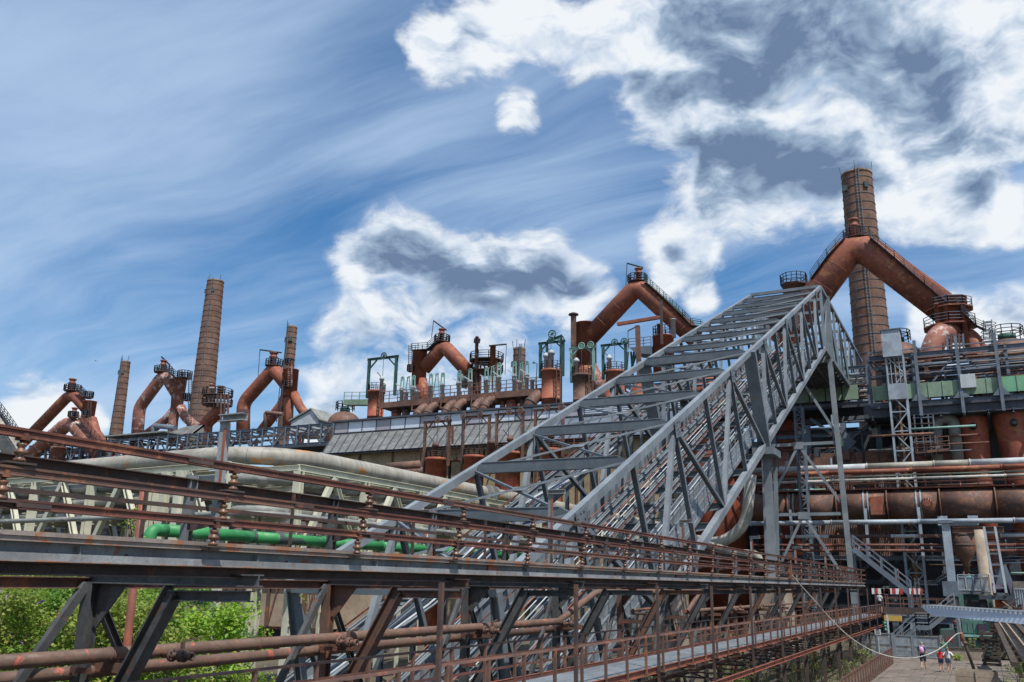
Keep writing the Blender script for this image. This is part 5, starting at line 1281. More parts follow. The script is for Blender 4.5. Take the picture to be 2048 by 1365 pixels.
t = thing('roof_hut', 'small grey gabled hut on the charging gallery under the three-footed uptake', 'hut', (PY(612, 850, YU - 6).x, YU - 6, 0))
a, b = PY(582, 850, YU - 8), PY(636, 848, YU - 8)
MB().prism([a + Vector((0, 0, -2)), b + Vector((0, 0, -2)), b + Vector((0, 0, .6)), lerp(a, b, .72) + Vector((0, 0, 2.6)), a + Vector((0, 0, .6))], (0, 5, 0)).build('body', 'grey_white', t)
MB().prism([a + Vector((-.4, -.3, .6)), lerp(a, b, .72) + Vector((0, -.3, 2.7)), lerp(a, b, .72) + Vector((0, -.3, 2.95)), a + Vector((-.4, -.3, .85))], (0, 5.6, 0)).prism([b + Vector((.4, -.3, .6)), lerp(a, b, .72) + Vector((0.02, -.3, 2.7)), lerp(a, b, .72) + Vector((0.02, -.3, 2.95)), b + Vector((.4, -.3, .85))], (0, 5.6, 0)).build('roof', 'pipe_grey', t)
t = thing('throat_tower', 'rusty throat tower with double railed platforms on a red elbow before the tall chimney', 'tower', (PY(434, 860, YU).x, YU - 2, 0), 'furnace throat towers')
octo(t, 435, 792, 30, 13, YU - 2, 10, 4, 'rust_dark', 'rust_dark'); octo(t, 434, 810, 30, 12, YU - 2, 10, 4, 'rust_dark', 'rust_dark')
tubes(t, [('elbow', [(442, 815), (434, 828), (412, 846), (409, 900)], 13, 'rust_bright', 12)], YU - 2)
bleeder(t, 425, 768, 792, 4.5, YU - 3, 'rust_faded'); bleeder(t, 442, 772, 792, 6, YU - 3, 'rust_dark'); 
for i in range(7): PB(t, 'frame_post', PY(414 + i * 7, 790, YU - 4), PY(414 + i * 7, 850 if i > 3 else 815, YU - 4), .3, .3, 'rust_dark' if i % 2 else 'rust_brown')
# fifth uptake
t = uptake('flaking pale and rust furnace pipe with splayed feet, between two tall chimneys', YU, 330)
tubes(t, [('uptake_pipe', [(273, 890), (279, 815), (322, 757), (333, 754), (356, 792)], 12, 'rust_faded', 14)], YU)
cyl(t, 'side_shaft', 360, 758, 824, 14, 11, YU, 'rust_faded')
tubes(t, [('foot', [(356, 815), (347, 836), (343, 892)], 9.5, 'rust_faded', 8), ('foot', [(352, 815), (334, 838), (288, 872)], 8.5, 'rust_faded', 8), ('foot', [(362, 815), (370, 835), (400, 860)], 9, 'rust_faded', 8)], YU)
octo(t, 326, 745, 18, 11, YU, 8); bleeder(t, 328, 720, 745, 5, YU, 'rust_orange', (323, 714, 340, 731))
octo(t, 369, 756, 15, 13, YU, 8); stair(t, [(335, 742), (350, 755), (362, 756)], 11, YU - 1.5, 1.0); octo(t, 374, 800, 8, 12, YU - 2, 8)
ladder(MB(), PY(379, 850, YU - 3), PY(381, 745, YU - 3), 0.9, (1, 0, 0), 26, 0.06).build('ladder', 'dark_steel', t)
t = thing('gallery_roof', 'flat dark sheet roof on thin posts over the charging gallery below the flaking uptake', 'canopy', (PY(290, 880, 120).x, 120, 0))  # the flat roof over the gallery
a, b = PY(222, 876, 120), PY(345, 866, 120)
MB().box(((a.x + b.x) / 2, 121, b.z), (b.x - a.x, 6, 0.25)).build('sheet', 'pipe_grey', t)
for i in range(5): PB(t, 'post', (lerp(a.x, b.x, i / 4), 119, b.z - 4), (lerp(a.x, b.x, i / 4), 119, b.z), .2, .2, 'dark_steel')
t = thing('gabled_roof', 'low grey pitched roof behind the pale splayed feet of the flaking uptake', 'canopy', (PY(350, 870, 126).x, 126, 0))  # a gabled roof, built as one sheet and its gable
a, b = PY(312, 876, 126), PY(385, 866, 126)
MB().prism([a, b, b + Vector((0, 3, 2.4)), a + Vector((4, 3, 2.4))], (0, 0.2, -0.4)).build('sheet', 'zinc_roof', t); MB().prism([b, b + Vector((0, 3, 2.4)), b + Vector((0, 6, 0)), b + Vector((0, 6, -3)), b + Vector((0, 0, -3))], (-.3, 0, 0)).build('gable', 'pipe_grey', t)
tubes(t, [('vent_duct', [(306, 880), (308, 852), (350, 856)], 5, 'blue_steel', 6)], 124)
# sixth uptake
t = uptake('rust red furnace pipe leaning to a railed peak at the far end of the row', YU, 145)
tubes(t, [('uptake_pipe', [(48, 884), (136, 793), (150, 793), (176, 822)], 10.5, 'rust_red', 10)], YU)
cyl(t, 'side_shaft', 180, 804, 845, 13, 12, YU, 'rust_red'); tubes(t, [('lower_leg', [(182, 840), (190, 868), (216, 900)], 11.5, 'rust_red', 8)], YU)
octo(t, 145, 782, 17, 11, YU, 8); bleeder(t, 146, 757, 782, 5.5, YU, 'rust_red'); octo(t, 176, 795, 10, 11, YU, 8); stair(t, [(156, 780), (170, 794)], 10, YU - 1, 1.0)
octo(t, 171, 832, 8, 10, YU - 3, 8); ladder(MB(), PY(179, 842, YU - 3), PY(179, 800, YU - 3), .9, (1, 0, 0), 12, .06).build('ladder', 'rust_dark', t)
t = uptake('lower mauve-brown furnace pipe arch standing before the far peaked uptake', YU - 14, 141)
tubes(t, [('uptake_pipe', [(62, 912), (132, 850), (146, 849), (196, 905)], 14, 'rust_faded', 10)], YU - 14)
octo(t, 146, 834, 10, 10, YU - 15, 8); bleeder(t, 150, 815, 838, 4.5, YU - 15, 'rust_red'); stair(t, [(158, 836), (185, 870), (205, 890)], 9, YU - 15, .9, 'rust_rail')
t = uptake('grey sloping furnace pipe with a steep dark stair at the outer end of the row', YU - 8, 0)
tubes(t, [('uptake_pipe', [(-60, 770), (0, 862), (40, 925)], 17, 'clad_grey', 0)], YU - 8); stair(t, [(-40, 775), (8, 838), (30, 870)], 14, YU - 11, 1.2)
t = thing('gas_drum', 'mauve rusty drum standing below the far arch behind the conductor rails', 'tank', (PY(118, 900, 110).x, 110, 0))
cyl(t, 'shell', 117, 897, 935, 15, 16, 110, 'rust_faded'); cyl(t, 'neck', 117, 885, 900, 11, 13, 110, 'rust_faded')

# ---- chimneys
def chimney(lab, Y, top, bot, r0, r1, bands, ladder_off=0.35, rods=3, hoop='rust_dark'):
    a, b = PY(*top, Y), PY(*bot, Y); k = mpp(a); k2 = mpp(b)
    cx, z1 = (a.x + b.x) / 2, a.z
    R0, R1 = r0 * k, r1 * k2; zb = 0.0
    slope = (R1 - R0) / (z1 - b.z); RB = R0 + slope * (z1 - zb)
    t = thing('chimney', lab, 'chimney', (cx, Y, 0), 'brick chimneys behind the furnaces')
    n = 36; mb = MB(); H = z1 - zb; rows = 24
    vs = []
    for i in range(rows + 1):
        z = zb + H * i / rows; r = lerp(RB, R0, i / rows)
        for j in range(n): vs.append((cx + r * math.cos(2 * math.pi * j / n), Y + r * math.sin(2 * math.pi * j / n), z))
    mb.add(vs, [])
    for i in range(rows):
        for j in range(n):
            f = len(mb.f); mb.f.append((i * n + j, i * n + (j + 1) % n, (i + 1) * n + (j + 1) % n, (i + 1) * n + j)); mb.sm.append(True)
            u0, u1 = j * 2 * math.pi * R0 / n * 1.6, (j + 1) * 2 * math.pi * R0 / n * 1.6; v0, v1 = H * i / rows * 1.6, H * (i + 1) / rows * 1.6
            mb.uv[f] = [(u0, v0), (u1, v0), (u1, v1), (u0, v1)]
    mb.build('shaft', 'brick_chimney', t)
    MB().lathe((cx, Y, z1 - 0.1), [(R0 * 1.0, 0), (R0 * 1.04, 0.05), (R0 * 1.04, 0.5), (R0 * .8, 0.52), (R0 * .8, -1.5)], n, caps=False).build('rim', 'brick_chimney', t)
    for i in range(bands):
        z = z1 - 1.2 - (z1 - b.z) * i / bands * 1.05; r = R0 + slope * (z1 - z)
        MB().lathe((cx, Y, z), [(r * .99, 0), (r + .07, 0.01), (r + .07, 0.13), (r * .99, 0.14)], n, caps=False).build('hoop', hoop, t)
    an = -math.pi / 2 + ladder_off
    d0 = Vector((math.cos(an), math.sin(an), 0)); tz = b.z - 2
    ladder(MB(), Vector((cx, Y, tz)) + d0 * (R0 + slope * (z1 - tz) + .25), Vector((cx, Y, z1 + 1.0)) + d0 * (R0 + .25), 0.55, (-d0.y, d0.x, 0), 60, 0.04).build('ladder', 'hoist_grey', t)
    for i in range(rods):
        aa = -math.pi / 2 + (i - 1) * 1.3; p = Vector((cx + R0 * math.cos(aa), Y + R0 * math.sin(aa), z1)); PB(t, 'lightning_rod', p, p + Vector((0.3 * (i - 1), 0, 2.0)), .09, .09, 'dark_steel')
    for aa in (-2.3, -0.95):
        MB().box(Vector((cx + R0 * math.cos(aa), Y + R0 * math.sin(aa), z1 - 3)), (0.8, 0.8, 1.1), (Vector((-math.sin(aa), math.cos(aa), 0)), Vector((math.cos(aa), math.sin(aa), 0)), _Z)).build('vent_opening', 'glass_dark', t)
chimney('broad brick chimney bound with many dark hoops behind the great red arch', 165, (1713, 353), (1745, 700), 28.5, 35, 21, 0.15, 3, 'dark_steel')
chimney('tallest slender brick chimney with a ladder, behind the double-platform tower', 178, (428, 566), (404, 835), 16, 24, 26, 0.5)
chimney('slim far brick chimney with hoops and splayed lightning rods beside the leaning uptake', 172, (252, 726), (231, 868), 9, 12.6, 13, 0.1)
chimney('slim short brick chimney rising behind the three-footed uptake', 155, (583, 657), (577, 760), 9.7, 11, 10, -0.1, 1)
chimney('short stubby brick chimney behind the pale green valves', 152, (1039, 701), (1038, 745), 12, 12.6, 3, 0.6, 3)

# ---- domes
def dome(lab, cx, cy, r_px, Y, ring_rail=True, zb=0.0):
    c = PY(cx, cy, Y); k = mpp(c); r = r_px * k
    t = thing('hot_stove', lab, 'stove', (c.x, Y, 0), 'domed hot stoves')
    MB().lathe((c.x, Y, zb), [(r, 0), (r, c.z - zb)] + [(r * math.cos(a), c.z - zb + r * .82 * math.sin(a)) for a in [math.pi / 2 * i / 8 for i in range(1, 8)]], 30).build('shell', 'rust_brown', t)
    z = c.z + r * .80
    MB().lathe((c.x, Y, z - .2), [(r * .3, 0), (r * .3, .9), (r * .1, 1)], 16).build('manhole', 'green_dark', t)
    if ring_rail: railing(MB(), ring((c.x, Y, z + .2), r * .55, 10), 1.5, 3, 9, .06).build('railing', 'navy_rail', t)
dome('brown domed hot stove with a small green gangway at the end of the shed', 688, 850, 33, 125)
dome('brown domed hot stove behind the mast cabinet', 1798, 722, 46, 133, True, 22.0)
dome('brown domed hot stove with a round railing at the outer end of the gallery', 2020, 722, 55, 133, True, 22.0)
t = thing('gangway', 'green railed gangway leading from the domed stove to the red tank', 'gangway', (PY(715, 800, 118).x, 118, 0))
a, b = PY(692, 806, 118), PY(738, 806, 118); PB(t, 'deck', a, b, 1.4, 0.9, 'green_plate'); railing(MB(), [a + Vector((0, -.6, .4)), b + Vector((0, -.6, .4))], 1.3, 2, 1.5, .05).build('railing', 'green_plate', t)

# ---- charging gallery, left and right
def gallery(lab, pxa, pxb, ytop, ybot, Y, step_px, plate=None, sc=1.0):
    a, b = PY(pxa, ytop[0], Y), PY(pxb, ytop[1], Y)
    zt = (a.z + b.z) / 2; zb = (PY(pxa, ybot[0], Y).z + PY(pxb, ybot[1], Y).z) / 2
    t = thing('charging_gallery', lab, 'gallery', ((a.x + b.x) / 2, Y, 0))
    xa, xb = a.x, b.x; st = step_px * mpp(lerp(a, b, .5)); n = max(2, int((xb - xa) / st)); st = (xb - xa) / n
    for y in (Y, Y + 6):
        PB(t, 'top_chord', (xa, y, zt), (xb, y, zt), .35, .4, 'blue_steel', 'ibeam'); PB(t, 'bottom_chord', (xa, y, zb), (xb, y, zb), .35, .45, 'blue_steel', 'ibeam')
    PB(t, 'middle_rail', (xa, Y - .05, lerp(zb, zt, .55)), (xb, Y - .05, lerp(zb, zt, .55)), .15, .2, 'dark_steel')
    for i in range(n + 1):
        x = xa + st * i
        PB(t, 'post', (x, Y, zb - .3), (x, Y, zt + .2), .3, .3, 'blue_steel', 'ibeam')
        if i < n: PB(t, 'diagonal', (x, Y, zb if i % 2 else zt), (x + st, Y, zt if i % 2 else zb), .2, .2, 'hoist_grey' if i % 4 == 1 else 'dark_steel')
        PB(t, 'roof_beam', (x, Y, zt + .2), (x, Y + 6, zt + .2), .2, .25, 'dark_steel')
    MB().box(((xa + xb) / 2, Y + 3, zb - .35), (xb - xa, 6.6, .3)).build('floor', 'dark_steel', t)
    rn = random.Random(int(pxa) + 3)
    for i in range(int(26 * sc)):
        z = rn.uniform(zb + .2, zt - .1); x0 = rn.uniform(xa, xb - 4); L = rn.uniform(4, 18); y = Y + rn.uniform(1, 5.5)
        PT(t, 'service_pipe', [(x0, y, z), (min(xb, x0 + L), y, z)], rn.uniform(.06, .22), rn.choice(['rust_rail', 'rust_dark', 'rust_brown', 'blue_steel', 'pipe_grey']), 8)
    for i in range(int(22 * sc)):
        x = rn.uniform(xa, xb); y = Y + rn.uniform(1, 5.5); z = rn.uniform(zb, zt - 1)
        PB(t, 'fitting', (x, y, zb - .1), (x + rn.uniform(-.6, .6), y, rn.uniform(zb + 1, zt)), rn.uniform(.15, .6), rn.uniform(.15, .6), rn.choice(['rust_rail', 'rust_dark', 'rust_red', 'dark_steel']))
    return t, xa, xb, zt, zb
gallery('dark lattice charging gallery crowded with pipes below the uptakes', 205, 668, (884, 848), (912, 890), 118, 28)
gallery('dark lattice gallery stretch packed with pipes behind the far drum', 60, 200, (893, 884), (930, 915), 118, 24)
t, xa, xb, zt, zb = gallery('dark lattice charging gallery fronted with green plates, right of the hoist', 1735, 2110, (712, 690), (808, 792), 114, 82, sc=2.2)
st = 26 * mpp(PY(1900, 760, 114)); x = xa + .3; k = 0
zg0, zg1 = PY(1900, 792, 113.6).z, PY(1900, 762, 113.6).z
while x < xb - st:
    MB().box((x + st / 2, 113.6, (zg0 + zg1) / 2), (st - .12, .12, zg1 - zg0)).build('side_plate', 'green_bright' if x > PY(2000, 760, 113.6).x else 'green_plate', t)
    MB().box((x, 113.55, (zg0 + zg1) / 2), (.14, .2, zg1 - zg0 + .1)).build('plate_post', 'green_plate', t); x += st; k += 1
for dz in (1.2, 2.2, 3.2, 4.2): PB(t, 'guard_rail', (xa, 113.5, zg1 + dz), (xb, 113.5, zg1 + dz), .12, .14, 'blue_steel')
for px in (1840, 1925, 2005):
    p = PY(px, 800, 113.2); PB(t, 'bracket', (p.x, 113.2, zg0 - 2.2), (p.x, 113.2, zt + 1.5), .35, .35, 'blue_steel', 'ibeam'); MB().prism([(p.x - .9, 113.1, zg0 - .4), (p.x + .9, 113.1, zg0 - .4), (p.x, 113.1, zg0 + .8)], (0, .1, 0)).build('bracket_plate', 'blue_steel', t)
pa = PY(1925, 715, 113)
MB().box((PY(1937, 770, 113).x, 113.3, PY(1937, 762, 113).z), (1.6, .8, 1.6)).build('junction_box', 'grey_white', t)
MB().box(((xa + xb) / 2, 122, zg0 - 1.2), (xb - xa + 2, 16, 1.6)).build('underfloor', 'dark_steel', t)
for i in range(9): PB(t, 'joist', (lerp(xa, xb, i / 8), 113.6, zg0 - 2.1), (lerp(xa, xb, i / 8), 129, zg0 - 2.1), .3, .4, 'blue_steel', 'ibeam')
g4, xa, xb, zt, zb = gallery('dark lattice charging gallery with green plates seen through the hoist bridge', 1235, 1733, (775, 735), (835, 812), 121, 60, sc=2.2)
x = xa + .3; st = 30 * mpp(PY(1480, 800, 120.6)); zp = lerp(zb, zt, .30)
while x < xb - st:
    MB().box((x + st / 2, 120.6, zp), (st - .12, .12, 1.9)).build('side_plate', 'green_plate', g4); x += st
def shaft(lab, cx, y0, r0, y1, r1, Y):
    a, b = PY(cx, y0, Y), PY(cx, y1, Y); k = mpp(a)
    t = thing('furnace_shaft', lab, 'furnace', (a.x, Y, 0), 'furnace shafts behind the hoist')
    MB().lathe((a.x, Y, 0), [(r1 * k * 1.02, 0), (r1 * k, b.z), (r0 * k, a.z), (r0 * k * .7, a.z + 2.5), (r0 * k * .45, a.z + 3)], 28).build('shell', 'rust_bright', t)
    for q in (.35, .62, .86): rr = lerp(r1, r0, q) * k; MB().lathe((a.x, Y, lerp(b.z, a.z, q)), [(rr * .99, 0), (rr * 1.03, .03), (rr * 1.03, .35), (rr * .99, .38)], 28).build('band', 'rust_dark', t)
shaft('red banded furnace shaft glimpsed through the middle of the hoist lattice', 1420, 790, 44, 960, 58, 126)
shaft('red banded furnace shaft glimpsed through the hoist lattice beside the portal', 1560, 760, 40, 940, 56, 130)
shaft('red banded furnace shaft glimpsed through the hoist lattice next to the shed', 1290, 810, 38, 950, 48, 118)
# furnace house: the dark body of the works behind and below the galleries
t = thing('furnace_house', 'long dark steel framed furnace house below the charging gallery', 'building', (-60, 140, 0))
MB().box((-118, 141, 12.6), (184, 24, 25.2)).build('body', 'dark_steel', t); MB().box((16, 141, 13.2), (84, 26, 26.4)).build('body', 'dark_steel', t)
for i in range(40):
    x = -205 + i * 6.6
    PB(t, 'frame_column', (x, 128.6, 0), (x, 128.6, 24), .5, .5, 'blue_steel' if i % 3 else 'rust_dark', 'ibeam', up=(0, 1, 0))
for z in (7, 14, 20): PB(t, 'frame_beam', (-210, 128.3, z), (58, 128.3, z), .4, .6, 'rust_dark', 'ibeam')
# ------------------------------------------------------------------ pipes and frames on the front of the furnace house, right of the hoist
def run_pipe(name, lab, ya, yb, r_px, mat, Y, x0=1500, x1=2110, alt=None, step=9.0, group='pipes on the furnace house front'):
    p, q = PY(1540, ya, Y), PY(2048, yb, Y); z = (p.z + q.z) / 2; k = mpp(lerp(p, q, .5)); r = r_px * k
    xa, xb = PY(x0, ya, Y).x, PY(x1, yb, Y).x
    t = thing(name, lab, 'pipe', ((xa + xb) / 2, Y, z), group)
    x = xa; i = 0; rn = random.Random(int(ya))
    while x < xb:
        L = step * (rn.uniform(.4, 1.3) if alt else 1.0)
        m = mat if not alt else alt[i % len(alt)]
        MB().tube([(x, Y, z), (min(x + L, xb), Y, z)], r, 16).build('pipe', m, t)
        MB().lathe((x, Y, z), [(r, 0), (r * 1.2, .01), (r * 1.2, .14), (r, .15)], 16, axis=(1, 0, 0)).build('joint', m, t)
        x += L; i += 1
    return t, z, r, xa, xb
YF = 110.0
# the great gas main
t, z, r, xa, xb = run_pipe('gas_main', 'huge brown riveted gas main running along the furnace house front', 1016, 1003, 29, 'rust_brown', YF, 1488, 2130, None, 5.4, None)
ZM, RM = z, r
def strap(px):
    x = PY(px, 1010, YF).x
    for dx in (-.22, .22): MB().lathe((x + dx - .05, YF, ZM), [(RM * 1.0, 0), (RM * 1.05, .02), (RM * 1.05, .16), (RM, .18)], 30, axis=(1, 0, 0)).build('strap', 'blue_pale', t)
    PB(t, 'strap_hanger', (x, YF - RM - .25, ZM - .5), (x, YF - RM - .25, ZM - RM - 4.2), .3, .25, 'blue_pale')
for px in (1586, 1733, 1838): strap(px)
x = PY(1758, 1018, YF).x
MB().box((x, YF - RM * .97, ZM - .2), (1.5, .10, 2.0)).build('cover_sheet', 'rust_orange', t)
p = PY(1857, 1027, YF); mh = MB().lathe((p.x, YF - RM - .05, ZM - RM * .62 + .9), [(.62, 0), (.62, .3), (.2, .32)], 20, axis=(0, -1, 0)).build('manhole', 'rust_orange', t)
bl = MB()
for i in range(14): bl.lathe((p.x + .55 * math.cos(i * .449), YF - RM - .05, ZM - RM * .62 + .9 + .55 * math.sin(i * .449)), [(.07, 0), (.07, .38)], 6, axis=(0, -1, 0))
bl.build('manhole_bolts', 'rust_dark', mh, kind='stuff')
for px in (1885, 1945): MB().box((PY(px, 1030, YF).x, YF - .4, ZM - RM - .3), (1.0, 2.2, 1.0)).build('saddle', 'blue_pale', t)
# walkway on top of the main
w = thing('main_catwalk', 'rust red catwalk with thin railing lying on top of the gas main', 'catwalk', ((xa + xb) / 2, YF, ZM + RM))
PB(w, 'deck', (xa + 2, YF - .6, ZM + RM + .08), (xb, YF - .6, ZM + RM + .08), 1.2, .14, 'rust_orange')
railing(MB(), [(xa + 2, YF - 1.2, ZM + RM + .1), (xb, YF - 1.2, ZM + RM + .1)], 1.5, 3, 2.6, .045).build('railing', 'rust_rail', w)
railing(MB(), [(xa + 2, YF, ZM + RM + .1), (xb, YF, ZM + RM + .1)], 1.5, 2, 2.6, .045).build('railing', 'rust_rail', w)
run_pipe('clad_main', 'thick patched grey pipe laid above the gas main', 944, 920, 7, 'clad_grey', 110.4, 1505, 2110, ['clad_grey', 'grey_white', 'clad_grey'], 8)
run_pipe('rust_main', 'rust red pipe just below the patched grey one above the gas main', 953, 930, 4.6, 'rust_red', 109.9)
run_pipe('white_line', 'thin bright white pipe above the catwalk railing', 968, 948, 2.6, 'cable_white', 108.5)
run_pipe('green_line', 'thin pale green pipe above the white one over the catwalk', 961, 940, 1.8, 'green_pale', 109)
run_pipe('blue_line', 'pale blue pipe running just under the gas main', 1049, 1039, 4.8, 'blue_pale', 106.5)
run_pipe('banded_line', 'slim pipe banded white and rust below the pale blue one', 1078, 1067, 3.4, 'grey_white', 107, 1520, 2110, ['rust_orange', 'grey_white', 'rust_dark', 'grey_white', 'rust_faded'], 6)
run_pipe('red_line', 'upper of the twin thin rust red pipes under the banded one', 1094, 1087, 2.8, 'rust_rail', 106.8)
run_pipe('red_line', 'lower of the twin thin rust red pipes under the banded one', 1104, 1099, 2.8, 'rust_rail', 106.8)
# bent grey ducts at the hoist foot
d = thing('bent_duct', 'buff grey duct bending upward behind the hoist portal column', 'duct', PY(1470, 1100, 96))
MB().tube(bend([PY(1300, 1062, 96), PY(1440, 1090, 96), PY(1492, 1052, 96), PY(1502, 950, 96)], 2.2, 7), 11 * mpp(PY(1440, 1080, 96)), 18).build('duct', 'clad_grey', d)
MB().tube(bend([PY(1395, 1085, 95), PY(1470, 1106, 95), PY(1518, 1110, 95), PY(1520, 1140, 95)], 1.6, 6), 8 * mpp(PY(1440, 1080, 95)), 16).build('duct', 'clad_grey', d)
# the rusted box girder and corrugated wall
g = thing('rusted_wall_girder', 'long brown rusted plate girder behind the pipes under the dark gallery', 'girder', (PY(1700, 920, 117).x, 117, 0))
a, b = PY(1536, 925, 117), PY(1905, 912, 117); zz = (a.z + b.z) / 2
for i in range(8): MB().box((lerp(a.x, b.x, (i + .5) / 8), 117, zz), ((b.x - a.x) / 8 - .04, .5, 27 * mpp(a))).build('plate', 'rust_faded' if i in (0, 6, 7) else 'rust_brown', g)
cw = thing('corrugated_screen', 'rust streaked corrugated sheet wall hanging below the gas main', 'wall', (PY(1720, 1080, 116).x, 116, 0))
a, b = PY(1636, 1045, 116), PY(1806, 1045, 116); zl = PY(1720, 1113, 116).z
for i in range(8):
    x0, x1 = lerp(a.x, b.x, i / 8), lerp(a.x, b.x, (i + 1) / 8) - .03; n = 24; vs = []
    top = a.z + 6; low = zl + (0.5 if i % 3 == 1 else 0) - (1.0 if i == 5 else 0)
    for q in range(n + 1):
        x = lerp(x0, x1, q / n); y = 116 + (.09 if (q // 2) % 2 else -.09)
        vs += [(x, y, low), (x, y, top)]
    MB().add(vs, [(2*q, 2*q+2, 2*q+3, 2*q+1) for q in range(n)]).build('sheet', 'corrugated', cw)
PB(cw, 'hanging_beam', (a.x - 1, 115.6, zl - .2), (b.x + 8, 115.6, zl - .2), .3, .5, 'blue_steel', 'ibeam')

# dark front frame
fr = thing('braced_steelwork', 'dark blue braced steelwork standing before the furnace house', 'steelwork', (PY(1750, 1150, 119).x, 119, 0))
def fp(px, py, Y=119): return PY(px, py, Y)
for px in (1548, 1618, 1690, 1760, 1806, 1868, 1950, 2030):
    p = fp(px, 900); PB(fr, 'column', (p.x, 119, 0), (p.x, 119, 25.5 if px < 1900 else 12.0), .7, .7, 'blue_steel', 'ibeam', up=(0, 1, 0))
for py in (862, 900, 990, 1115, 1165, 1215):
    PB(fr, 'beam', Vector((fp(1540, py).x, 119.4, fp(1790, py).z)), Vector((fp(1880 if py < 1000 else 2080, py).x, 119.4, fp(1790, py).z)), .35, .5, 'blue_steel', 'ibeam')
for x0, y0, x1, y1 in ((1620, 838, 1690, 885), (1690, 885, 1775, 825), (1620, 925, 1690, 885), (1690, 885, 1760, 925), (1690, 1165, 1760, 1115), (1760, 1165, 1800, 1118), (1618, 1165, 1690, 1115), (1560, 1165, 1618, 1115), (1868, 1060, 1950, 1110), (1950, 1110, 2030, 1060), (1868, 1165, 1950, 1115), (1950, 1165, 2030, 1120)):
    PB(fr, 'brace', fp(x0, y0, 118.4), fp(x1, y1, 118.4), .35, .4, 'blue_steel', 'ibeam')
for px, py in ((1690, 885), (1760, 1118), (1950, 1112)): MB().box(fp(px, py, 118.1), (2.0, .1, 2.0), (Vector((.7, 0, .7)), Vector((0, 1, 0)), Vector((-.7, 0, .7)))).build('gusset_plate', 'blue_steel', fr)
rn = random.Random(21)
cl = thing('front_pipework', 'tangle of small rusty pipes and conduits on the furnace house front', 'pipework', (PY(1800, 1000, 117).x, 117, 0))
for i in range(90):
    px, py = rn.uniform(1545, 2045), rn.choice([rn.uniform(830, 920), rn.uniform(930, 990), rn.uniform(1050, 1190)])
    if px > 1860 and py < 960: continue
    Y = rn.uniform(112, 119); p = PY(px, py, Y); m = rn.choice(['rust_dark', 'rust_rail', 'rust_brown', 'blue_steel', 'blue_steel', 'pipe_grey', 'green_pale', 'dark_steel'])
    if rn.random() < .5: q = p + Vector((rn.uniform(2, 9), 0, 0))
    else: q = p - _Z * rn.uniform(1, 5)
    q.z = max(q.z, .2); PT(cl, 'conduit', [p, q], rn.uniform(.05, .16), m, 7)
for i in range(36):
    px, py = rn.uniform(1550, 2045), rn.uniform(1060, 1200) if rn.random() < .6 else 880;
    if py == 880: px, py = rn.uniform(1550, 1820), rn.uniform(840, 915)
    Y = rn.uniform(114, 119); p = PY(px, py, Y)
    MB().box(p, (rn.uniform(.3, 1.4), rn.uniform(.3, .8), rn.uniform(.3, 1.2))).build('fitting', rn.choice(['rust_dark', 'rust_brown', 'dark_steel', 'pipe_grey', 'teal_old']), cl)
for i in range(12):
    y = 1062 + i * 6; PT(cl, 'conduit', [PY(1960, y, 112), PY(2060, y - 3, 112)], .06, rn.choice(['blue_pale', 'rust_rail', 'blue_steel']), 7)

# lattice mast with lift cage and cabinet
def mast(lab, px0, px1, ptop, Y, zbot=0.0, guide=True, cabinet=False, MM='blue_pale'):
    a, b = PY(px0, ptop, Y), PY(px1, ptop, Y); w = b.x - a.x; z1 = a.z
    t = thing('lattice_mast', lab, 'mast', ((a.x + b.x) / 2, Y, zbot))
    xs, ys = (a.x, b.x), (Y, Y + min(w, 1.2))
    for x in xs:
        for y in ys: PB(t, 'corner_post', (x, y, zbot), (x, y, z1), .22, .22, MM, 'angle')
    st = w * 1.15; n = int((z1 - zbot) / st); st = (z1 - zbot) / n
    for i in range(n):
        za, zb = zbot + st * i, zbot + st * (i + 1)
        PB(t, 'ring_bar', (xs[0], Y, zb), (xs[1], Y, zb), .13, .13, MM)
        PB(t, 'brace', (xs[i % 2], Y - .03, za), (xs[1 - i % 2], Y - .03, zb), .12, .12, MM)
        PB(t, 'brace', (xs[0], ys[i % 2], za), (xs[0], ys[1 - i % 2], zb), .1, .1, MM)
        PB(t, 'brace', (xs[1], ys[i % 2], za), (xs[1], ys[1 - i % 2], zb), .1, .1, MM)
        PB(t, 'brace', (xs[1 - i % 2], ys[1], za), (xs[i % 2], ys[1], zb), .1, .1, MM)
    if guide: PB(t, 'guide_rail', (lerp(a.x, b.x, .52), Y + w * .25, zbot), (lerp(a.x, b.x, .52), Y + w * .25, z1), .24, .3, 'guide_brown')
    if guide: PB(t, 'guide_rail', (lerp(a.x, b.x, .3), Y + w * .5, zbot), (lerp(a.x, b.x, .3), Y + w * .5, z1), .2, .2, 'rust_dark')
    if cabinet:
        c0, c1 = PY(1762, 664, Y), PY(1804, 713, Y)
        MB().box(((c0.x + c1.x) / 2, Y + .6, (c0.z + c1.z) / 2), (c1.x - c0.x, 2.2, c0.z - c1.z)).build('cabinet', 'blue_pale', t)
        MB().box(((c0.x + c1.x) / 2, Y + .6, c0.z + .06), (c1.x - c0.x + .3, 2.5, .12)).build('cabinet_roof', 'hoist_grey', t)
        p = PY(1800, 783, Y); MB().box(((a.x + b.x) / 2, Y + .3, p.z), (w * 1.06, 1.0, 1.9)).build('lift_cage', 'blue_pale', t)
        for i in range(5): PB(t, 'cage_bar', (lerp(a.x, b.x, i / 4), Y - .12, p.z + 1), (lerp(a.x, b.x, i / 4), Y - .12, p.z + 5), .08, .08, 'blue_pale')
mast('tall pale blue lattice lift mast topped with a sheet metal cabinet', 1771, 1805, 712, 112.3, 0, True, True)
mast('slim dark lattice mast between hoist tower and gallery girder', 1588, 1603, 815, 108, 0, False, False, 'blue_steel')

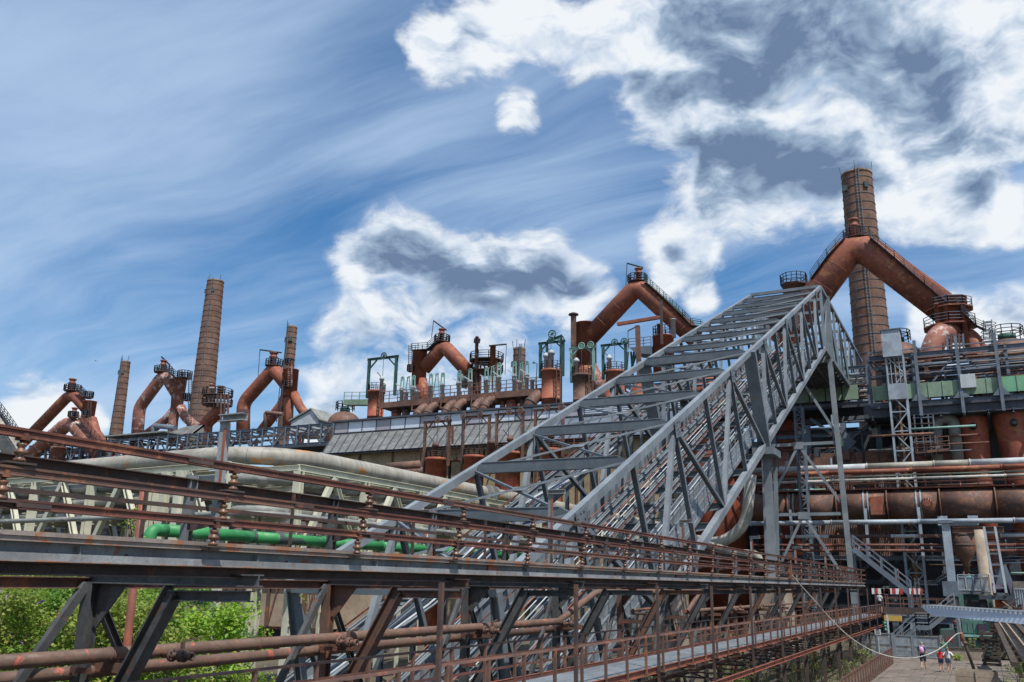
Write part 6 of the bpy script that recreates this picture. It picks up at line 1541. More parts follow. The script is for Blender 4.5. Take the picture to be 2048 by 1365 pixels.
# red conical stoves and the arched duct
def stove(lab, cx, ytop, r0, ybot, r1, cxb, Y):
    a, b = PY(cx, ytop, Y), PY(cxb, ybot, Y); k = mpp(a)
    t = thing('red_stove', lab, 'stove', (a.x, Y, 0), 'red stoves under the green gallery')
    sl = (r0 - r1) * k / (a.z - b.z); rb = max(.8, r1 * k - sl * b.z * .3)
    MB().lathe((a.x, Y, 0), [(rb, 0), (r1 * k, b.z), (r0 * k, a.z), (r0 * k * .9, a.z + 1)], 30).build('shell', 'rust_bright', t)
    zb_ = a.z - 20 * k; rr = r0 * k - sl * (a.z - zb_); MB().lathe((a.x, Y, zb_), [(rr, 0), (rr * 1.03, .03), (rr * 1.03, .3), (rr, .33)], 30).build('band', 'rust_dark', t)
    MB().lathe((a.x, Y - rr, a.z - 40 * k), [(.4, -.3), (.4, .3), (.2, .35)], 14, axis=(0, -1, 0)).build('sight_port', 'black_metal', t)
stove('glossy red tapered stove shell beside the arched duct under the green gallery', 1942, 818, 28, 945, 23.5, 1952, 117)
stove('wider red stove shell tapering strongly, outermost under the green gallery', 2022, 812, 40, 945, 25, 2035, 117)
d = thing('arched_duct', 'dirty grey duct arched like an inverted U beside the red stove', 'duct', (PY(1890, 920, 116).x, 116, 0))
MB().tube(bend([PY(1875, 935, 116), PY(1872, 838, 116), PY(1906, 836, 116), PY(1918, 935, 116)], 1.9, 8), 11.5 * mpp(PY(1890, 880, 116)), 20).build('duct', 'pipe_grey', d)
sc = thing('scaffold_platform', 'small rusty scaffold platform with rails behind the lift mast', 'platform', (PY(1850, 900, 114).x, 114, 0))
for i in range(7): PB(sc, 'shelf', PY(1826, 838 + i * 12, 114), PY(1866, 836 + i * 12, 114), 1.2, .12, 'rust_dark' if i % 2 else 'blue_steel')
for px in (1828, 1842, 1856, 1866): PB(sc, 'standard', PY(px, 830, 113.5), PY(px + 8, 912, 113.5), .14, .14, 'blue_steel')
PB(sc, 'floor', PY(1832, 908, 114), PY(1900, 902, 114), 2.4, .3, 'rust_brown'); railing(MB(), [PY(1832, 906, 112.8), PY(1900, 900, 112.8)], 1.6, 3, 1.3, .05).build('railing', 'rust_brown', sc)

# columns, hopper, chute ladder
c = thing('support_column', 'flaking pale grey support column below the gas main', 'column', (PY(1900, 1200, 101).x, 101, 0))
p = PY(1891, 1046, 101); PB(c, 'shaft', (p.x, 101, 0), (p.x, 101, p.z), .75, .75, 'blue_pale', 'ibeam'); MB().box((p.x, 101, p.z + .1), (1.3, 1.3, .3)).build('head_plate', 'blue_steel', c)
q = PY(1906, 1178, 100.4); MB().box((p.x, 100.7, q.z), (1.7, 1.7, 1.4)).build('collar', 'blue_steel', c)
c = thing('rusted_column', 'rusty ochre stained column behind the viewing platform', 'column', (PY(1965, 1150, 102).x, 102, 0))
p = PY(1958, 1060, 102); MB().lathe((p.x, 102, 0), [(.65, 0), (.65, p.z * .6), (.5, p.z * .62), (.5, p.z)], 14).build('shaft', 'wood_old', c); PB(c, 'cap_beam', (p.x - 2.4, 102, p.z), (p.x + 2.2, 102, p.z), .5, .6, 'rust_brown', 'ibeam')
h = thing('hopper_tank', 'olive brown hopper tank with a conical bottom under the gas main', 'hopper', (PY(1924, 1080, 107).x, 107, 0))
a = PY(1924, 1054, 107); k = mpp(a); b = PY(1924, 1100, 107); R = 21.5 * k
MB().lathe((a.x, 107, b.z - 1.4), [(.3, -.9), (.35, 0), (R * .72, .7), (R, 1.4), (R, a.z - b.z + 1.4)], 26).build('shell', 'rust_brown', h)
for q in (.15, .6): MB().lathe((a.x, 107, lerp(b.z, a.z, q)), [(R, 0), (R * 1.03, .02), (R * 1.03, .2), (R, .22)], 26).build('band', 'rust_dark', h)
MB().box((a.x, 107, a.z + .2), (R * 2.6, R * 2.4, .35)).build('cover', 'dark_steel', h)
l = thing('chute_ladder', 'steep pale grey ladder frame leaning over the rubble beside the viewing platform', 'ladder', (PY(2005, 1195, 92).x, 92, 0))
pa, pb3, pc, pd = PY(1968, 1055, 96), PY(1990, 1188, 90), PY(1990, 1055, 96), PY(2013, 1188, 90)
PB(l, 'rail', pa, pb3, .2, .2, 'hoist_grey'); PB(l, 'rail', pc, pd, .2, .2, 'hoist_grey')
for i in range(6): PB(l, 'rung', lerp(pa, pb3, (i + .5) / 6), lerp(pc, pd, (i + .5) / 6), .16, .16, 'hoist_grey')
MB().prism([PY(1990, 1140, 93), PY(2012, 1130, 93), PY(2026, 1165, 93), PY(2022, 1190, 93), PY(1994, 1192, 93)], (0, .8, 0)).build('chute_plate', 'blue_steel', l)
w_ = thing('winch', 'dark winch drum on a slab at the foot of the leaning ladder', 'winch', PY(2010, 1195, 91))
pw = PY(2012, 1190, 91); MB().lathe(pw + Vector((-1, 0, .5)), [(.55, 0), (.55, .12), (.35, .14), (.35, 1.2), (.55, 1.22), (.55, 1.35)], 16, axis=(1, 0, 0)).build('drum', 'purple_dark', w_); MB().box(pw + Vector((0, .3, -.25)), (4.2, 2.4, .35)).build('slab', 'dark_steel', w_)
MB().box(pw + Vector((1.4, .4, .6)), (1.6, 1.2, 1.1)).build('housing', 'concrete', w_)
PB(w_, 'leg', pw + Vector((-1.8, .4, -.4)), Vector((pw.x - 1.8, pw.y + .4, 0)), .3, .3, 'dark_steel'); PB(w_, 'leg', pw + Vector((1.8, .4, -.4)), Vector((pw.x + 1.8, pw.y + .4, 0)), .3, .3, 'dark_steel')
b = thing('sheet_bin', 'pale corrugated sheet bin at the outer end beside the winch', 'bin', PY(2040, 1200, 86))
p0, p1 = PY(2028, 1178, 86), PY(2075, 1178, 86); zl = PY(2040, 1215, 86).z; n = 40; vs = []
for q in range(n + 1):
    x = lerp(p0.x, p1.x, q / n); y = 86 + (.05 if (q // 2) % 2 else -.05); vs += [(x, y, zl), (x, y, p0.z)]
MB().add(vs, [(2*q, 2*q+2, 2*q+3, 2*q+1) for q in range(n)]).build('side', 'blue_pale', b); PB(b, 'rim', (p0.x, 86, p0.z), (p1.x, 86, p0.z), .12, .12, 'blue_pale'); PB(b, 'leg', (p0.x + .2, 86.2, 0), (p0.x + .2, 86.2, zl), .2, .2, 'dark_steel'); PB(b, 'leg', (p1.x - .2, 86.2, 0), (p1.x - .2, 86.2, zl), .2, .2, 'dark_steel')

# viewing platform with mesh railing and the machine house under it
YV = 95.0
v = thing('viewing_platform', 'grey steel viewing platform with mesh railing on a teal machine house', 'platform', (PY(1948, 1182, YV).x, YV, 0))
a, b = PY(1918, 1182, YV), PY(1981, 1182, YV); zv = a.z; ZV = zv
MB().box(((a.x + b.x) / 2, YV + 1.4, zv - .15), (b.x - a.x, 2.8, .25)).build('deck', 'hoist_grey', v)
for i in range(5):
    x = lerp(a.x, b.x, i / 4); PB(v, 'rail_post', (x, YV, zv), (x, YV, zv + 1.45), .08, .08, 'blue_pale')
    if i < 4: x2 = lerp(a.x, b.x, (i + 1) / 4); MB().quad_uv(Vector((x, YV + .02, zv + .1)), Vector((x2, YV + .02, zv + .1)), Vector((x2, YV + .02, zv + 1.25)), Vector((x, YV + .02, zv + 1.25)), 7, 10).build('mesh_panel', 'mesh_grey', v)
for zz in (1.45, 1.25, .08): PB(v, 'rail', (a.x, YV, zv + zz), (b.x, YV, zv + zz), .08, .08, 'blue_pale')
MB().box(((a.x + b.x) / 2, YV + 1.8, zv / 2 - .2), (b.x - a.x - .8, 2.4, zv - .4)).build('machine_house', 'teal_old', v)
for s in (.04, .96): PB(v, 'leg', (lerp(a.x, b.x, s), YV + .1, 0), (lerp(a.x, b.x, s), YV + .1, zv - .28), .4, .4, 'teal_old', 'ibeam')
PB(v, 'brace', (a.x + .5, YV + .1, zv - 2.2), ((a.x + b.x) / 2, YV + .1, zv - 3.6), .16, .16, 'teal_old'); PB(v, 'brace', (b.x - .5, YV + .1, zv - 2.2), ((a.x + b.x) / 2, YV + .1, zv - 3.6), .16, .16, 'teal_old')
MB().box(((a.x + b.x) / 2, YV + .3, zv - 1.3), (1.9, .5, 1.0)).build('gear_box', 'black_metal', v)

# deck at the end of the footbridge with its stairs
YL = 84.6
dk = thing('landing_deck', 'long grey railed landing deck at the end of the walkway under the furnace house', 'deck', (PY(1840, 1225, YL).x, YL, 0))
a, b = PY(1768, 1225, YL), PY(1912, 1225, YL); zl = Z_DECK
MB().box(((a.x + b.x) / 2, YL + 1.6, zl - .15), (b.x - a.x, 3.2, .28)).build('deck', 'hoist_grey', dk)
PB(dk, 'edge_beam', (a.x, YL - .05, zl - .3), (b.x, YL - .05, zl - .3), .2, .55, 'blue_steel', 'channel')
PB(dk, 'kick_board', (a.x, YL - .1, zl + .35), (b.x, YL - .1, zl + .35), .05, .6, 'rust_dark')
railing(MB(), [(a.x, YL, zl), (b.x, YL, zl)], 1.45, 3, 1.5, .03).build('railing', 'rust_brown', dk)
railing(MB(), [(a.x, YL + 3.1, zl), (b.x, YL + 3.1, zl)], 1.3, 3, 1.5, .03).build('railing', 'rust_brown', dk)
for i in range(5): PB(dk, 'column', (lerp(a.x, b.x, i / 4), YL + 1, 0), (lerp(a.x, b.x, i / 4), YL + 1, zl - .3), .25, .25, 'blue_steel', 'ibeam')
PB(dk, 'brace', PY(1782, 1290, YL), PY(1818, 1228, YL), .18, .18, 'blue_steel')
MB().box(PY(1786, 1237, YL - .3), (1.4, .1, .45)).build('notice_board', 'yellow_board', dk)
for i, (px, w) in enumerate(((1774, 1.5), (1822, .9), (1752, 1.3))):
    bt = thing('barrier_board', ['long red and white striped barrier board behind the landing deck', 'short red and white striped barrier board beside the lattice mast foot', 'red and white striped barrier board half hidden by the walkway end'][i], 'barrier', PY(px, 1190, 89))
    p = PY(px + 10, 1183, 89)
    for q in range(6): MB().box(p + Vector((w * (q - 2.5) / 5, 0, 0)), (w / 5 - .01, .08, .5)).build('stripe', 'red_plate' if q % 2 else 'white_plate', bt)
    for s in (-.4, .4): PB(bt, 'leg', (p.x + s * w, 89, p.z), (p.x + s * w, 89, zl), .08, .08, 'rust_dark')
# stairs with a half landing
st = thing('access_stair', 'grey steel stair with a half landing climbing to the landing deck', 'stair', (PY(1840, 1290, 82).x, 82, 0))
YT_ = 81.8
s0, s1, s2, s3 = PY(1776, 1298, YT_), PY(1832, 1256, YT_), PY(1858, 1257, YT_), PY(1910, 1216, YT_)
s0.z = .1; s2.z = s1.z
for y in (YT_, YT_ + 1.5):
    o = Vector((0, y - YT_, 0))
    for p, q in ((s0, s1), (s1, s2), (s2, s3)): PB(st, 'string', p + o, q + o, .08, .32, 'hoist_grey')
    railing(MB(), [s0 + o, s1 + o, s2 + o, s3 + o], 1.15, 3, 1.3, .03).build('railing', 'hoist_light', st)
for p, q in ((s0, s1), (s2, s3)):
    for i in range(1, 11): MB().box(lerp(p, q, i / 11) + Vector((0, .75, 0)), (.28, 1.4, .04)).build('tread', 'grating', st)
MB().box(lerp(s1, s2, .5) + Vector((0, .75, 0)), (s2.x - s1.x, 1.5, .08)).build('half_landing', 'grating', st)
for p in (s1, s2, s3): PB(st, 'post', (p.x, YT_ + .75, 0), (p.x, YT_ + .75, p.z), .18, .18, 'hoist_grey')
# long dim stair in the house front
st = thing('inner_stair', 'long dim blue steel stair descending across the furnace house front', 'stair', (PY(1780, 1150, 100).x, 100, 0))
p, q = PY(1706, 1098, 100), PY(1822, 1190, 100)
for y in (0, 1.4):
    PB(st, 'string', p + Vector((0, y, 0)), q + Vector((0, y, 0)), .12, .45, 'blue_steel')
    railing(MB(), [p + Vector((0, y, .2)), q + Vector((0, y, .2))], 1.2, 2, 1.9, .05).build('railing', 'blue_steel', st)
for i in range(1, 20): MB().box(lerp(p, q, i / 20) + Vector((0, .7, 0)), (.35, 1.3, .05)).build('tread', 'blue_steel', st)
PB(st, 'post', (q.x, 100.7, 0), (q.x, 100.7, q.z), .25, .25, 'blue_steel'); PB(st, 'post', (p.x, 100.7, 0), (p.x, 100.7, p.z), .25, .25, 'blue_steel')
# ------------------------------------------------------------------ paved yard with gate, signals, cable and clutter
def yard():
    pv = MB().box((-2.35, 64, -.10), (10.3, 35, .18)).build('paving', 'concrete'); pv['kind'] = 'structure'
    BASE[pv.name] = Vector((0, 0, 0))
    rn = random.Random(11)
    sl = [mesh_only(MB().prism([(-.35, -1.84, 0), (.35, -1.84, 0), (.35, 1.84, 0), (-.35, 1.84, 0)], (0, 0, .05)), 'slab', 'concrete')]
    vx = Vector((-1, 0, 0))
    for i in range(14):
        for j in range(9):
            o = shared(pv, 'slab', sl[0], (-7.45 + i * .72 + .36, 46.8 + j * 3.72 + 1.86 + (0.0 if i % 2 else .0), .0 + rn.uniform(-.012, .012)), rot=(rn.uniform(-.006, .006), rn.uniform(-.01, .01), rn.uniform(-.006, .006)))
yard()
def fence():
    a, b = PZ(1781, 1296, 1.1), PZ(1697, 1352, 1.1); x = (a.x + b.x) / 2
    t = thing('yard_fence', 'low rusty fence with mesh panels along the edge of the paved yard', 'fence', (x, 60, 0))
    ya, yb = 46.0, a.y; n = int((yb - ya) / 1.15)
    PB(t, 'top_rail', (x, ya, 1.1), (x, yb, 1.1), .06, .06, 'rust_rail'); PB(t, 'bottom_rail', (x, ya, .12), (x, yb, .12), .05, .05, 'rust_rail')
    for i in range(n + 1):
        y = lerp(ya, yb, i / n); PB(t, 'post', (x, y, 0), (x, y, 1.1), .07, .07, 'rust_brown')
        if i < n: y2 = lerp(ya, yb, (i + 1) / n); MB().quad_uv(Vector((x, y + .04, .15)), Vector((x, y2 - .04, .15)), Vector((x, y2 - .04, 1.06)), Vector((x, y + .04, 1.06)), 11, 11).build('mesh_panel', 'mesh_rust', t)
    return x
XFN = fence()
def gate():
    Y = 78.5
    def bay(t, x0, x1, h, name, solid=.35):
        PB(t, name, (x0, Y, .1), (x0, Y, h), .08, .08, 'hoist_light'); PB(t, name, (x1, Y, .1), (x1, Y, h), .08, .08, 'hoist_light')
        for z in (.12, h * .55, h): PB(t, 'rail', (x0, Y, z), (x1, Y, z), .06, .06, 'hoist_light')
        MB().quad_uv(Vector((x0, Y + .02, .15)), Vector((x1, Y + .02, .15)), Vector((x1, Y + .02, h)), Vector((x0, Y + .02, h)), (x1 - x0) * 4, h * 6).build('mesh_panel', 'mesh_grey', t)
    g = thing('yard_gate', 'grey two-leaf steel mesh gate closing the paved yard', 'gate', (PY(1840, 1310, Y).x, Y, 0))
    xs = [PY(px, 1300, Y).x for px in (1788, 1827, 1880)]
    bay(g, xs[0] + .15, xs[1] - .06, 1.65, 'stile'); bay(g, xs[1] + .06, xs[2], 1.65, 'stile')
    MB().box((xs[0], Y, .9), (.24, .24, 1.8)).build('gate_post', 'hoist_light', g); MB().box((xs[1], Y + .02, .85), (.1, .1, 1.7)).build('meeting_post', 'hoist_light', g); MB().box((xs[2] + .15, Y, .9), (.2, .2, 1.8)).build('gate_post', 'hoist_light', g)
    f = thing('mesh_fence', 'thin grey wire mesh fence between the yard gate and the walkway', 'fence', (PY(1750, 1290, Y).x, Y, 0))
    xs = [PY(px, 1290, Y).x for px in (1715, 1735, 1755, 1784)]
    for x0, x1 in zip(xs, xs[1:]): bay(f, x0 + .03, x1 - .03, 1.75, 'stile')
    # kerb wall and cabinets behind the people
    w = thing('retaining_wall', 'low dark concrete retaining wall beside the gate with weeds on top', 'wall', (PY(1920, 1318, 79).x, 79, 0))
    x0, x1 = PY(1888, 1318, 79).x, PY(1972, 1318, 79).x
    MB().box(((x0 + x1) / 2, 79.0, .42), (x1 - x0, .5, .84)).build('wall', 'concrete_wall', w); MB().box(((x0 + x1) / 2, 79.0, .88), (x1 - x0 + .1, .62, .08)).build('coping', 'sleeper', w)
    c = thing('control_cabinet', 'dark teal control cabinet with two red marks behind the gate', 'cabinet', (PY(1898, 1275, 82).x, 82, 0))
    a, b = PY(1880, 1257, 82), PY(1916, 1257, 82)
    MB().box(((a.x + b.x) / 2, 82.5, a.z / 2), (b.x - a.x, .9, a.z)).build('body', 'teal_old', c); MB().box(((a.x + b.x) / 2, 82.04, a.z / 2), ((b.x - a.x) * .92, .03, a.z * .9)).build('door', 'patch_dark', c)
    m = MB()
    for q in (-.16, .16):
        x = (a.x + b.x) / 2 + q - .05; z = a.z * .62
        m.box((x + .06, 82.01, z), (.05, .02, .46)).box((x - .02, 82.01, z - .1), (.16, .02, .05)).box((x - .07, 82.01, z + .06), (.05, .02, .28))
    m.build('red_marks', 'red_plate', c)
    k = thing('teal_panel_house', 'old teal painted machine housing with pale ledge behind the leaning post', 'machine', (PY(1945, 1290, 83).x, 83, 0))
    a, b = PY(1922, 1240, 83), PY(1978, 1240, 83); mid = PY(1940, 1272, 83).z
    MB().box(((a.x + b.x) / 2, 83.8, a.z / 2), (b.x - a.x, 1.4, a.z)).build('body', 'teal_old', k); MB().box(((a.x + b.x) / 2, 82.9, mid), (b.x - a.x + .2, .7, .16)).build('ledge', 'green_pale', k)
    MB().box((PY(1965, 1270, 83).x, 82.9, mid + .2), (.5, .12, 1.4)).build('door', 'purple_dark', k)
    for i in range(5): MB().box((lerp(a.x, b.x, .1 + .2 * i), 83.06, a.z * .8), ((b.x - a.x) * .17, .06, a.z * .3)).build('panel', 'teal_old', k)
gate()
def signal(px, y0, y1, Y, lab, red=False, pole=True):
    a, b = PY(px, y0, Y), PY(px, y1, Y); h = a.z - b.z
    t = thing('traffic_signal', lab, 'signal', (a.x, Y, 0))
    MB().box((a.x, Y, (a.z + b.z) / 2), (h * .36, .25, h)).build('housing', 'signal_green' if not red else 'dark_steel', t)
    for i in range(3):
        z = b.z + h * (i + .5) / 3
        MB().lathe((a.x + h * .05, Y - .13, z), [(h * .13, 0), (h * .13, .05), (h * .05, .07)], 12, axis=(0, -1, 0)).build('lens', 'red_plate' if red and i == 2 else ('green_pale' if not red else 'black_metal'), t)
        MB().tube([(a.x + h * .05 + h * .15 * math.cos(q), Y - .3, z + h * .15 * math.sin(q)) for q in [i2 * math.pi / 6 for i2 in range(7)]], .02, 5).build('visor', 'signal_green' if not red else 'dark_steel', t)
    if pole: PB(t, 'pole', (a.x + h * .3, Y + .1, 0), (a.x + h * .3, Y + .1, a.z + .5), .12, .12, 'grey_white')
    else: PB(t, 'pole', (a.x, Y + .2, 0), (a.x, Y + .2, b.z), .1, .1, 'dark_steel')
signal(1769, 1243, 1263, 79.6, 'dark green traffic signal on a pale pole at the walkway end')
signal(1909, 1241, 1260, 80.4, 'dark traffic signal with a red lens under the sloping canopy', True, False)
s = thing('notice_sign', 'small white notice with a round purple disc beside the green signal', 'sign', (PY(1755, 1290, 77).x, 77, 0))
a, b = PY(1749, 1259, 77), PY(1762, 1270, 77); MB().box(((a.x + b.x) / 2, 77, (a.z + b.z) / 2), (b.x - a.x, .03, a.z - b.z)).build('plate', 'white_plate', s)
MB().lathe(PY(1755, 1256, 77), [(.16, 0), (.16, .04)], 14, axis=(0, -1, 0)).build('disc', 'purple_dark', s); PB(s, 'post', ((a.x + b.x) / 2, 77.05, 0), ((a.x + b.x) / 2, 77.05, a.z + .2), .05, .05, 'grey_white')
for q in range(3): MB().box(((a.x + b.x) / 2, 76.97, lerp(b.z, a.z, .25 + .25 * q)), ((b.x - a.x) * .7, .01, .025)).build('text_line', 'dark_steel', s)
# hanging cable and its leaning post
pb_ = PZ(1949, 1342, 0); pt = PY(1923, 1268, pb_.y - .3)
lp = thing('leaning_post', 'leaning rusty timber post holding the end of the hanging cable', 'post', pb_)
MB().sweep([(.1 * math.cos(i * .785), .1 * math.sin(i * .785)) for i in range(8)], pb_, pt, smooth=True).build('post', 'sleeper', lp); MB().lathe(lerp(pb_, pt, .72), [(.1, 0), (.17, .02), (.17, .14), (.1, .16)], 10).build('collar', 'rust_brown', lp); MB().lathe(pt - _Z * .5, [(.11, 0), (.12, .5), (.06, .62)], 10).build('head', 'rust_orange', lp)
ca = PX(1578, 1143, -9.0)
pix = [(1578, 1143), (1600, 1170), (1625, 1197), (1655, 1232), (1690, 1268), (1725, 1293), (1760, 1309), (1795, 1317), (1830, 1317), (1862, 1308), (1888, 1293), (1905, 1275), (1915, 1267), (1923, 1267)]
pts = [PY(px, py, lerp(ca.y, pt.y, i / (len(pix) - 1))) for i, (px, py) in enumerate(pix)]
cb = thing('hanging_cable', 'thick pale cable sagging from the runway down over the yard to the leaning post', 'cable', pts[0])
MB().tube(bend(pts, .8, 3), .032, 8).build('cable', 'cable_white', cb); MB().box(pts[0], (.3, .2, .7)).build('anchor', 'rust_brown', cb)
# crate, canopy, sleepers
c = thing('wooden_trough', 'weathered open wooden trough at the front of the paved yard', 'trough', (PY(1950, 1365, 58).x, 58, 0))
a, b = PY(1911, 1341, 57), PY(1993, 1341, 57); zc = a.z
for i in range(2):
    x0, x1 = lerp(a.x, b.x, i * .5), lerp(a.x, b.x, .5 + i * .5)
    for q in range(3): MB().box(((x0 + x1) / 2, 57, zc * (q + .5) / 3), (x1 - x0 - .03, .06, zc / 3 - .015)).build('plank', 'wood_old', c)
for x in (a.x, (a.x + b.x) / 2, b.x): MB().box((x, 56.95, zc / 2 + .03), (.1, .1, zc + .06)).build('batten', 'wood_old', c)
MB().box((a.x + .02, 57.7, zc / 2), (.06, 1.4, zc)).build('end_board', 'wood_old', c); MB().box((b.x - .02, 57.7, zc / 2), (.06, 1.4, zc)).build('end_board', 'wood_old', c); MB().box(((a.x + b.x) / 2, 58.4, zc / 2), (b.x - a.x, .06, zc)).build('back_board', 'wood_old', c)
MB().box(((a.x + b.x) / 2, 57.7, zc * .8), (b.x - a.x - .1, 1.3, .1)).build('earth_fill', 'soil', c)
z0 = 4.62
k1, k2 = PZ(1862, 1231, z0 - .24), PZ(2140, 1258, z0 - .24); e1 = PZ(1842, 1214, z0); e2 = Vector((k2.x + .1, k2.y + .1, z0))
cn = thing('sloping_canopy', 'thin blue-grey sheet canopy jutting over the yard from the right', 'canopy', ((k1.x + k2.x) / 2, (k1.y + k2.y) / 2, 0))
off = Vector((.35, 1.3, 0.0))
MB().add([k1, k2, k2 + off, k1 + off, e1, e2, e2 + off, e1 + off], [(0, 1, 2, 3), (4, 7, 6, 5), (0, 4, 5, 1), (3, 2, 6, 7), (0, 3, 7, 4), (1, 5, 6, 2)]).build('roof_slab', 'panel_white', cn)
for i in range(34):
    p = lerp(e1, e2, (i + .5) / 34); MB().beam(p + _Z * .03, p + off + _Z * .03, .07, .06).build('roof_rib', 'hoist_light', cn)
for s_ in (.93, .99):
    p = lerp(k1, k2, s_) + off * .5; PB(cn, 'post', Vector((p.x, p.y, 0)), p, .12, .12, 'dark_steel')
rn = random.Random(8)
sp = thing('sleeper_stack', 'stack of dark old timber sleepers with gaps beside the retaining wall', 'stack', (PY(1985, 1320, 74).x, 74, 0))
a, b = PY(1966, 1325, 74), PY(2004, 1325, 74)
for i in range(9):
    z = .12 + i * .26
    MB().box(((a.x + b.x) / 2 + rn.uniform(-.08, .08), 74.4 + rn.uniform(-.1, .1), z), (b.x - a.x, .5, .17)).build('sleeper', 'sleeper', sp)
    for s_ in (.1, .9): MB().box((lerp(a.x, b.x, s_), 74.4, z + .13), (.2, .6, .09)).build('spacer', 'sleeper', sp)
sp = thing('timber_ramp', 'long weathered timber ramp beams sloping down beside the sleeper stack', 'ramp', (PY(2030, 1300, 60).x, 60, 0))
for i, (x0, y0, x1, y1, m) in enumerate(((2000, 1245, 2052, 1320, 'wood_old'), (2008, 1238, 2062, 1306, 'wood_old'), (1993, 1250, 2030, 1330, 'sleeper'), (2018, 1232, 2080, 1300, 'sleeper'))):
    p, q = PY(x0, y0, 74 - i), PY(x1, y1, 52 - i); PB(sp, 'beam', p, q, .28, .22, m)
for i in range(9):
    p = lerp(PY(2000, 1250, 74), PY(2045, 1325, 52), i / 8); PB(sp, 'cross_timber', p + Vector((0, 0, -.2)), p + Vector((1.7, .6, -.1)), .2, .18, 'sleeper')
for i in range(6):
    p = lerp(PY(2000, 1250, 74), PY(2045, 1325, 52), i / 5); PB(sp, 'trestle', Vector((p.x + .5, p.y + .2, 0)), p + Vector((.5, .2, -.25)), .2, .2, 'sleeper')
rb = thing('rubble_heap', 'heap of broken timber and debris under the winch slab', 'rubble', (PY(2025, 1235, 84).x, 84, 0))
for i in range(46):
    p = PY(rn.uniform(1985, 2070), rn.uniform(1212, 1262), rn.uniform(81, 87)); p.z = max(.1, p.z)
    d = Vector((rn.uniform(-1, 1), rn.uniform(-1, 1), rn.uniform(-.4, .4))).normalized() * rn.uniform(.4, 1.6)
    PB(rb, 'timber', p - d, p + d, rn.uniform(.08, .25), rn.uniform(.06, .2), rn.choice(['sleeper', 'wood_old', 'rust_dark', 'rust_brown']))
hp = PY(2030, 1235, 85); n = 14
MB().lathe((hp.x + 1, 86, 0), [(3.5, 0), (2.9, 1.2), (1.8, 2.2), (.6, 2.6)], 12, smooth=False).build('heap_core', 'soil', rb)
# bird
bp = EYE + ray(191, 722) * 90
bd = thing('bird', 'small dark bird gliding in the sky above the far chimneys', 'bird', bp)
k = mpp(bp)
MB().lathe(bp - CR * 2 * k, [(.02, 0), (.5 * k, 1.2 * k), (.6 * k, 2.2 * k), (.2 * k, 4 * k)], 8, axis=CR).build('body', 'bird_dark', bd)
MB().add([bp, bp + CR * 4 * k - CU * 1.5 * k + CF * .2, bp + CR * 1.2 * k, bp - CR * 4 * k + CU * 1.2 * k + CF * .3, bp - CR * .2 * k - CU * .4 * k, bp + _Z * .02], [(0, 1, 2), (0, 3, 4), (5, 2, 1), (5, 4, 3)]).build('wing', 'bird_dark', bd)
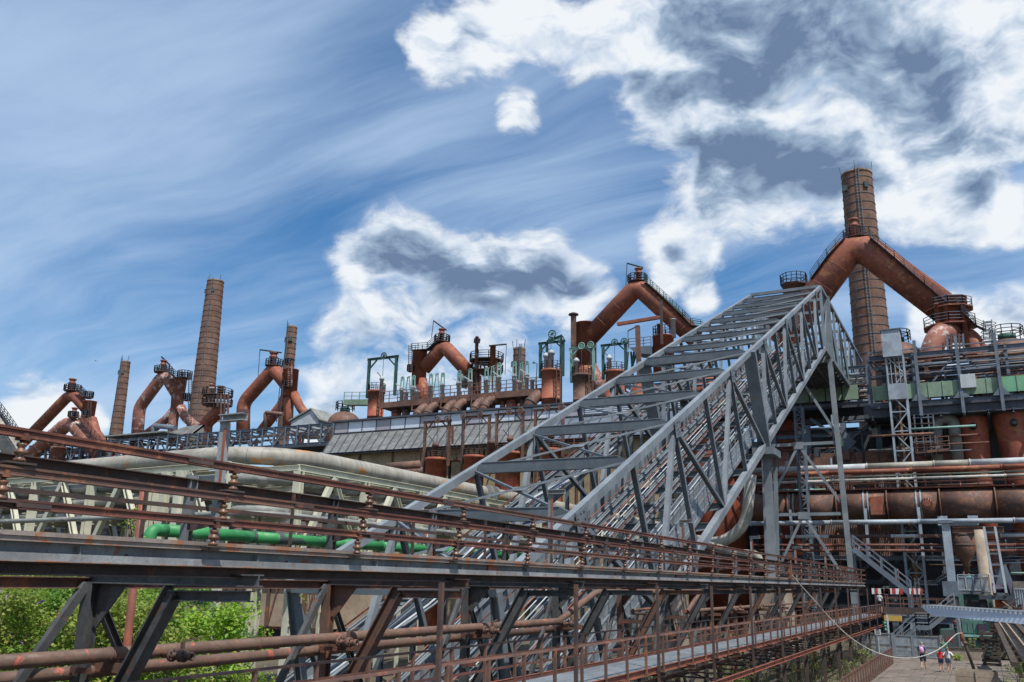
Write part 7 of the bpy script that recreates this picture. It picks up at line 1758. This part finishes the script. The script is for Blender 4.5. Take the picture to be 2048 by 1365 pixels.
# ------------------------------------------------------------------ people
def person(lab, foot, h, face, top, bottom, hair, arms, stride=0.0, long_hair=0, bag=None, female=False, shorts=.56, lean=0.0):
    """one skinned body; clothes and hair are shells grown from it. face: heading angle, 0 = towards +Y"""
    s = h / 1.75; sh = .165 if female else .19
    J = [(0, 0, .96), (0, .0, 1.12), (0, .0 + lean * .5, 1.32), (0, lean, 1.47), (0, lean + .01, 1.54), (0, lean + .03, 1.62), (0, lean + .03, 1.72)]
    Rr = [(.145, .115), (.125, .10), (.150, .105), (.060, .060), (.055, .058), (.078, .092), (.062, .075)]
    E = [(i, i + 1) for i in range(6)]
    hands = []
    for sd, pose in ((-1, arms[0]), (1, arms[1])):
        i = len(J)
        if pose == 'hip': P = [(sd * sh, lean, 1.42), (sd * (sh + .19), lean - .08, 1.20), (sd * .17, lean + .03, 1.04), (sd * .13, lean + .06, 1.02)]
        elif pose == 'fwd': P = [(sd * sh, lean, 1.42), (sd * (sh + .05), lean + .02, 1.15), (sd * (sh - .02), lean + .24, 1.08), (sd * (sh - .04), lean + .32, 1.08)]
        elif pose == 'back': P = [(sd * sh, lean, 1.42), (sd * (sh + .06), lean - .07, 1.15), (sd * (sh + .08), lean - .02, .90), (sd * (sh + .08), lean, .82)]
        elif pose == 'rail': P = [(sd * sh, lean, 1.42), (sd * (sh + .08), lean + .12, 1.20), (sd * (sh + .02), lean + .36, 1.12), (sd * (sh), lean + .42, 1.11)]
        else: P = [(sd * sh, lean, 1.42), (sd * (sh + .06), lean + .02, 1.15), (sd * (sh + .07), lean + .08, .90), (sd * (sh + .07), lean + .09, .82)]
        J += P; Rr += [(.062, .062), (.044, .044), (.031, .031), (.034, .020)]
        E += [(2, i), (i, i + 1), (i + 1, i + 2), (i + 2, i + 3)]; hands.append((Vector(P[3]), (Vector(P[3]) - Vector(P[2])).normalized(), sd))
    for sd in (-1, 1):
        i = len(J); f = stride * sd
        J += [(sd * .095, 0, .90), (sd * .10, .03 + f * .5 + (.05 if f < 0 else 0), .50), (sd * .10, f - (.02 if f < 0 else 0), .085 + (.05 if f < 0 else 0)), (sd * .115, f + .17, .035)]
        Rr += [(.092, .098), (.060, .062), (.042, .045), (.040, .030)]
        E += [(0, i), (i, i + 1), (i + 1, i + 2), (i + 2, i + 3)]
    me = bpy.data.meshes.new('body'); me.from_pydata(J, E, []); ob = bpy.data.objects.new('body_tmp', me); col.objects.link(ob)
    ob.modifiers.new('skin', 'SKIN'); sv = me.skin_vertices[0].data
    for i, r in enumerate(Rr): sv[i].radius = r; sv[i].use_root = (i == 0)
    sub = ob.modifiers.new('sub', 'SUBSURF'); sub.levels = 2; sub.render_levels = 2
    dg = bpy.context.evaluated_depsgraph_get(); ev = ob.evaluated_get(dg); bm_ = bpy.data.meshes.new_from_object(ev)
    bpy.data.objects.remove(ob)
    V = [v.co.copy() for v in bm_.vertices]; N_ = [v.normal.copy() for v in bm_.vertices]; F = [tuple(p.vertices) for p in bm_.polygons]
    rot = Matrix.Rotation(-face, 3, 'Z'); foot = Vector(foot)
    W = lambda p: foot + rot @ (Vector(p) * s)
    t = thing('person', lab, 'person', foot, 'visitors')
    body = MB(); body.add([W(p) for p in V], F, True)
    for hp, hd, sd in hands:                                  # palm and fingers
        x = Vector((0, 1, 0)) if abs(hd.y) < .7 else Vector((1, 0, 0))
        for q in range(4):
            b0 = hp + x * (.027 - q * .018); ln = (.070, .080, .075, .058)[q]
            body.tube([W(b0), W(b0 + hd * ln * .55), W(b0 + hd * ln + Vector((-sd * .015, 0, 0)))], [.009 * s, .009 * s, .007 * s], 6)
        body.tube([W(hp - hd * .02 + x * .03), W(hp + hd * .01 + x * .06), W(hp + hd * .045 + x * .065)], [.011 * s, .010 * s, .008 * s], 6)
    hc = Vector((0, lean + .03, 1.645))
    body.lathe(W(hc + Vector((0, .085, -.01))), [(.016 * s, -.01), (.015 * s, .01), (.004 * s, .026 * s)], 6, axis=rot @ Vector((0, 1, -.4)))
    for sd in (-1, 1): body.lathe(W(hc + Vector((sd * .072, 0, -.005))), [(.022 * s, -.008), (.026 * s, 0), (.010 * s, .012)], 8, axis=rot @ Vector((sd, 0, 0)))
    nb = len(body.f)
    bo = body.build('body', ['skin', 'shoe'], t)
    for p, f in zip(bo.data.polygons, body.f):
        c = sum((Vector(body.v[i]) for i in f), Vector()) / len(f)
        if (c.z - foot.z) / s < .105: p.material_index = 1
    def shell(name, mat, test, off):
        idx = {}; vs = []; fs = []
        for f in F:
            c = sum((V[i] for i in f), Vector()) / len(f)
            if test(c):
                ff = []
                for i in f:
                    if i not in idx: idx[i] = len(vs); vs.append(W(V[i] + N_[i] * off))
                    ff.append(idx[i])
                fs.append(tuple(ff))
        if fs: MB().add(vs, fs, True).build(name, mat, t)
    arm = lambda c: abs(c.x) > sh - .02 and c.z < 1.47
    shell('shirt', top, lambda c: .97 < c.z < 1.475 and not (arm(c) and c.z < 1.19 and abs(c.x) > sh + .015), .014)
    shell('shorts', bottom, lambda c: shorts < c.z < 1.03 and abs(c.x) < sh + .04 - (.0 if c.z < .8 else .03), .018)
    shell('hair', hair, lambda c: c.z > 1.655 or (c.z > 1.58 and c.y < lean + .015), .012)
    for sd in (-1, 1): MB().lathe(W(hc + Vector((sd * .03, .088, .015))), [(.004, 0), (.010 * s, .004), (.003, .010)], 8, axis=rot @ Vector((0, 1, 0))).build('eye', 'cloth_black', t)
    if long_hair: MB().tube([W((0, lean - .06, 1.66)), W((0, lean - .11, 1.55)), W((.01, lean - .12, 1.66 - long_hair * .6)), W((.02, lean - .10, 1.66 - long_hair))], [.045 * s, .05 * s, .045 * s, .015 * s], 8).build('long_hair', hair, t)
    if bag == 'pack':
        MB().tube([W((0, -.16, 1.06)), W((0, -.19, 1.14)), W((0, -.19, 1.32)), W((0, -.15, 1.42))], [.10 * s, .145 * s, .14 * s, .08 * s], 10).build('backpack', 'cloth_pink', t)
        for sd in (-1, 1): MB().tube([W((sd * .10, -.12, 1.40)), W((sd * .11, 0, 1.49)), W((sd * .11, .12, 1.36)), W((sd * .11, .0, 1.12))], .02 * s, 6).build('strap', 'cloth_pink', t)
    if bag == 'sling':
        MB().tube([W((-.16, .10, 1.02)), W((-.22, .06, 1.05)), W((-.22, -.06, 1.05))], [.06 * s, .09 * s, .06 * s], 8).build('bag', 'cloth_orange', t)
        MB().tube([W((-.16, .08, 1.05)), W((0, .135, 1.28)), W((.13, .04, 1.49)), W((0, -.13, 1.28)), W((-.17, -.05, 1.05))], .018 * s, 6).build('strap', 'cloth_orange', t)
person('man in blue t-shirt and navy shorts walking away with a pink backpack', PZ(1848, 1341, .05), 1.80, rad(8), 'cloth_blue', 'cloth_navy', 'hair_grey', ('side', 'back'), .14, 0, 'pack')
person('man in green t-shirt with an orange shoulder bag facing the two girls', PZ(1890, 1329, .05), 1.76, rad(165), 'cloth_green', 'cloth_denim', 'hair_dark', ('fwd', 'side'), .02, 0, 'sling', False, .12)
person('girl in red top and navy shorts with a dark ponytail', PZ(1884, 1345, .05), 1.45, rad(-6), 'cloth_red', 'cloth_navy', 'hair_dark', ('fwd', 'fwd'), .05, .30, None, True, .66)
person('girl in white top and denim shorts with hands on hips and long hair', PZ(1900, 1346, .05), 1.52, rad(12), 'cloth_white', 'cloth_denim', 'hair_fair', ('hip', 'hip'), .03, .36, None, True, .68)
person('person in a white shirt standing at the far end of the walkway', Vector((-8.6, PX(1766, 1227, -8.6).y - 2.0, Z_DECK + .03)), 1.78, rad(20), 'cloth_white', 'cloth_navy', 'hair_dark', ('side', 'side'), .05)
person('person in a teal t-shirt leaning on the viewing platform railing', Vector((PY(1941, 1182, YV + .75).x, YV + .75, ZV)), 1.62, rad(180), 'cloth_teal', 'cloth_denim', 'hair_fair', ('rail', 'rail'), .02, 0, None, True)
person('person in black clothes standing behind the teal t-shirt on the viewing platform', Vector((PY(1931, 1180, YV + 1.8).x, YV + 1.8, ZV)), 1.82, rad(150), 'cloth_black', 'cloth_black', 'hair_dark', ('fwd', 'fwd'), .03)
# ------------------------------------------------------------------ plants
def leaf_cloud(rn, centres, per, spread, size, droop=.25, flat=.75):
    mb = MB(); v = mb.v; f = mb.f; sm = mb.sm
    for c, r in centres:
        n = int(per * r * r / (spread * spread) + 4)
        for i in range(n):
            d = Vector((rn.gauss(0, 1), rn.gauss(0, 1), rn.gauss(0, .85))); d.normalize()
            p = c + d * (r * (rn.random() ** .45))
            L = size * rn.uniform(.6, 1.35); w = L * rn.uniform(.32, .48)
            a = Vector((rn.gauss(0, 1), rn.gauss(0, 1), rn.gauss(-droop, .55))).normalized()
            up = (Vector((rn.gauss(0, .5), rn.gauss(0, .5), 1)) + d * .5).normalized()
            b = a.cross(up)
            if b.length < 1e-3: continue
            b.normalize(); nn = b.cross(a)
            o = len(v)
            v.extend((p, p + a * L * .5 + b * w + nn * w * .25, p + a * L, p + a * L * .5 - b * w + nn * w * .25))
            f.append((o, o + 1, o + 2)); f.append((o, o + 2, o + 3)); sm += [False, False]
    return mb
def bush(name, lab, cat, x, y, h, r, mat, seed, size=.12, clumps=38, per=70, base=0.0, open_=0.25, group='bushes and shrubs', narrow=False, flowers=0):
    rn = random.Random(seed)
    t = thing(name, lab, cat, (x, y, base), group)
    cs = []; stems = MB()
    for i in range(clumps):
        u = rn.random(); a = rn.uniform(0, 2 * math.pi)
        z = h * (open_ + (1 - open_) * rn.random() ** .75) * .96
        prof = (1 - abs((z / h) - .45) ** 1.7 * 1.5) if not narrow else max(.25, 1.1 - z / h)
        rr = r * math.sqrt(u) * max(.15, prof)
        c = Vector((x + rr * math.cos(a), y + rr * math.sin(a), base + z))
        cr = rn.uniform(.10, .26) * min(r, 2.6) * (.8 if narrow else 1)
        cs.append((c, cr))
        if i < 14 or i % 3 == 0:
            k = Vector((x + rn.uniform(-.2, .2), y + rn.uniform(-.2, .2), base)); m = lerp(k, c, .5) + Vector((rn.uniform(-.2, .2), rn.uniform(-.2, .2), .15 * h * .5))
            stems.tube(bend([k, m, c], .5, 3), [.030 * h / 4 + .008] * 2 + [.012] * 5 + [.006] if False else .010 + .006 * h / 4, 5)
    stems.build('stems' if name != 'birch_sapling' else 'trunk', 'bark', t)
    leaf_cloud(rn, cs, per, .5, size).build('crown', mat, t)
    if flowers:
        fm = MB()
        for i in range(flowers):
            c, cr = rn.choice(cs); d = Vector((rn.gauss(0, 1), rn.gauss(0, 1), 1)).normalized()
            fm.lathe(c + d * cr, [(.02, 0), (.045, .05), (.035, .14), (.005, .26)], 5, axis=d)
        fm.build('flower_spikes', 'flower', t, kind='stuff')
    return t
W_ = [('round green acacia bush at the left foot of the runway legs', -27.5, 14.2, 5.3, 3.6, 'leaf_mid', .12, 60),
      ('tall dark green tree thicket behind the acacia bush', -36, 20.5, 5.9, 4.2, 'leaf_dark', .14, 60),
      ('spreading lime green acacia behind the runway', -34, 14.5, 5.2, 4.0, 'leaf_lime', .13, 60),
      ('yellowish buddleia with purple flower spikes behind the first leg', -23.2, 15.2, 4.7, 2.5, 'leaf_yellow', .12, 60),
      ('tall loose green buddleia with purple spikes between the legs', -21.6, 17.2, 4.9, 2.4, 'leaf_mid', .13, 60),
      ('pale willow-like bush hanging beside the standpipe', -19.6, 16.6, 4.4, 2.0, 'leaf_yellow', .13, 55),
      ('lime green leafy shrub before the workshop windows', -20.8, 20.8, 4.2, 1.7, 'leaf_lime', .15, 46),
      ('low spreading green shrub under the brown pipes', -18.0, 12.3, 2.8, 2.1, 'leaf_mid', .12, 44),
      ('bright low shrub at the very foot of the second leg', -16.6, 14.4, 2.6, 1.6, 'leaf_lime', .13, 40),
      ('dense mid green shrub left of the first runway leg', -20.5, 10.2, 3.5, 2.4, 'leaf_mid', .12, 50),
      ('broad bright acacia filling the ground behind the second leg', -25.5, 17.8, 5.4, 3.0, 'leaf_lime', .12, 60),
      ('tall yellow-green bush between pipe rack and runway', -29.5, 18.8, 5.8, 3.4, 'leaf_yellow', .13, 60),
      ('leafy mid green bush left of the workshop wall', -23.8, 21.5, 5.0, 2.4, 'leaf_mid', .12, 56),
      ('bright bush under the twin brown pipes near the first leg', -17.2, 9.6, 2.4, 1.8, 'leaf_yellow', .11, 44),
      ('green bush at the outer edge of the thicket', -24.5, 10.6, 4.6, 2.8, 'leaf_lime', .12, 56),
      ('far hedge-like green bush under the pipe rack', -46, 24, 4.6, 5.0, 'leaf_dark', .16, 56)]
for i, (lb, x, y, h, r, m, sz, cl) in enumerate(W_):
    bush('bush', lb, 'bush', x, y, h * 1.06, r * 1.12, m, 40 + i, sz * .82, int(cl * 2.0), 150, open_=.06, flowers=26 if 'purple' in lb else 0)
bush('birch_sapling', 'young birch with small bright leaves rising before the cream rack', 'tree', -21.6, 18.1, 7.6, 1.0, 'leaf_lime', 77, .10, 40, 52, 0, .52, None, True)
V_ = [('leafy bindweed clump rising at the bottom before the brown pipes', -13.4, 7.6, 2.6, .9, 'leaf_lime', .10, 26), ('second bindweed clump winding up beside the first leg', -13.6, 9.1, 2.5, .7, 'leaf_lime', .10, 22), ('small bindweed clump between leg and pipe', -13.2, 6.4, 2.4, .6, 'leaf_lime', .10, 20)]
for i, (lb, x, y, h, r, m, sz, cl) in enumerate(V_): bush('vine_clump', lb, 'vine', x, y, h, r, m, 140 + i, sz, cl, 40, group='bindweed at the runway foot')
bush('vine_clump', 'green creeper climbing the cream column before the workshop', 'vine', -27.6, 33.5, 6.0, .9, 'leaf_yellow', 151, .14, 30, 40, 0, .1, None)
U_ = [(-11.0, 21.5, 1.7, 'leaf_lime', 'weed shrub under the walkway beside the bypass loop'), (-13.6, 26, 2.3, 'leaf_mid', 'weed shrub between hoist foot and walkway'), (-10.8, 31, 1.8, 'leaf_yellow', 'yellowish weed shrub under the middle of the walkway'), (-12.2, 36, 2.6, 'leaf_mid', 'tall weed shrub behind the walkway columns'),
      (-10.2, 41, 1.9, 'leaf_lime', 'bright weed shrub under the walkway before the yard fence'), (-11.4, 46, 2.4, 'leaf_mid', 'green shrub below the landing end of the walkway'), (-9.2, 55, 2.0, 'leaf_yellow', 'dry yellow shrub between walkway and yard fence'), (-9.9, 67, 3.0, 'leaf_dark', 'dark green feathery shrub left of the mesh fence'), (-8.0, 60, 1.0, 'grass_dry', 'dry grass tuft at the yard fence'), (-7.9, 69, 1.1, 'leaf_yellow', 'yellow weed tuft against the yard fence'),
      (-9.2, 74.5, 2.3, 'leaf_dark', 'dark shrub beside the notice sign'), (-9.5, 35.5, 1.5, 'leaf_lime', 'lime weed clump below the kick plate'), (-10.6, 26, 1.6, 'leaf_lime', 'lime weed clump beside a walkway column'), (-15.2, 22, 2.0, 'leaf_mid', 'green weed clump at the foot of the hoist')]
for i, (x, y, h, m, lb) in enumerate(U_): bush('weed_shrub', lb, 'shrub', x, y, h, h * .55, m, 200 + i, .10, 30, 46, group='weeds under the walkway')
R_ = [(1.3, 53.5, 1.6, 1.2, 'leaf_lime', 'pale leafed vine shrub beside the wooden trough'), (2.3, 57, 1.9, 1.3, 'leaf_mid', 'green shrub behind the vine beside the trough'), (2.9, 62, 3.0, 1.0, 'leaf_yellow', 'creeper hanging over the timber ramp'), (-2.4, 77.9, .5, .5, 'leaf_lime', 'small weed tuft at the foot of the retaining wall'), (-1.2, 79.1, 1.7, .4, 'leaf_yellow', 'weed growing on the retaining wall coping'), (3.6, 84, 4.4, 1.3, 'leaf_lime', 'creeper over the rubble beside the sheet bin')]
for i, (x, y, h, r, m, lb) in enumerate(R_): bush('yard_shrub', lb, 'shrub', x, y, h, r, m, 260 + i, .11, 34, 46, group='shrubs at the yard edge')
# ground grass
rn = random.Random(99); gm = MB()
for i in range(9000):
    if i % 3: x = rn.uniform(-40, -13.5); y = rn.uniform(5, 34)
    else: x = rn.uniform(-14, -7.6); y = rn.uniform(18, 76)
    hgt = rn.uniform(.12, .5); a = rn.uniform(0, 6.28); w = rn.uniform(.015, .035); b = Vector((math.cos(a), math.sin(a), 0)); p = Vector((x, y, 0)); tip = p + Vector((rn.gauss(0, .1), rn.gauss(0, .1), hgt))
    gm.add([p - b * w, p + b * w, tip], [(0, 1, 2)])
go = gm.build('grass', 'grass_dry', None, 'stuff'); tag(go, 'rough grass growing on the waste ground below the walkway', 'grass')
# ------------------------------------------------------------------ ground
def ground():
    xs = [-3000, -400, -120] + [-80 + 2.0 * i for i in range(54)] + [60, 400, 3000]
    ys = [-600, -60, -10] + [2.0 * i for i in range(60)] + [160, 400, 1200, 5000]
    rn = random.Random(4); vs = []
    for y in ys:
        for x in xs:
            inyard = -9.6 < x < 5 and 44 < y < 84
            near = -60 < x < -7 and 0 < y < 60
            vs.append((x, y, -.06 + (rn.uniform(-.12, .10) if near and not inyard else (-.12 if inyard else 0))))
    n = len(xs); fs = [(j * n + i, j * n + i + 1, (j + 1) * n + i + 1, (j + 1) * n + i) for j in range(len(ys) - 1) for i in range(n - 1)]
    g = MB().add(vs, fs, True).build('ground', 'soil'); g['kind'] = 'structure'
ground()
